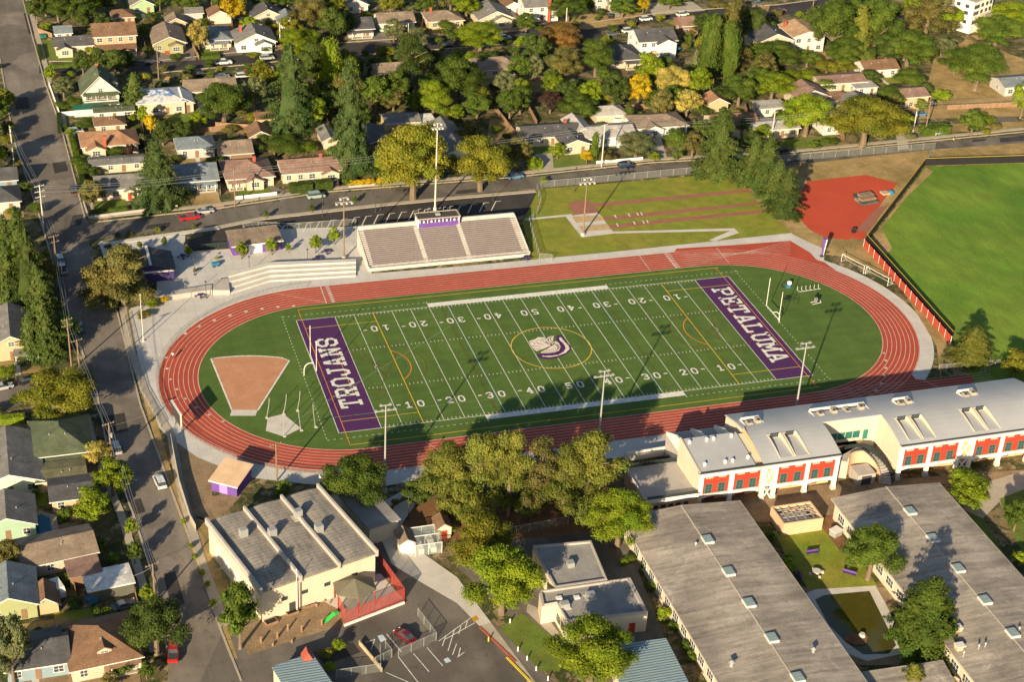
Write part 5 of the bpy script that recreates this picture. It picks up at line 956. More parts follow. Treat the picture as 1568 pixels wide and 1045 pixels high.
# ------------------------------------------------------------ floodlights, poles
flood_pole(-50.3, -47.0, 20.5, 2, 'galvanised floodlight pole nearest the purple TROJANS end zone'); flood_pole(-3.9, -43.2, 20, 2, 'galvanised floodlight pole behind the pines at midfield'); flood_pole(42, -41.5, 20, 2, 'galvanised floodlight pole behind the arched school roof'); flood_pole(*G(526.6, 397), 17, 180, 'brown floodlight pole at the left end of the grandstand', 'wood_pole'); flood_pole(*G(892.4, 360.8), 16.5, 180, 'brown floodlight pole standing on the long jump slab', 'wood_pole'); flood_pole(*G(666, 322), 25, 180, 'tall pale floodlight pole behind the press box', 'pale_pole', 3.2)
for a in ((67, 350, 12.2, 'pale utility pole on the left street near the T junction', 3), (110, 567, 13, 'left leg pole of the paired utility poles by the side street corner', 2), (88, 420, 10.5, 'brown utility pole between the tall conifers and the left street', 2), (22, 256, 12, 'pale utility pole at the left edge beside the street', 2), (171, 705, 9, 'utility pole with transformer across from the white car', 1), (238, 925, 9, 'utility pole in front of the metal carport', 1),
          (243, 122, 11, 'brown utility pole in front of the olive craftsman house', 1), (625, 62, 6, 'short pale pole beside the upper street', 0), (866, 46, 8, 'pale pole beside the upper street bend', 0), (360, 316, 11, 'brown utility pole at the white picket fence', 1), (921, 255, 13, 'pale utility pole in front of the light grey roofed house', 1), (1416, 206, 11, 'leaning brown utility pole by the clipped hedge', 1), (1244, 15, 9, 'brown utility pole at the top street', 0), (1181, 214, 9, 'dark utility pole beside the pale flat house', 1), (429, 71, 8, 'pale pole beside the grey gabled cottage', 0), (1398, 203, 7, 'short pale pole beside the leaning pole', 0), (424, 737, 9, 'wooden pole beside the purple shed', 1), (125, 600, 13, 'right leg pole of the paired utility poles', 1)):
    utility_pole(a[0], a[1], a[2], a[3], a[4], m_='pale_pole' if 'pale' in a[3] else 'wood_pole', drum='transformer' in a[3], rz=(90 if a[0] < 60 else 20))
for x, y_, h, l in ((219.5, 523, 12, 'white flagpole on the concrete walk left of the track'), (455, 938, 9.5, 'white flagpole beside the cream hall planters')): t = thing('flagpole', l, 'flagpole', (*G(x, y_), 0)); MB().tube((0, 0, 0), (0, 0, h), .09, .05).build('pole', 'white_paint', t); MB().tube((0, 0, h), (0, 0, h+.2), .12, .08).build('finial', 'lens', t); MB().tube((0, 0, 0), (0, 0, .3), .35).build('base', 'concrete_plain', t)
for x, y_, h, l in ((382, 418, 4.4, 'in front of the purple snack stand'), (471, 407, 4.4, 'above the seating tiers'), (298, 422, 4.4, 'near the blue cart on the plaza'), (316, 457, 4.4, 'beside the ramp wall'), (625, 795, 5.2, 'beside the curving path by the garden sheds'), (640, 727, 5, 'near the seat wall by the pines'), (494, 332, 6, 'on the kerb left of the yellowish tree'), (575, 325, 6, 'behind the left of the grandstand'), (583, 322, 6, 'left of the press box behind the stand'), (755, 308, 6, 'behind the right half of the grandstand'), (880, 293, 7, 'at the lawn fence by the top street'), (398, 330, 5, 'on the pavement above the parking lot')): lamp_post(x, y_, h, 'dark lamp post '+l)
# scoreboard seen from its back corner
a, b_ = G(277, 636, 5.3), G(263, 613.6, 5.3); L = math.hypot(b_[0]-a[0], b_[1]-a[1]); t = thing('scoreboard', 'pale scoreboard on posts at the left curve of the track', 'scoreboard', (*a, 0), math.atan2(b_[1]-a[1], b_[0]-a[0])); MB().box(0, -.15, 2.4, L, .2, 5.3).build('panel', 'cream_wall', t); MB().box(.1, .2, 2.5, L-.1, .25, 5.2).build('face', 'dark_metal', t); MB().box(-.05, -.2, 5.3, L+.05, .25, 5.42).build('cap', 'white_paint', t)
for x in (.15*L, .8*L): MB().box(x, -.1, 0, x+.25, .15, 2.4).build('post', 'galvanised', t)
# goal posts
for px, py, s, l in ((487, 574, 1, 'white goalpost at the purple TROJANS end zone'), (1189, 494, -1, 'white goalpost behind the purple PETALUMA end zone')):
    t = thing('goalpost', l, 'goalpost', (s*-57.6, 0, 0)); MB().path([(0, 0, 0), (0, 0, 1.6), (s*.3, 0, 2.5), (s*1.0, 0, 3.05), (s*2.1, 0, 3.05)], .10, 8).build('gooseneck', 'white_line', t); MB().tube((s*2.1, -3.55, 3.05), (s*2.1, 3.55, 3.05), .10).build('crossbar', 'white_line', t)
    for y_ in (-3.55, 3.55): MB().tube((s*2.1, y_, 3.05), (s*2.1, y_, 10.5), .075).build('upright', 'white_line', t)
# soccer goals at the right curve
for a, b_, l in (((1288, 401), (1322, 419), 'white soccer goal frame at the right curve, the upper of two'), ((1325, 420), (1359, 438), 'white soccer goal frame at the right curve, the lower of two')):
    A, B = G(*a), G(*b_); an = math.atan2(B[1]-A[1], B[0]-A[0]); L = math.hypot(B[0]-A[0], B[1]-A[1]); t = thing('soccer_goal', l, 'goal', (*A, 0), an, 'white goals by the right curve'); MB().path([(0, 0, 0), (0, 0, 2.2), (L, 0, 2.2), (L, 0, 0)], .07, 6).build('front_frame', 'white_line', t)
    for x in (0, L): MB().path([(x, 0, 2.2), (x, .7, 2.2), (x, 1.9, .08), (x, 0, .08)], .045, 5).build('side_frame', 'white_line', t)
    MB().path([(0, 1.9, .08), (L, 1.9, .08)], .045, 5).build('back_bar', 'white_line', t)
# batting screens near the home plate corner: bowed uprights with nets
for i, (bx, by, h, l) in enumerate(((408, 641, 5, 'leftmost of the bowed batting screen poles'), (434, 635, 5, 'bowed batting screen pole at the top of the concrete corner'), (455, 630, 5, 'bowed batting screen pole right of the concrete corner'), (435, 669, 6.5, 'straight batting screen pole on the concrete corner'), (461, 660, 5.5, 'bowed batting screen pole at the right tip of the corner'), (483, 655, 6, 'rightmost bowed batting screen pole'))):
    t = thing('batting_screen_pole', l, 'pole', (*G(bx, by), 0), 0, 'batting screen poles'); c = 0 if 'straight' in l else (.9 if i < 3 else -.6); MB().path([(c*.4*math.sin(z/h*1.4)*2, 0, z) for z in np.linspace(0, h, 7)], .075, 6).build('pole', 'galvanised', t); MB().box(-.2, -.35, 0, .4, .35, .2).build('foot', 'concrete_plain', t)
# training sleds and equipment on the turf
t = thing('football_sled', 'white seven-man training sled on the turf behind the PETALUMA end zone', 'training sled', (*G(1224, 449), .08)); MB().tube((0, 0, .3), (6, .4, .3), .055).build('rail', 'white_line', t)
for i in range(6): MB().path([(i*1.15, .1*i/2, .3), (i*1.15-.2, .9, .35), (i*1.15-.1, 1.1, 1.2)], .05, 5).build('arm', 'white_line', t)
t = thing('blocking_sled', 'white two-man sled with black pads near the lamp shadow', 'training sled', (*G(1250, 466), .08), .2); MB().path([(-1.2, 0, .1), (1.4, 0, .1), (1.7, .8, .3)], .08, 5).path([(-1, 1.0, .1), (1.2, .9, .1)], .08, 5).build('runners', 'white_line', t); MB().box(-.2, .2, .2, .4, .8, 1.4).build('post', 'steel', t)
for y_ in (.0, 1.0): MB().box(.45, y_, .4, .8, y_+.55, 1.6).build('pad', 'black', t)
t = thing('blocking_sled', 'blue and white sled with a black ring beside the goalpost shadow', 'training sled', (*G(1206, 441), .08)); MB().box(-.5, -.5, .1, .5, .4, .7).build('base', 'blue_tarp', t); MB().box(.1, 0, .7, .9, .7, 1.5).build('pad', 'lens', t); MB().path([(-1+.7*math.cos(a), 0.2, .8+.7*math.sin(a)) for a in np.linspace(0, 6.28, 10)], .07, 5).build('ring', 'black', t)
t = thing('practice_cage', 'black tubular practice cage on the turf beside the goalpost', 'cage', (*G(1201, 468), .08)); MB().path([(0, 0, 0), (0, 0, 1.2), (3.6, 0, 1.2), (3.6, 0, 0)], .05, 5).path([(0, 0, 1.2), (.4, 1.8, 1.2), (3.4, 1.8, 1.2), (3.6, 0, 1.2)], .05, 5).path([(.4, 1.8, 1.2), (.4, 1.8, 0)], .05, 5).path([(3.4, 1.8, 1.2), (3.4, 1.8, 0)], .05, 5).build('frame', 'black', t); MB().box(.4, .5, 1.15, 1.6, 1.3, 1.3).build('shelf', 'black', t)
# long purple inflatable/banner mast right of the track
t = thing('banner_mast', 'tapering purple and white banner mast beside the right track corner', 'banner', (*G(1258, 393), 0)); MB().tube((0, 0, 0), (.2, 0, 5.2), .12, .55, 8).build('banner', 'purple', t); MB().tube((.35, -.2, .4), (.65, -.2, 5.0), .05, .28, 6).build('stripe', 'white_paint', t); MB().tube((0, 0, 0), (0, 0, .25), .5).build('base', 'black', t)
t = thing('landing_mats', 'stack of grey weathered mats and pallets on the red apron', 'mats', (*G(1320, 316), .07), .15)
for i, (x, y_, z, l) in enumerate(((0, 0, 0, 7), (.4, 2.2, .0, 7), (1.2, 4.3, 0, 6.4), (.8, 1.2, .62, 6), (2, 3.4, .62, 5.5))): MB().box(x, y_, z, x+l*.8, y_+1.9, z+.6).build('mat', ('roof_dgrey', 'roof_grey', 'dark_metal', 'wood_fence', 'roof_taupe')[i], t)
t = thing('equipment_pile', 'small pile with a blue tarp behind the grey mats', 'pile', (*G(1364, 296), .07)); MB().tube((0, 0, 0), (0, 0, .8), 1.2, .5, 7).build('tarp', 'blue_tarp', t); MB().box(-3, -1, 0, -.8, 1, .5).build('pallet', 'lt_wood', t)
t = thing('wheeled_bin', 'black wheeled bin on the red apron by the fence corner', 'bin', (*G(1307, 357), .07)); MB().box(-.5, -.4, .1, .5, .4, 1.2).build('body', 'black', t); MB().box(-.55, -.45, 1.2, .55, .45, 1.3).build('lid', 'dark_metal', t)
# fences
fence([(1416, 254), (1575, 249)], 2.4, 'black outfield fence with yellow cap along the top of the ball field', 4, 'black', 'black', name='outfield_fence', th=.05, rail=False); fence([(1416, 254), (1326, 372)], 2.4, 'black outfield fence with yellow cap beside the red apron', 4, 'black', 'black', name='outfield_fence', th=.05, rail=False); fence([(1326, 372), (1458, 522)], 2.4, 'black outfield fence with yellow cap along the right track curve', 4, 'black', 'black', name='outfield_fence', th=.05, rail=False)
mat('cap_yellow', (.55, .42, .04), .6, .05)
for o in [o for o in bpy.data.objects if o.name.startswith('outfield_fence')]:
    lens = [c for c in o.children if c.name.startswith('board_panel')][0]; vs = lens.data.vertices; a, b_ = [v.co for v in vs][0], [v.co for v in vs][1]
    P0 = min((v.co for v in vs), key=lambda c: c.length); P1 = max((v.co for v in vs), key=lambda c: c.length); MB().tube((P0.x, P0.y, 2.42), (P1.x, P1.y, 2.42), .06, None, 6).build('cap', 'cap_yellow', o)
t = fence([(1322, 378), (1455, 528)], 2.3, 'red windscreen fence with white posts between track and ball field', 3.3, 'track', 'white_paint', name='windscreen_fence', th=.05, rail=False, r=.08)
t = fence([(1523, 249), (1570, 247)], 1.4, 'white sponsor banners on the outfield fence at the right edge', 3, 'white_paint', 'white_paint', name='banner_fence', th=.06, rail=False, z=.5)
fence([(822, 292), (828, 288), (1070, 265), (1140, 258), (1240, 244), (1432, 228)], 2.0, 'tall chain link fence along the top street lawn', 4); fence([(822, 292), (828, 310), (822, 330), (810, 342), (826, 398), (845, 400)], 1.8, 'chain link fence at the right end of the grandstand', 3); fence([(1432, 228), (1417, 253)], 2, 'short chain link fence joining the outfield fence', 3)
fence([(372, 352), (396, 349), (440, 352), (545, 345)], 1.8, 'chain link fence between plaza and parking lot', 3); fence([(290, 387), (300, 384), (352, 379)], 1.6, 'dark mesh fence left of the snack stand', 2.5, 'dark_mesh', 'dark_metal')
ov = oval(TX0, TX1, TR+TW+.45, 24); fence([p for p in ov if p[0] < -49.4 or (p[1] < 0 and p[0] < -40)], 1.1, 'low dark railing round the left curve of the track', 3, 'wire_mesh', 'steel', px=False, name='track_railing', r=.035)
fence([(262, 676), (275, 745), (292, 800), (300, 815)], 1.8, 'pale slatted fence between side street and purple shed', 3, 'curb', 'curb', th=.06); fence([(190, 487), (205, 545), (216, 600), (246, 655)], 1.2, 'chain link fence between side street and concrete walk', 3)
fence([(1437, 568), (1530, 560), (1500, 575)], 1.6, 'galvanised gate fence at the bottom right of the track', 2); fence([(870, 800), (980, 770)], 1.8, 'chain link fence behind the round tree by the pines', 3); fence([(770, 822), (870, 803)], 1.8, 'chain link fence below the pines', 3)
fence([(575, 1020), (600, 1008), (590, 995)], 1.9, 'chain link fence corner left of the citrus yard', 2); fence([(515, 1040), (583, 1030), (582, 1000)], 1.9, 'chain link fence round the citrus yard', 2.5); fence([(610, 1008), (668, 982), (640, 945)], 1.9, 'chain link fence round the red car bay', 2.5); fence([(550, 988), (585, 1030)], 1.0, 'brown retaining board behind the citrus trees', 3, 'lt_wood', 'lt_wood', th=.2, rail=False, name='wall', cat='wall')
fence([(75, 130), (92, 178), (120, 176)], 1.3, 'white fence round the green gabled house corner', 3, 'white_wall', 'white_wall', th=.1, name='picket_fence'); fence([(136, 335), (205, 326), (272, 318)], .8, 'low cream wall in front of the red door cottage', 3, 'stand_concrete', 'stand_concrete', th=.3, rail=False, name='garden_wall', cat='wall'); fence([(136, 335), (128, 310)], .8, 'low cream wall beside the left street corner', 3, 'stand_concrete', 'stand_concrete', th=.3, rail=False, name='garden_wall', cat='wall')
fence([(361, 306), (424, 299)], 1.0, 'white picket fence before the mauve roofed cottage', 1.5, 'white_wall', 'white_paint', th=.06, name='picket_fence'); fence([(913, 251), (984, 245)], .9, 'white rail fence before the light grey roofed house', 2, 'white_wall', 'white_paint', th=.08, name='picket_fence'); fence([(534, 288), (574, 284)], .7, 'low cream wall under the yellow hedge', 3, 'stand_concrete', 'stand_concrete', th=.3, rail=False, name='garden_wall', cat='wall')
for p, l in (((( 277, 38), (305, 92)), 'wooden board fence between driveway and olive craftsman house'), (((393, 175), (421, 240)), 'wooden board fence below the giant blue-green conifer'), (((500, 187), (530, 268)), 'brown board fence right of the vegetable yard'), (((755, 165), (790, 210)), 'wooden board fence beside the dry grass yard'), (((180, 183), (214, 182)), 'orange board fence right of the small green-roofed outbuilding'), (((58, 50), (80, 58)), 'reddish board fence by the cream corner house'), (((1450, 168), (1568, 163)), 'long dark board fence below the dry hillside'), (((60, 700), (95, 790)), 'grey board fence left of the dark roofed cottage'), (((110, 880), (117, 915)), 'brown board fence beside the pink roofed lean-to'), (((205, 900), (212, 935)), 'grey board fence right of the metal carport'), (((330, 195), (400, 200)), 'wooden fence behind the taupe roofed cottage')):
    fence(p, 1.7, l, 2.4, 'wood_fence', 'wood_fence', th=.07, rail=False, name='board_fence')
# wires
P1, P2, P3, P4 = (67, 350, 11.8), (22, 256, 11.6), (88, 420, 10), (110, 567, 12.5)
for i, (a, b_, l) in enumerate(((P2, P1, 'wire from the edge pole to the junction pole'), (P1, P3, 'wire from the junction pole to the conifer pole'), (P3, P4, 'wire from the conifer pole to the paired poles'), (P4, (171, 705, 8.6), 'wire from the paired poles down the side street'), ((171, 705, 8.6), (238, 925, 8.6), 'wire between the two side street poles'), ((171, 705, 8.2), (279, 650, 7), 'wire crossing the side street to the scoreboard'), (P1, (360, 316, 10.6), 'long wire crossing the red door cottage'), ((360, 316, 10.6), (921, 255, 12.6), 'long wire along the top street, left span'), ((921, 255, 12.6), (1416, 206, 10.6), 'long wire along the top street, right span'), ((1416, 206, 10.6), (1700, 180, 11), 'wire leaving the photo at the right edge'), ((238, 925, 8.4), (170, 905, 3), 'service wire to the metal carport'))):
    for k, (w_, dz, du) in enumerate((('upper', 0, 0), ('middle', -.5, .9), ('lower', -1.6, -.5))):
        if k == 0 or i < 5 or 5 < i < 10: wire((a[0]+du*5, a[1], a[2]+dz), (b_[0]+du*5, b_[1], b_[2]+dz), w_+' '+l, 1.0, .026, 'galvanised')
# ------------------------------------------------------------ neighbourhood houses: px, py of the front wall's foot, W, D, eave, roof, wall, roof colour, short name, extra
H = house; NA = len(ANCH)
H(219, 21, 7.5, 9, 3.2, 'gy', 'green', 'grey', 'pale green gabled house', 'with grey roof at the top edge')
H(190, 38, 7, 7, 2.8, 'hip', 'tan', 'brown', 'small tan hip-roofed house', 'behind the peach house')
H(178, 80, 13, 11, 5.6, 'gx', 'peach', 'brown', 'two-storey peach house', 'with brown roof and front porch roof', porch=(0, 12.4, 3.2), door='white')
H(115, 84, 11.5, 8, 3.1, 'gx', 'cream', 'dgrey', 'cream corner house', 'with dark grey roof by the left street', wing=(-3, 4.5, 2), steps=2)
H(98, 62, 5, 6, 2.6, 'gx', 'paleblue', 'bluegrey', 'small blue-grey rear house', 'behind the cream corner house')
H(261, 80, 10, 14, 3.1, 'gy', 'olive', 'taupe', 'olive craftsman house', 'with taupe gabled roof', pitch=.42, wing=(1.8, 4.2, 1.6), steps=-1)
H(271, 46, 6, 6, 2.6, 'gy', 'tan', 'taupe', 'small tan garage', 'behind the olive craftsman house', garage=0)
H(338, 36, 7, 7, 2.7, 'gy', 'pink', 'brown', 'pinkish garage', 'with brown gable roof', win=0, garage=0)
H(298, 30, 5.5, 5, 2.4, 'gx', 'grey', 'grey', 'small grey shed', 'left of the pinkish garage', win=0, nm='shed', cat='shed')
H(335, 74, 8.5, 12, 3, 'hip', 'cream', 'bluegrey', 'blue-grey roofed bungalow', 'with red front steps', porch=(0, 6, 1.8), steps=0)
H(393, 79, 12.5, 11, 3.3, 'gy', 'paleblue', 'grey', 'pale blue gabled house', 'with grey roof and chimney', wing=(2.2, 5, 2), chim=(-4, 7), pitch=.45, steps=3)
H(156, 167, 10.5, 11, 5.2, 'gy', 'palegreen', 'green', 'green victorian house', 'with steep roof, balcony and red chimney', pitch=.95, porch=(0, 10, 1.8), chim=(0, 9), dormer=(4, 3))
H(176, 184, 11, 4.5, 2.7, 'gx', 'white', 'green', 'small green-roofed outbuilding', 'below the green victorian house', pitch=.2)
H(136, 178, 8, 3.5, 2.2, 'flat', 'white', 'teal_roof', 'teal flat shed roof', 'beside the green victorian house', win=0, nm='shed', cat='shed')
H(248, 176, 13.5, 11, 4.0, 'hip', 'cream', 'roof_tarp', 'blue-tarp-roofed house', 'with cream walls', pitch=.3)
H(281, 172, 6, 8, 3, 'gy', 'cream', 'white', 'pale low annex', 'right of the blue-tarp-roofed house')
H(324, 152, 15, 9, 2.9, 'gx', 'tan', 'taupe', 'taupe roofed ranch', 'behind the big round oak')
H(170, 204, 8, 6, 2.6, 'hip', 'cream', 'brown', 'small brown-roofed cottage', 'above the orange tiled house')
H(170, 237, 15, 10, 3, 'hip', 'cream', 'orange', 'orange tiled house', 'with brick chimney', chim=(-1.5, -.4), wing=(-4, 5, 2))
H(180, 264, 14, 5, 2.5, 'gx', 'cream', 'grey', 'long low grey-roofed house', 'left of the spreading conifer', pitch=.2)
H(302, 242, 10, 8, 3, 'hip', 'grey', 'bluegrey', 'grey hip-roofed bungalow', 'right of the spreading conifer')
H(304, 292, 10.5, 11, 3, 'gx', 'blue', 'bluegrey', 'blue cottage', 'beside the spreading conifer', porch=(2, 5, 1.5))
H(362, 250, 9, 9, 3, 'gx', 'brown', 'taupe', 'taupe roofed rear house', 'behind the mauve roofed cottage')
H(384, 287, 12.5, 12, 3, 'hip', 'cream', 'mauve', 'mauve roofed cottage', 'with cream walls and picket fence', wing=(1, 4.5, 2), chim=(2, 6), porch=(-4, 4, 1.5))
H(400, 222, 6, 7, 2.7, 'gy', 'tan', 'brown', 'small brown shed-roofed house', 'behind the mauve roofed cottage', win=0)
H(478, 278, 16, 9, 3, 'gx', 'cream', 'mauve', 'long mauve-roofed house', 'with brick chimney on the top street', chim=(3.5, 6), wing=(5, 4.5, 1.5))
H(188, 305, 13, 9, 3.1, 'gx', 'pink', 'grey', 'red door cottage', 'with pink walls and grey roof', wing=(1.8, 2.2, 1.2), door='red_panel')
H(411, 38, 10, 8, 2.9, 'gy', 'cream', 'dgrey', 'grey gabled cottage', 'at the upper left')
H(443, 44, 7, 7, 2.8, 'gy', 'white', 'bluegrey', 'small dark-roofed cottage', 'right of the grey gabled cottage')
H(546, 20, 8, 9, 3, 'gy', 'white', 'grey', 'white garage house', 'with gabled roof at the top edge', garage=0)
H(553, 57, 8.5, 10, 3, 'gx', 'grey', 'dgrey', 'shaded dark-roofed cottage', 'with white porch', porch=(0, 7, 1.6))
H(608, 47, 12, 9, 3, 'gx', 'palegreen', 'taupe', 'pale green taupe-roofed house', 'at the top')
H(683, 44, 12, 9, 3, 'hip', 'tan', 'taupe', 'tan hip-roofed cottage', 'with brick chimney', chim=(-4, 6))
H(760, 42, 12, 12, 3.2, 'gy', 'cream', 'grey', 'cream awning house', 'with grey gable and blue steps', pitch=.42, wing=(1.5, 7, 1.5))
H(599, 125, 10, 8, 3, 'gx', 'tan', 'taupe', 'brown-roofed cottage', 'below the dark upper street')
H(766, 119, 14, 10, 3, 'hip', 'cream', 'taupe', 'taupe hip-roofed ranch', 'at upper middle')
H(580, 248, 6.5, 12, 5.6, 'gy', 'dark', 'dgrey', 'tall dark narrow house', 'right of the giant conifers', pitch=.3)
H(617, 202, 10, 7, 3, 'gx', 'tan', 'grey', 'grey-roofed garage', 'right of the tall dark house', win=0, pitch=.3)
H(615, 219, 4.5, 5, 2.4, 'gx', 'brown', 'grey', 'little grey shed', 'in front of the grey-roofed garage', win=0, nm='shed', cat='shed')
H(654, 200, 5, 6, 2.6, 'flat', 'white', 'white', 'white flat shed', 'beside the grey-roofed garage', win=0, nm='shed', cat='shed')
H(704, 250, 7, 22, 3.2, 'gy', 'paleblue', 'grey', 'long narrow pale house', 'behind the floodlight pole')
H(412, 194, 7, 5, 2.4, 'flat', 'tan', 'orange', 'flat orange-roofed shed', 'left of the giant conifer', win=0, nm='shed', cat='shed')
H(506, 228, 4, 9, 2.6, 'gy', 'cream', 'grey', 'narrow cream shed', 'between the giant conifers', win=0, nm='shed', cat='shed')
H(829, 33, 12, 9, 5.4, 'gx', 'white', 'grey', 'white two-storey house', 'with red chimney at the top edge', chim=(2.5, -.45))
H(786, 22, 6, 8, 3, 'gy', 'white', 'brown', 'small white gable house', 'left of the white two-storey house')
H(923, 18, 6, 8, 5.2, 'flat', 'grey', 'grey', 'grey modern two-storey house', 'at the top edge')
H(960, 104, 11, 13, 3, 'hip', 'cream', 'dgrey', 'dark-roofed house', 'with brown deck at upper right', porch=(2, 6, 2))
H(1006, 87, 13, 11, 5.6, 'gx', 'paleblue', 'dgrey', 'pale two-storey house', 'with dark gables and blue umbrella', wing=(2.5, 6.5, 2))
H(1056, 54, 6, 8, 3.6, 'gx', 'brown', 'mauve', 'brown shingled house', 'right of the pale two-storey house')
H(936, 190, 9.5, 7, 3, 'hip', 'cream', 'lgrey', 'light grey hip garage', 'behind the light grey ranch', win=0, garage=2)
H(846, 223, 17, 9, 3, 'gx', 'cream', 'dgrey', 'dark grey ranch', 'with brick chimney and cream walls', chim=(5.5, 6), pitch=.35)
H(882, 236, 8, 8, 3, 'gy', 'cream', 'dgrey', 'dark-roofed front wing house', 'with brick base and lawn', pitch=.35)
H(935, 224, 15, 9, 3, 'gx', 'paleblue', 'lgrey', 'light grey ranch', 'with chimney behind the white rail fence', wing=(4, 5, 1.5), pitch=.32)
H(893, 218, 6, 11, 3, 'gy', 'cream', 'lgrey', 'pale grey gabled annex', 'right of the dark grey ranch', win=0)
H(1013, 208, 16, 10, 3, 'hip', 'paleblue', 'taupe', 'taupe shingled ranch', 'with driveway and parked van', wing=(-3, 6, 1.2), pitch=.35)
H(1127, 208, 14, 9, 3.4, 'gx', 'cream', 'brown', 'brown gabled house', 'behind the street conifer')
H(1098, 171, 7, 6, 2.7, 'gy', 'tan', 'orange', 'small orange-roofed garage', 'above the brown gabled house', win=0)
H(1189, 212, 14, 8, 3, 'gx', 'cream', 'lgrey', 'pale flat-looking house', 'behind the dark pole', pitch=.2)
H(1184, 178, 9, 6, 2.7, 'flat', 'white', 'lgrey', 'pale flat rear house', 'left of the solar roof house')
H(1186, 86, 13, 11, 5.2, 'gy', 'cream', 'dgrey', 'cream two-storey dark-roofed house', 'at upper right', pitch=.4)
H(1236, 80, 11.5, 12, 5.8, 'gy', 'white', 'tan', 'white two-storey tan-roofed house', 'with rear deck', pitch=.28, chim=(-5, 9))
H(1349, 119, 12, 8, 3, 'gx', 'white', 'brown', 'white brown-roofed cottage', 'among the trees')
H(1290, 140, 16, 8, 3, 'gx', 'cream', 'mauve', 'long mauve-brown-roofed house', 'at right', pitch=.25)
H(1326, 146, 7.5, 6, 2.6, 'flat', 'white', 'lgrey', 'light flat-roofed addition', 'right of the long mauve-brown roof')
H(1243, 166, 11, 9, 3.8, 'gy', 'cream', 'mauve', 'solar roof house', 'with cream gable', pitch=.4)
H(1323, 180, 10, 9, 3.1, 'gy', 'cream', 'grey', 'grey gabled rear house', 'right of the white stucco house', pitch=.4)
H(1284, 168, 6, 6, 3.4, 'flat', 'white', 'orange', 'terracotta-roofed annex', 'with teal door', door='teal')
H(1277, 206, 7.5, 9, 3.4, 'gy', 'white', 'mauve', 'white stucco house', 'behind the lime street tree')
H(1402, 166, 8, 8, 4, 'gx', 'tan', 'mauve', 'small mauve-roofed house', 'beside the dry hillside', pitch=.3)
H(1562, 146, 12, 9, 3.2, 'gx', 'grey', 'bluegrey', 'grey house at the right edge', 'below the dry grass', pitch=.3)
H(97, 716, 11, 13, 3.4, 'hip', 'cream', 'green', 'green hip-roofed victorian', 'with front porch', porch=(0, 8.5, 3), pitch=.5)
H(96, 752, 9, 6, 2.7, 'gx', 'tan', 'olive', 'olive-roofed garage', 'below the green hip-roofed victorian', win=0, pitch=.12, garage=1)
H(122, 781, 10, 7.5, 2.8, 'gx', 'tan', 'dgrey', 'dark-roofed cottage', 'under the lime trees', pitch=.2)
H(18, 760, 12, 17, 3.0, 'gy', 'palegreen', 'grey', 'long pale green gabled house', 'at the left edge', pitch=.35)
H(14, 828, 10, 9, 3.2, 'gy', 'mint', 'grey', 'mint green house', 'beside the blue pool', pitch=.4)
H(93, 877, 13.5, 8.5, 3, 'gx', 'cream', 'taupe', 'cream house with brown shingles', 'right of the citrus bush', rz=8, porch=(5, 3, 1.2), pitch=.35)
H(133, 899, 5.5, 5, 2.7, 'flat', 'brown', 'mauve', 'pink roofed lean-to', 'below the cream shingled house', win=0, nm='shed', cat='shed', rz=6)
H(172, 917, 8, 5.5, 2.5, 'flat', 'dark', 'white', 'metal carport', 'with pale roof beside the street pole', win=0, nm='carport', cat='carport', rz=6)
H(18, 952, 9, 10, 3.3, 'gy', 'yellowgreen', 'bluegrey', 'yellow-green gabled house', 'at the lower left', pitch=.45)
H(165, 1036, 11.5, 12, 3, 'hip', 'cream', 'brown', 'brown pyramid-roofed house', 'with dormer and arched porch', dormer=(0, 1.5), porch=(3, 5, .8), pitch=.5, rz=5)
H(60, 1041, 10, 9, 3, 'gx', 'blue', 'dgrey', 'dark blue shaded house', 'at the bottom left', pitch=.35)
H(72, 941, 4.2, 5, 2.2, 'gy', 'tan', 'brown', 'little brown garden shed', 'right of the yellow-green house', win=0, nm='shed', cat='shed', pitch=.7)
H(20, 552, 11, 15, 3.4, 'gy', 'tan', 'grey', 'tan grey-roofed house', 'beside the tall conifers', pitch=.5, porch=(3, 5, 2.2))
H(8, 383, 9, 9, 3, 'gx', 'tan', 'brown', 'brown-roofed house', 'at the left edge behind the conifers')
H(4, 325, 9, 9, 3, 'hip', 'grey', 'dgrey', 'dark hip-roofed house', 'at the left edge above the conifers')
H(3, 292, 8, 8, 3, 'gx', 'blue', 'dgrey', 'small blue house', 'at the left edge near the utility pole')
# big pale apartment house at the upper right
t = thing('apartment_house', 'large white multi-storey house with terraces at the upper right corner', 'house', (*G(1483, 52), 0), rad(28)); ANCH.append((*G(1500, 40), 'white multi-storey house', 8, 8))
MB().box(0, 0, 0, 13, 14, 11.5).build('wall', 'white_wall', t); MB().box(-.3, -.3, 11.5, 13.3, 14.3, 11.9).build('roof', 'roof_lgrey', t); MB().box(4, -3, 0, 13, -.01, 6.2).build('terrace', 'cream_wall', t)
for z in (3.4, 6.6, 9):
    for x in (1.5, 3.2) + ((6, 9, 11.5) if z > 6.5 else ()): window(t, x, 0, z, 1.3, 1.1, 0, 'dark_metal')
    for y_ in (2.5, 6, 10): window(t, 0, y_, z, 1.3, 1.1, -math.pi/2, 'dark_metal')
r_ = MB()
for i in range(14): r_.box(4+i*.68, -2.98, 6.2, 4.08+i*.68, -2.9, 7.2)
r_.box(4, -3, 7.2, 13, -2.9, 7.3); r_.build('railing', 'dark_metal', t)
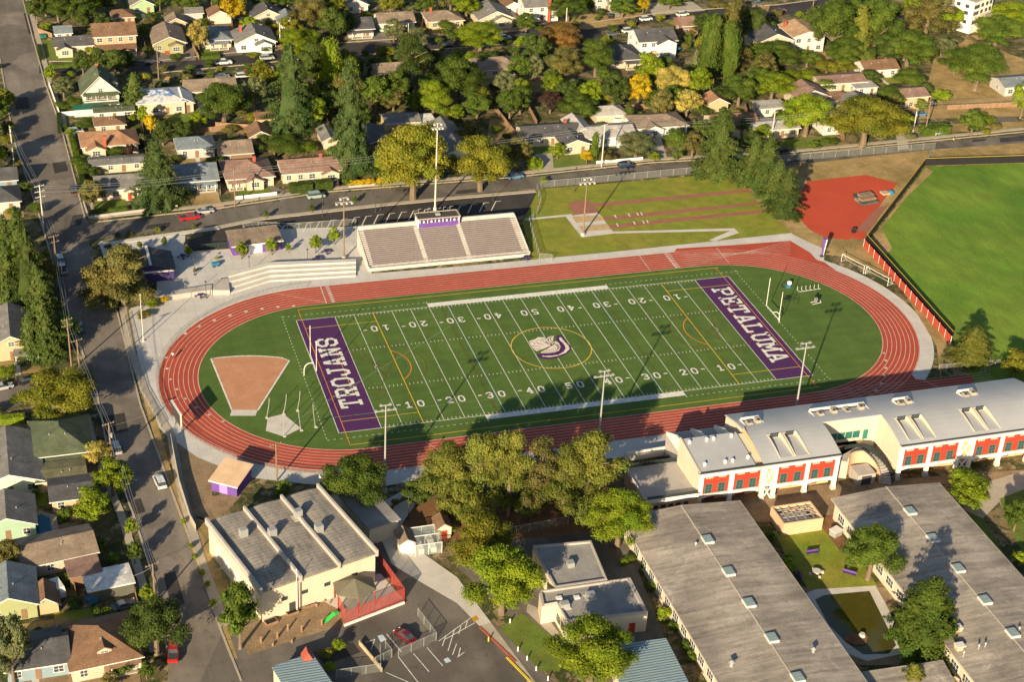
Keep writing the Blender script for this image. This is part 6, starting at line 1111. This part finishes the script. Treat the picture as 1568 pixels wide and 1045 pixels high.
# balcony storey on the green victorian
vt = [o for o in bpy.data.objects if o.type == 'EMPTY' and str(o.get('label', '')).startswith('green victorian')][0]
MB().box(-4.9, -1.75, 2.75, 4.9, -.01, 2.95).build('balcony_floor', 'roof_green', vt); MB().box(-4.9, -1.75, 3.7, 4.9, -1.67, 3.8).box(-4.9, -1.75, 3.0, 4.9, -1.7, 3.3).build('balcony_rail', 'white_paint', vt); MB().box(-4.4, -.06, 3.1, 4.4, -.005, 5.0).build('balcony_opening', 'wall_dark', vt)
for x in (-4.8, -1.6, 1.6, 4.7): MB().box(x, -1.72, 2.95, x+.16, -1.56, 5.1).build('balcony_post', 'wall_palegreen', vt)
MB().ext([(-2.1, 5.0), (0, 5.25), (0, 5.4), (-2.1, 5.15)], -5.1, 5.1, 'x').build('balcony_roof', 'roof_green', vt)
# solar panels, pool, umbrellas, small yard things
o = thing('solar_panel', 'dark solar panel lying on the mauve gabled roof', 'solar panel', (*G(1233, 150, 5), 5.0), 0); MB().add([(-3, -1.5, -.9), (0, -1.5, .3), (0, 2, .3), (-3, 2, -.9), (-3, -1.5, -1.05), (0, -1.5, .15), (0, 2, .15), (-3, 2, -1.05)], [(0, 1, 2, 3), (7, 6, 5, 4), (0, 4, 5, 1), (1, 5, 6, 2), (2, 6, 7, 3), (3, 7, 4, 0)]).build('panel', 'glass', o); MB().box(-3, -1.55, -1.1, -2.9, 2.05, -.85).build('frame', 'steel', o)
mat('pool_water', (.02, .12, .20), .08, .1); sheet('pool_surround', [(35, 800), (60, 783), (86, 790), (92, 822), (60, 832), (40, 828)], .05, 'curb'); sheet('pool_water', [(42, 803), (62, 788), (76, 793), (80, 818), (58, 828), (48, 822)], .09, 'pool_water')
for x, y_, l in ((408, 410, 'the left pair below the snack stand'), (424, 408, 'the right pair below the snack stand'), (487, 398, 'the lower one left of the brown floodlight pole'), (500, 388, 'the upper one left of the brown floodlight pole'), (307, 455, 'beside the ramp wall'), (280, 395, 'at the dark gates in the shade'), (806, 397, 'at the right foot of the grandstand')):
    t = thing('picnic_table', 'dark purple round plaza table, '+l, 'table', (*G(x, y_), .02), 0, 'purple plaza tables'); MB().tube((0, 0, .7), (0, 0, .78), .75, None, 12).build('top', 'dark_purple', t); MB().tube((0, 0, 0), (0, 0, .7), .1).build('stem', 'dark_metal', t)
    for a in (0, 1.57, 3.14, 4.71): MB().box(1.15*math.cos(a)-.28, 1.15*math.sin(a)-.28, .4, 1.15*math.cos(a)+.28, 1.15*math.sin(a)+.28, .48).tube((1.15*math.cos(a), 1.15*math.sin(a), 0), (1.15*math.cos(a), 1.15*math.sin(a), .4), .05, None, 5).build('seat', 'dark_purple', t)
t = thing('utility_cart', 'bright blue cart on the plaza left of the snack stand', 'cart', (*G(330, 408), .02), .3); MB().box(-.9, -.5, .3, .9, .5, 1.1).build('body', 'blue_tarp', t)
for x in (-.6, .6): MB().tube((x, -.55, .25), (x, .55, .25), .25).build('wheel', 'tyre', t)
for a in ((1244, 850, 0, 'above the round stone table'), (1300, 882, -40, 'right of the round stone table'), (1225, 885, 75, 'in the roof shade left of the round stone table')):
    t = thing('bench', 'purple courtyard bench '+a[3], 'bench', (*G(a[0], a[1]), .06), rad(a[2]), 'purple courtyard benches'); MB().box(-1.3, -.2, .4, 1.3, .25, .48).build('seat', 'dark_purple', t); MB().box(-1.3, .25, .5, 1.3, .32, .95).build('backrest', 'purple', t)
    for x in (-1, 1): MB().box(x-.06, -.18, 0, x+.06, .3, .4).build('leg', 'dark_metal', t)
t = thing('stone_table', 'round stone table with seats on the courtyard lawn', 'table', (*G(1250, 880), .06)); MB().tube((0, 0, 0), (0, 0, .7), .4, .3).tube((0, 0, .7), (0, 0, .8), .85, None, 12).build('top', 'concrete_plain', t)
for a in (0, 1.57, 3.14, 4.71): MB().tube((1.3*math.cos(a), 1.3*math.sin(a), 0), (1.3*math.cos(a), 1.3*math.sin(a), .45), .28, None, 8).build('seat', 'concrete_plain', t)
t = thing('utility_box', 'pale green metal cabinet on the courtyard bed', 'utility box', (*G(1279, 820), 0), .4); MB().box(-1, -.8, 0, 1, .8, 1.3).build('body', 'galvanised', t); MB().box(-1.1, -.9, 1.3, 1.1, .9, 1.4).build('lid', 'white_paint', t)
t = thing('patio_umbrella', 'blue umbrella beside the pale two-storey house', 'umbrella', (*G(1036, 82), 0)); MB().tube((0, 0, 2.0), (0, 0, 2.7), 1.5, .05, 8).build('canopy', 'blue_tarp', t); MB().tube((0, 0, 0), (0, 0, 2.1), .04, None, 5).build('pole', 'steel', t)
t = thing('patio_umbrella', 'tan umbrella on the terrace of the pale two-storey house', 'umbrella', (*G(1001, 90), 0)); MB().tube((0, 0, 2.0), (0, 0, 2.7), 1.6, .05, 8).build('canopy', 'tan_wall', t); MB().tube((0, 0, 0), (0, 0, 2.1), .04, None, 5).build('pole', 'steel', t)
t = thing('travel_trailer', 'white camper trailer with domed roof in the cluttered yard', 'trailer', (*G(86, 910), 0), .3); MB().ext([(-2.2, .4), (2.2, .4), (2.3, 1.6), (1.6, 2.4), (-1.6, 2.4), (-2.3, 1.6)], -1.1, 1.1, 'x').build('body', 'white_paint', t)
for x in (-1, 1): MB().tube((x*1.05, 0, .35), (x*1.15, 0, .35), .35).build('wheel', 'tyre', t)
window(t, 1.12, 0, 1.2, 1.0, .6, math.pi/2)
for i, (x, y_, c, l) in enumerate(((66, 57, 'teal_roof', 'teal bin by the cream corner house'), (141, 922, 'blue_tarp', 'blue tarp heap in the cluttered yard'), (507, 950, 'mint_b', 'bright green toy slide beside the red screen fence'), (500, 30, 'red_panel', 'small red object behind the dark-roofed cottage'))):
    if c == 'mint_b': mat('mint_b', (.03, .42, .07), .4, .05)
    t = thing(('bin', 'tarp_heap', 'toy_slide', 'play_house')[i], l, ('bin', 'tarp', 'slide', 'playhouse')[i], (*G(x, y_), 0), .3)
    if i == 2: MB().ext([(-1.5, .1), (-1.1, .1), (.8, 1.1), (1.5, 1.1), (1.5, 1.25), (.7, 1.25), (-1.2, .3), (-1.5, .3)], -.4, .4).build('slide', c, t)
    else: MB().box(-.9, -.6, 0, .9, .6, 1.0).build('body', c, t); MB().box(-1, -.7, 1.0, 1, .7, 1.1).build('lid', c, t)
for i, (x, y_) in enumerate(((400, 985), (425, 978), (441, 966), (462, 968), (493, 958), (418, 990), (447, 985), (505, 925), (497, 922), (485, 930))):
    t = thing('tree_stump', ('stump at the left end of the planting yard', 'second stump along the planting yard kerb', 'third stump beside the flagpole shadow', 'tall stump at the middle of the yard', 'tall stump beside the green slide', 'low stump on the brick kerb', 'lone stump near the brick kerb', 'topmost stump beside the canopy patio', 'middle stump beside the canopy patio', 'lowest stump beside the canopy patio')[i], 'stump', (*G(x, y_), 0), 0, 'stumps round the planting yard'); MB().tube((0, 0, 0), (0, 0, 1.2 if i < 5 else .5), .22, .2).build('trunk', 'wood_fence', t); MB().tube((0, 0, 1.2 if i < 5 else .5), (0, 0, 1.23 if i < 5 else .53), .18).build('cut_top', 'tan_wall', t)
for i, (x, y_) in enumerate(((447, 940), (462, 930), (473, 928), (408, 945), (430, 935), (415, 955))):
    t = thing('planter_box', ('dark planter box left of the white flagpole', 'dark planter box right of the white flagpole', 'rightmost dark planter box by the cream hall', 'planter box left of the young shrubs', 'planter box below the dark door', 'lowest planter box in the yard')[i], 'planter', (*G(x, y_), 0), .3, 'planter boxes by the cream hall'); MB().box(-1.1, -.7, 0, 1.1, -.6, .6).box(-1.1, .6, 0, 1.1, .7, .6).box(-1.1, -.6, 0, -1, .6, .6).box(1, -.6, 0, 1.1, .6, .6).build('frame', 'wood_fence', t); MB().box(-1, -.6, 0, 1, .6, .5).build('soil', 'black', t)
# markings in the south car park
cm = MB()
for a, b_ in (((592, 972), (615, 1000)), ((610, 1007), (643, 1050)), ((633, 1002), (657, 1030)), ((654, 993), (678, 1021)), ((591, 1031), (630, 1048)), ((721, 947), (672, 983)), ((727, 955), (682, 980)), ((683, 974), (677, 991)), ((696, 965), (686, 998)), ((706, 960), (702, 972)), ((716, 952), (712, 964)), ((699, 987), (693, 1004)), ((705, 993), (702, 1006)), ((711, 1000), (700, 1008)), ((560, 985), (574, 980)), ((574, 980), (568, 996))): cm.line(G(*a), G(*b_), .15)
tag(cm.build('parking_marking', 'white_line', loc=(0, 0, .05)), kind='structure')
for p in (((578, 975), (586, 973), (592, 981), (583, 985)), ((679, 1011), (686, 1008), (691, 1014), (683, 1017))): sheet('parking_marking', p, .055, 'pale_blue')
strip('kerb', [(735, 962), (780, 1005), (790, 1015)], .4, .16, 'brick_red'); strip('kerb', [(776, 1008), (812, 1045), (830, 1060)], .4, .16, 'cap_yellow'); sheet('ramp_mat', [(722, 948), (729, 944), (733, 950), (725, 954)], .09, 'paint_yellow'); sheet('pavement', [(735, 960), (752, 955), (830, 1060), (790, 1060), (812, 1040)], .07, 'curb'); sheet('ramp_mat', [(280, 378), (286, 374), (290, 380), (284, 384)], .09, 'paint_yellow')
for i, (x, y_) in enumerate(((748, 983), (781, 955), (793, 998), (807, 1012), (821, 1028), (839, 1043))):
    t = thing('bollard', ('yellow hydrant bollard on the pavement by the red kerb', 'white bollard at the top of the small lawn', 'white bollard midway along the small lawn', 'white bollard below the middle of the lawn edge', 'white bollard near the yellow kerb', 'lowest white bollard beside the round tree')[i], 'bollard', (*G(x, y_), 0), 0, 'bollards round the small lawn'); MB().tube((0, 0, 0), (0, 0, .9), .14).build('post', 'white_paint' if i else 'cap_yellow', t); MB().tube((0, 0, .9), (0, 0, 1.0), .16, .06).build('cap', 'white_paint' if i else 'cap_yellow', t)
# ------------------------------------------------------------ hedges
for a in ((137, 328, 195, 322, 1.2, 1.0, 'g'), (124, 270, 109, 212, 1.5, 1.8, 'l'), (131, 300, 125, 274, 1.5, 1.6, 'd'), (444, 295, 478, 292, 2.6, 2.6, 'd'), (482, 291, 508, 288, 2.6, 2.6, 'd'), (92, 204, 90, 178, 1.2, 1.4, 'd'), (78, 104, 117, 102, 1.4, 1.2, 'g'), (306, 88, 336, 86, 3, 1, 'g'), (0, 649, 38, 645, 1.8, 1.6, 'l'), (1410, 206, 1450, 203, 4, 2.8, 'g'), (64, 92, 60, 72, 1.2, 1.2, 'd'), (812, 258, 828, 256, 3, 2.6, 'l'), (55, 906, 110, 893, 2.2, 1.8, 'd')): hedge(*a)
# ------------------------------------------------------------ trees: px, foot py, width px, height px, kind, colour
T = """57 38 30 42 r d;90 40 45 48 r g;110 30 25 34 r d;145 28 28 40 r l;165 22 26 30 r d;130 48 18 26 r d;222 62 17 24 r g;245 18 22 25 r g;285 22 40 30 r g;305 82 32 48 r t;358 36 38 42 r Y;128 122 30 42 r d;152 118 32 40 r d;178 122 34 42 r d;197 112 26 30 r d
206 176 44 68 c c;98 152 28 32 r s;78 128 18 26 r l;95 128 20 18 b R;95 172 25 20 b g;115 170 28 26 b g;118 202 30 14 b g;135 198 28 18 b d;103 200 14 14 b d;125 168 9 10 b l;343 198 74 64 r g;390 172 34 52 r s;303 202 28 28 r l;250 226 30 36 r d;280 222 36 34 r d;231 208 18 32 r Y;220 196 18 32 r l;216 224 22 20 b s
245 324 76 112 c n;332 260 24 24 b g;343 278 20 26 b l;125 256 34 16 b g;150 254 26 16 b g;178 247 40 20 b g;200 248 20 26 r R;130 272 24 22 b g;148 274 24 20 b d;143 324 36 46 r o;286 131 20 20 b o;323 122 15 15 b g;6 176 40 36 r y;138 86 16 20 b y;172 86 30 10 b g;270 95 20 14 b g;226 84 14 16 b g;388 90 20 10 b y
447 209 76 142 c n;468 92 52 44 r l;504 158 40 98 k l;452 102 50 50 r l;480 152 50 80 r d;475 58 54 60 r o;523 58 40 40 r d;537 152 30 62 k l;538 274 68 185 c n;580 164 24 40 k l;602 174 40 34 r o;630 152 66 88 p d;636 178 28 34 r g;697 170 74 74 r g;663 190 48 60 r l;697 188 26 24 r l;730 186 40 38 r g;735 86 62 44 r l;720 102 24 20 r l;589 94 30 22 r y;603 68 30 36 r s;637 82 34 36 r s
685 48 34 20 b g;671 70 16 18 b g;696 64 24 16 b g;650 26 30 30 r g;590 14 30 20 r d;405 16 40 20 r g;440 14 30 18 r g;770 152 30 40 r s;780 188 36 48 r g;632 318 98 114 r y;735 304 86 84 r y;718 230 36 40 r o;412 228 40 26 b d;440 240 60 24 b g;470 238 30 20 b l;408 82 22 14 b g;438 57 14 10 b Y;530 286 14 28 b g;550 274 28 22 b g
869 40 50 44 r g;805 54 26 32 r g;825 49 14 12 b g;859 90 64 48 r br;952 32 36 34 r g;984 22 18 24 r Y;1024 18 30 20 r g;911 124 48 56 r g;925 134 26 26 r g;861 132 50 54 r o;842 142 22 34 r g;817 127 24 40 r s;796 180 40 44 r g;793 132 34 44 r g;842 178 32 36 r R;885 192 54 38 r g;900 158 28 28 r d;928 162 24 24 b y;955 162 30 36 r t;976 168 34 50 r Y;962 190 20 30 k d;1026 158 48 52 r t;1046 148 18 34 r g;1016 154 24 26 r g;1050 186 38 44 r t
1082 132 36 108 k g;1112 126 34 92 k g;1064 102 14 28 c s;1113 112 60 112 c o;1130 170 50 50 r g;1160 152 40 44 r g;1163 100 38 26 r g;1180 162 56 34 r l;1040 238 50 46 b g;1098 280 70 122 c c;1075 208 26 20 r g;1166 218 24 24 r l;1150 288 50 84 c c;1168 302 56 98 c c;1200 336 52 82 c c;1184 318 48 76 c c;973 248 52 40 r s;909 248 15 46 k g;898 252 22 22 b Y;930 250 24 20 b o;792 264 36 50 r o;818 264 24 32 b l;853 246 24 24 r l;1055 78 8 30 k g;996 112 28 18 b d
1270 96 56 92 r g;1312 99 46 96 c k;1335 92 60 92 r g;1290 112 50 50 r g;1355 108 50 50 r d;1290 52 50 60 r g;1385 102 60 50 r g;1415 72 84 80 p o;1388 112 66 52 r g;1492 152 78 76 r g;1522 84 62 54 r g;1548 62 60 50 r l;1393 140 50 34 b g;1370 168 52 38 b g;1205 134 40 28 b l;1235 132 34 26 b l;1188 114 56 32 r g;1235 108 34 28 r g;1265 116 34 24 b y;1295 116 34 24 b y;1232 220 74 66 r l;1320 242 100 80 r y;1375 202 36 30 r l;1480 200 30 24 b l;1506 198 34 26 b l;1440 162 26 22 r l;1562 187 30 60 r l;1440 94 36 34 r s;1408 174 18 20 r l
8 392 40 64 c c;34 420 58 108 c c;18 470 50 106 c c;50 482 70 136 c c;66 522 64 118 c c;76 556 58 92 c c;50 556 46 80 c c;10 470 40 50 r d;12 394 26 12 b g;190 480 112 88 p o;160 470 60 66 p o;165 384 14 12 b o;179 366 12 10 b d;199 362 12 11 b o;242 357 10 12 b l;295 352 10 10 b o;214 383 8 12 r g;252 378 9 14 r g;289 394 12 14 r l;333 399 8 6 b l;300 418 9 7 b o;261 402 9 10 r o;370 399 18 26 r l;416 393 18 26 r l;442 389 8 16 r l;483 390 18 28 r l;512 377 17 27 r l;407 337 8 14 r g;477 328 9 14 r g;542 314 8 14 r g;833 284 14 14 b l
95 652 110 68 r y;150 718 42 36 r t;174 768 54 58 r l;142 804 58 46 r l;36 707 16 14 b t;48 722 16 14 b t;16 670 16 14 b s;58 768 20 26 b g;132 680 14 10 b s;75 554 50 40 r d;12 584 30 28 b l;542 792 92 78 r g;684 790 96 96 p k;732 798 96 114 p k;778 804 86 126 p k;826 800 78 112 p o;900 792 108 112 p k;862 802 88 104 p k;700 808 60 60 p k;640 780 44 36 r d;432 759 30 20 b g;945 854 84 88 r l;735 888 100 82 r y;768 960 106 102 r l;903 1066 112 92 r l;240 1018 90 84 r d;22 1060 62 110 r s;14 884 44 50 r o;35 902 30 24 b t;368 1004 58 100 r g
281 804 10 16 b l;292 842 11 20 b l;300 858 11 16 b l;309 884 12 22 b l;318 902 12 18 b l;326 930 13 22 b l;202 827 22 30 r l;207 868 22 34 r g;178 864 26 18 b g;225 928 22 28 r l;497 1012 26 20 b y;520 1002 24 26 b l;507 1032 20 20 b l;1328 904 74 84 r g;1405 1016 108 142 c g;1425 1000 56 76 r g;1205 880 24 26 b l;1178 840 24 28 b g;1396 1070 52 56 c k;1560 872 24 40 b l;1474 788 60 56 r l;1552 822 34 50 r g;1485 567 62 70 c k;1552 584 42 40 r y;966 862 20 14 b g;987 878 18 18 b g;1000 908 18 18 b g;1017 954 22 28 b l;1032 970 18 16 b g;1046 1002 20 20 b g;1060 1016 20 18 b g;955 868 16 10 b l
232 474 30 12 b l;222 490 24 12 b o;252 465 14 12 b Y;640 760 24 14 b g;605 775 12 12 b y;620 760 12 10 b y;575 735 16 12 b o;1205 868 16 20 b d;1420 900 40 34 b l;1440 985 24 20 b l;1365 880 22 20 b g;405 930 16 16 b g;380 940 16 18 b l;466 915 14 12 b l;1160 300 20 14 b d;537 287 13 12 b Y;546 286 13 12 b Y;555 286 13 12 b Y;564 285 13 12 b Y;573 284 12 12 b Y;582 288 16 18 b Y;45 70 0 0 x x;345 230 26 18 b g;352 205 26 14 b o;385 210 24 16 b Y;310 228 24 18 b d;360 232 18 12 b l;255 200 24 20 b d;270 250 20 16 b g;225 155 16 20 b d;575 115 26 24 r d;620 105 30 30 r d;655 110 34 34 r d;555 190 26 30 r d;560 225 20 30 r d;655 215 30 24 b d;745 110 30 30 r d
760 170 28 24 b d;850 160 30 22 b o;880 140 26 22 b s;905 175 26 20 b g;940 178 20 18 b y;1000 172 30 24 b o;1075 180 26 22 b d;1100 160 26 26 r d;1135 210 26 26 r d;1150 240 30 34 r d;1205 200 24 22 r d;1260 142 40 28 b g;1330 135 30 24 r d;1420 150 24 26 b d;1460 120 40 40 r g;1240 40 26 18 b g;1210 60 26 20 r d;1170 60 30 30 r d;1150 40 30 24 r s;1080 60 36 36 r d;1130 35 40 40 c o;745 20 22 24 r g;710 22 24 22 r g;625 22 22 18 r s;505 25 30 24 r d;490 40 22 26 b g;560 30 16 14 b l;880 50 20 18 b o;900 18 22 22 r g;1045 8 24 16 r g;1100 15 30 16 b o;775 70 18 12 b d
420 175 20 30 b g;392 188 30 14 b y;370 182 26 14 b o;500 215 24 24 b d;60 755 22 22 r g;100 800 26 20 b g;125 820 26 18 b d;25 795 24 14 b g;95 850 24 14 b g;150 850 26 22 r g;115 935 24 20 b d;60 990 26 24 r d;100 1000 26 30 r d;240 960 20 24 r g;215 985 24 26 b g;20 890 26 20 b g;40 700 20 20 b d;8 690 24 24 r g;30 620 30 14 b g;55 330 26 24 b g;40 300 24 24 b d;5 250 24 24 r d;12 210 24 24 r g;130 1010 22 20 b l;190 1040 30 24 b g;225 1045 24 26 r g;135 520 0 0 x x;1320 210 30 20 b g;1270 225 24 14 b g"""
for row in T.replace('\n', ';').split(';'):
    q_ = row.split()
    if q_[4] != 'x': tree(*map(float, q_[:4]), q_[4], q_[5])
BF = ((218, 190, 224, 240), (300, 205, 345, 200), (333, 250, 338, 300), (563, 180, 578, 250), (675, 120, 692, 160), (880, 185, 902, 215), (985, 185, 1002, 215), (1062, 190, 1078, 235), (640, 60, 652, 25), (500, 60, 516, 20), (150, 90, 145, 30), (225, 90, 216, 40), (1270, 180, 1292, 215), (1230, 160, 1240, 120), (930, 170, 1010, 165), (822, 192, 800, 150), (1140, 165, 1152, 200), (50, 745, 62, 690), (60, 862, 150, 842), (60, 985, 130, 972), (430, 180, 425, 120), (360, 60, 352, 20), (410, 80, 470, 66), (700, 60, 712, 25), (840, 110, 905, 104), (1090, 110, 1140, 104), (240, 175, 236, 130))
for x0, y0, x1, y1 in BF: t = fence([(x0, y0), (x1, y1)], 1.7, 'x', 2.4, 'wood_fence', 'wood_fence', th=.07, rail=False, name='board_fence'); TREES.append((t, 'weathered board fence', G((x0+x1)/2, (y0+y1)/2), 'board'))
yards(); gardens(); label_trees()
# ------------------------------------------------------------ vehicles: px, py, heading, kind, colour, label
for a in ((342, 98, 2, 'pickup', 'white', 'white pickup truck parked on the dark upper street'), (116, 204, 5, 'suv', 'silver', 'silver car in the drive above the orange tiled house'), (202, 50, 80, 'sedan', 'grey', 'grey car in the lane right of the peach house'), (258, 126, 70, 'suv', 'yellow', 'yellow-orange vehicle behind the blue-tarp-roofed house'), (310, 116, 5, 'sedan', 'black', 'black sedan on the upper street, left of the dark pair'), (340, 119, 5, 'sedan', 'grey', 'dark grey sedan on the upper street, right of the dark pair'), (372, 119, 5, 'suv', 'white', 'white car parked below the red trailer'), (388, 110, 5, 'pickup', 'red', 'dark red pickup parked on the upper street'), (233, 98, 5, 'sedan', 'black', 'black sedan in tree shade before the olive craftsman house'),
 (409, 91, 5, 'suv', 'silver', 'silver car on the upper street by the pale pole'), (408, 108, 5, 'suv', 'white', 'white car beside the tip of the giant conifer'), (568, 109, 75, 'suv', 'teal', 'teal car in the dark drive between the conifers'), (683, 72, 3, 'sedan', 'black', 'black sedan on the upper street below the bushes'), (674, 99, 10, 'suv', 'silver', 'pale car half under the dark trees'), (772, 60, 3, 'suv', 'silver', 'silver SUV parked beside the flowering tree'), (608, 78, 8, 'sedan', 'blue', 'small blue car at the drive mouth'), (457, 20, 10, 'sedan', 'red', 'red car behind the small dark-roofed cottage'), (801, 57, 3, 'pickup', 'black', 'black pickup left of the rusty tree'), (934, 26, 75, 'sedan', 'black', 'black sedan on the drive below the grey modern house'), (965, 35, 12, 'sedan', 'black', 'black sedan at the top street kerb'), (989, 31, 10, 'suv', 'white', 'white SUV behind the black sedan'), (1045, 24, 10, 'suv', 'white', 'white SUV at the top street, the farther right one'), (1060, 34, 10, 'sedan', 'white', 'white sedan beside the top conifers'), (938, 54, 12, 'sedan', 'grey', 'dark grey sedan beside the shingled roof'), (962, 49, 14, 'suv', 'white', 'white SUV behind the pale two-storey house'), (1161, 8, 10, 'suv', 'grey', 'grey SUV on the dirt lot at the top'), (1146, 221, 60, 'sedan', 'silver', 'silver sedan between the street conifers'),
 (996, 213, 70, 'van', 'silver', 'silver van in the concrete drive'), (958, 256, 3, 'suv', 'navy', 'dark blue SUV on the top street by the pale pole'), (1194, 18, 8, 'sedan', 'darkred', 'dark red sedan at the top edge'), (1439, 206, 3, 'suv', 'silver', 'silver SUV by the clipped hedge on the top street'), (1493, 201, 3, 'suv', 'black', 'black SUV by the lime bushes on the top street'), (1200, 233, 5, 'suv', 'black', 'black SUV in the shade of the street conifers'), (1429, 161, 60, 'suv', 'black', 'black SUV beside the dry hillside house'), (1410, 177, 5, 'sedan', 'blue', 'pale blue sedan behind the clipped hedge'), (113, 293, 94, 'suv', 'black', 'black SUV driving on the left street'), (291, 336, 5, 'pickup', 'red', 'bright red pickup on the top street corner'), (314, 326, 5, 'sedan', 'silver', 'silver sedan behind the bright red pickup'), (92, 400, 95, 'suv', 'silver', 'silver SUV on the left street beside the tall conifers'), (96, 415, 95, 'pickup', 'silver', 'silver pickup on the left street below the silver SUV'), (123, 505, 95, 'sedan', 'teal', 'teal sedan in the shade by the paired poles'), (8, 399, 5, 'van', 'white', 'white van at the left edge drive'),
 (484, 303, 5, 'van', 'lightgreen', 'pale green van on the top street'), (514, 282, 80, 'sedan', 'black', 'black sedan in the drive left of the yellow hedge'), (789, 273, 5, 'suv', 'blue', 'blue SUV on the top street right of the yellowish trees'), (4, 596, 12, 'sedan', 'silver', 'silver sedan on the side street at the left edge'), (43, 586, 14, 'sedan', 'black', 'black sedan on the side street'), (178, 690, 95, 'suv', 'silver', 'silver car half hidden behind the transformer pole'), (245, 742, 98, 'suv', 'white', 'white car parked facing the purple shed'), (266, 1003, 80, 'pickup', 'red', 'red pickup under the silvery tree'), (190, 931, 20, 'sedan', 'grey', 'dark grey car beside the metal carport'), (180, 878, 10, 'sedan', 'grey', 'dark car above the metal carport'), (620, 978, 118, 'sedan', 'darkred', 'dark red sedan parked in the fenced bay')): car(*a)
# patches and seams on the streets
for p in (((80, 250), (100, 247), (104, 262), (84, 266)), ((112, 330), (128, 328), (124, 345), (106, 347)), ((150, 640), (190, 633), (196, 660), (160, 668)), ((190, 770), (215, 764), (222, 785), (199, 792)), ((250, 880), (268, 876), (283, 925), (262, 930)), ((225, 345), (262, 341), (258, 348), (222, 352)), ((700, 292), (742, 288), (738, 294), (697, 298)), ((1210, 245), (1240, 242), (1236, 247), (1208, 249)), ((1530, 212), (1568, 208), (1568, 216), (1532, 218)), ((1490, 214), (1512, 212), (1508, 216), (1488, 218)), ((480, 1000), (540, 985), (552, 1000), (498, 1020)), ((20, 150), (42, 148), (46, 166), (24, 168)), ((36, 20), (50, 18), (56, 50), (44, 52)), ((45, 590), (80, 580), (84, 590), (50, 600))):
    sheet('road_patch', p, .036, 'dark_asphalt')
for i, p in enumerate((((318, 345), (345, 342), (352, 362), (325, 366)), ((300, 150), (312, 148), (320, 172), (306, 175)), ((128, 212), (150, 210), (150, 226), (130, 228)), ((1375, 230), (1392, 228), (1386, 200), (1372, 204)), ((930, 28), (950, 26), (946, 10), (930, 12)))): sheet('driveway', p, .038, 'curb') if i else None
# ------------------------------------------------------------ people
def person(px, py, label, top, legs, ang=0, stride=.25, hair='black', skin='skin'):
    mat('skin', (.42, .25, .16), .6, .05); t = thing('person', label, 'person', (*G(px, py), .09), rad(ang))
    js = [(0, 0, .95), (0, 0, 1.2), (0, 0, 1.42), (0, 0, 1.52), (.02, 0, 1.66), (.02, 0, 1.75), (0, .2, 1.40), (.05, .27, 1.12), (.22, .25, .92), (0, -.2, 1.40), (-.05, -.27, 1.12), (.08, -.28, .9), (0, .1, .9), (stride*.6, .11, .5), (stride*.8, .11, .07), (stride*.8+.2, .12, .03), (0, -.1, .9), (-stride*.3, -.11, .5), (-stride*1.2, -.11, .10), (-stride*1.2+.18, -.12, .04)]
    ed = [(0, 1), (1, 2), (2, 3), (3, 4), (4, 5), (2, 6), (6, 7), (7, 8), (2, 9), (9, 10), (10, 11), (0, 12), (12, 13), (13, 14), (14, 15), (0, 16), (16, 17), (17, 18), (18, 19)]; rs = [.15, .145, .13, .055, .105, .07, .06, .045, .03, .06, .045, .03, .095, .065, .045, .04, .095, .065, .045, .04]
    me = bpy.data.meshes.new('body'); me.from_pydata(js, ed, []); o = bpy.data.objects.new('body', me); C.objects.link(o); o.parent = t; me.materials.append(MT(skin)); o.modifiers.new('skin', 'SKIN'); o.modifiers.new('sub', 'SUBSURF').levels = 1
    for i, v in enumerate(me.skin_vertices[0].data): v.radius = (rs[i], rs[i]); v.use_root = i == 0
    MB().tube((0, 0, .92), (0, 0, 1.2), .175, .165, 10).tube((0, 0, 1.2), (0, 0, 1.45), .165, .16, 10).tube((0, .14, 1.42), (.02, .29, 1.15), .08, .06, 7).tube((0, -.14, 1.42), (-.02, -.29, 1.15), .08, .06, 7).build('shirt', top, t)
    MB().tube((0, .09, .97), (stride*.6, .11, .5), .12, .09, 8).tube((0, -.09, .97), (-stride*.3, -.11, .5), .12, .09, 8).tube((stride*.6, .11, .5), (stride*.8, .11, .1), .085, .06, 7).tube((-stride*.3, -.11, .5), (-stride*1.2, -.11, .12), .085, .06, 7).build('trousers', legs, t)
    MB().tube((.0, 0, 1.68), (-.02, 0, 1.84), .125, .07, 9).build('hair', hair, t); MB().box(.1, -.03, 1.62, .15, .03, 1.68).build('nose', skin, t)
    for y_ in (-.04, .04): MB().box(.105, y_-.012, 1.70, .122, y_+.012, 1.72).build('eye', 'black', t)
person(265, 550, 'person in a pale shirt walking on the left curve of the track', 'white_paint', 'dark_metal', 60); person(1459, 219, 'person in a yellow vest on the top street', 'cap_yellow', 'black', 200); person(1361, 730, 'person in an orange-red shirt beside the curved stair', 'red_panel', 'faint_blue', 150)
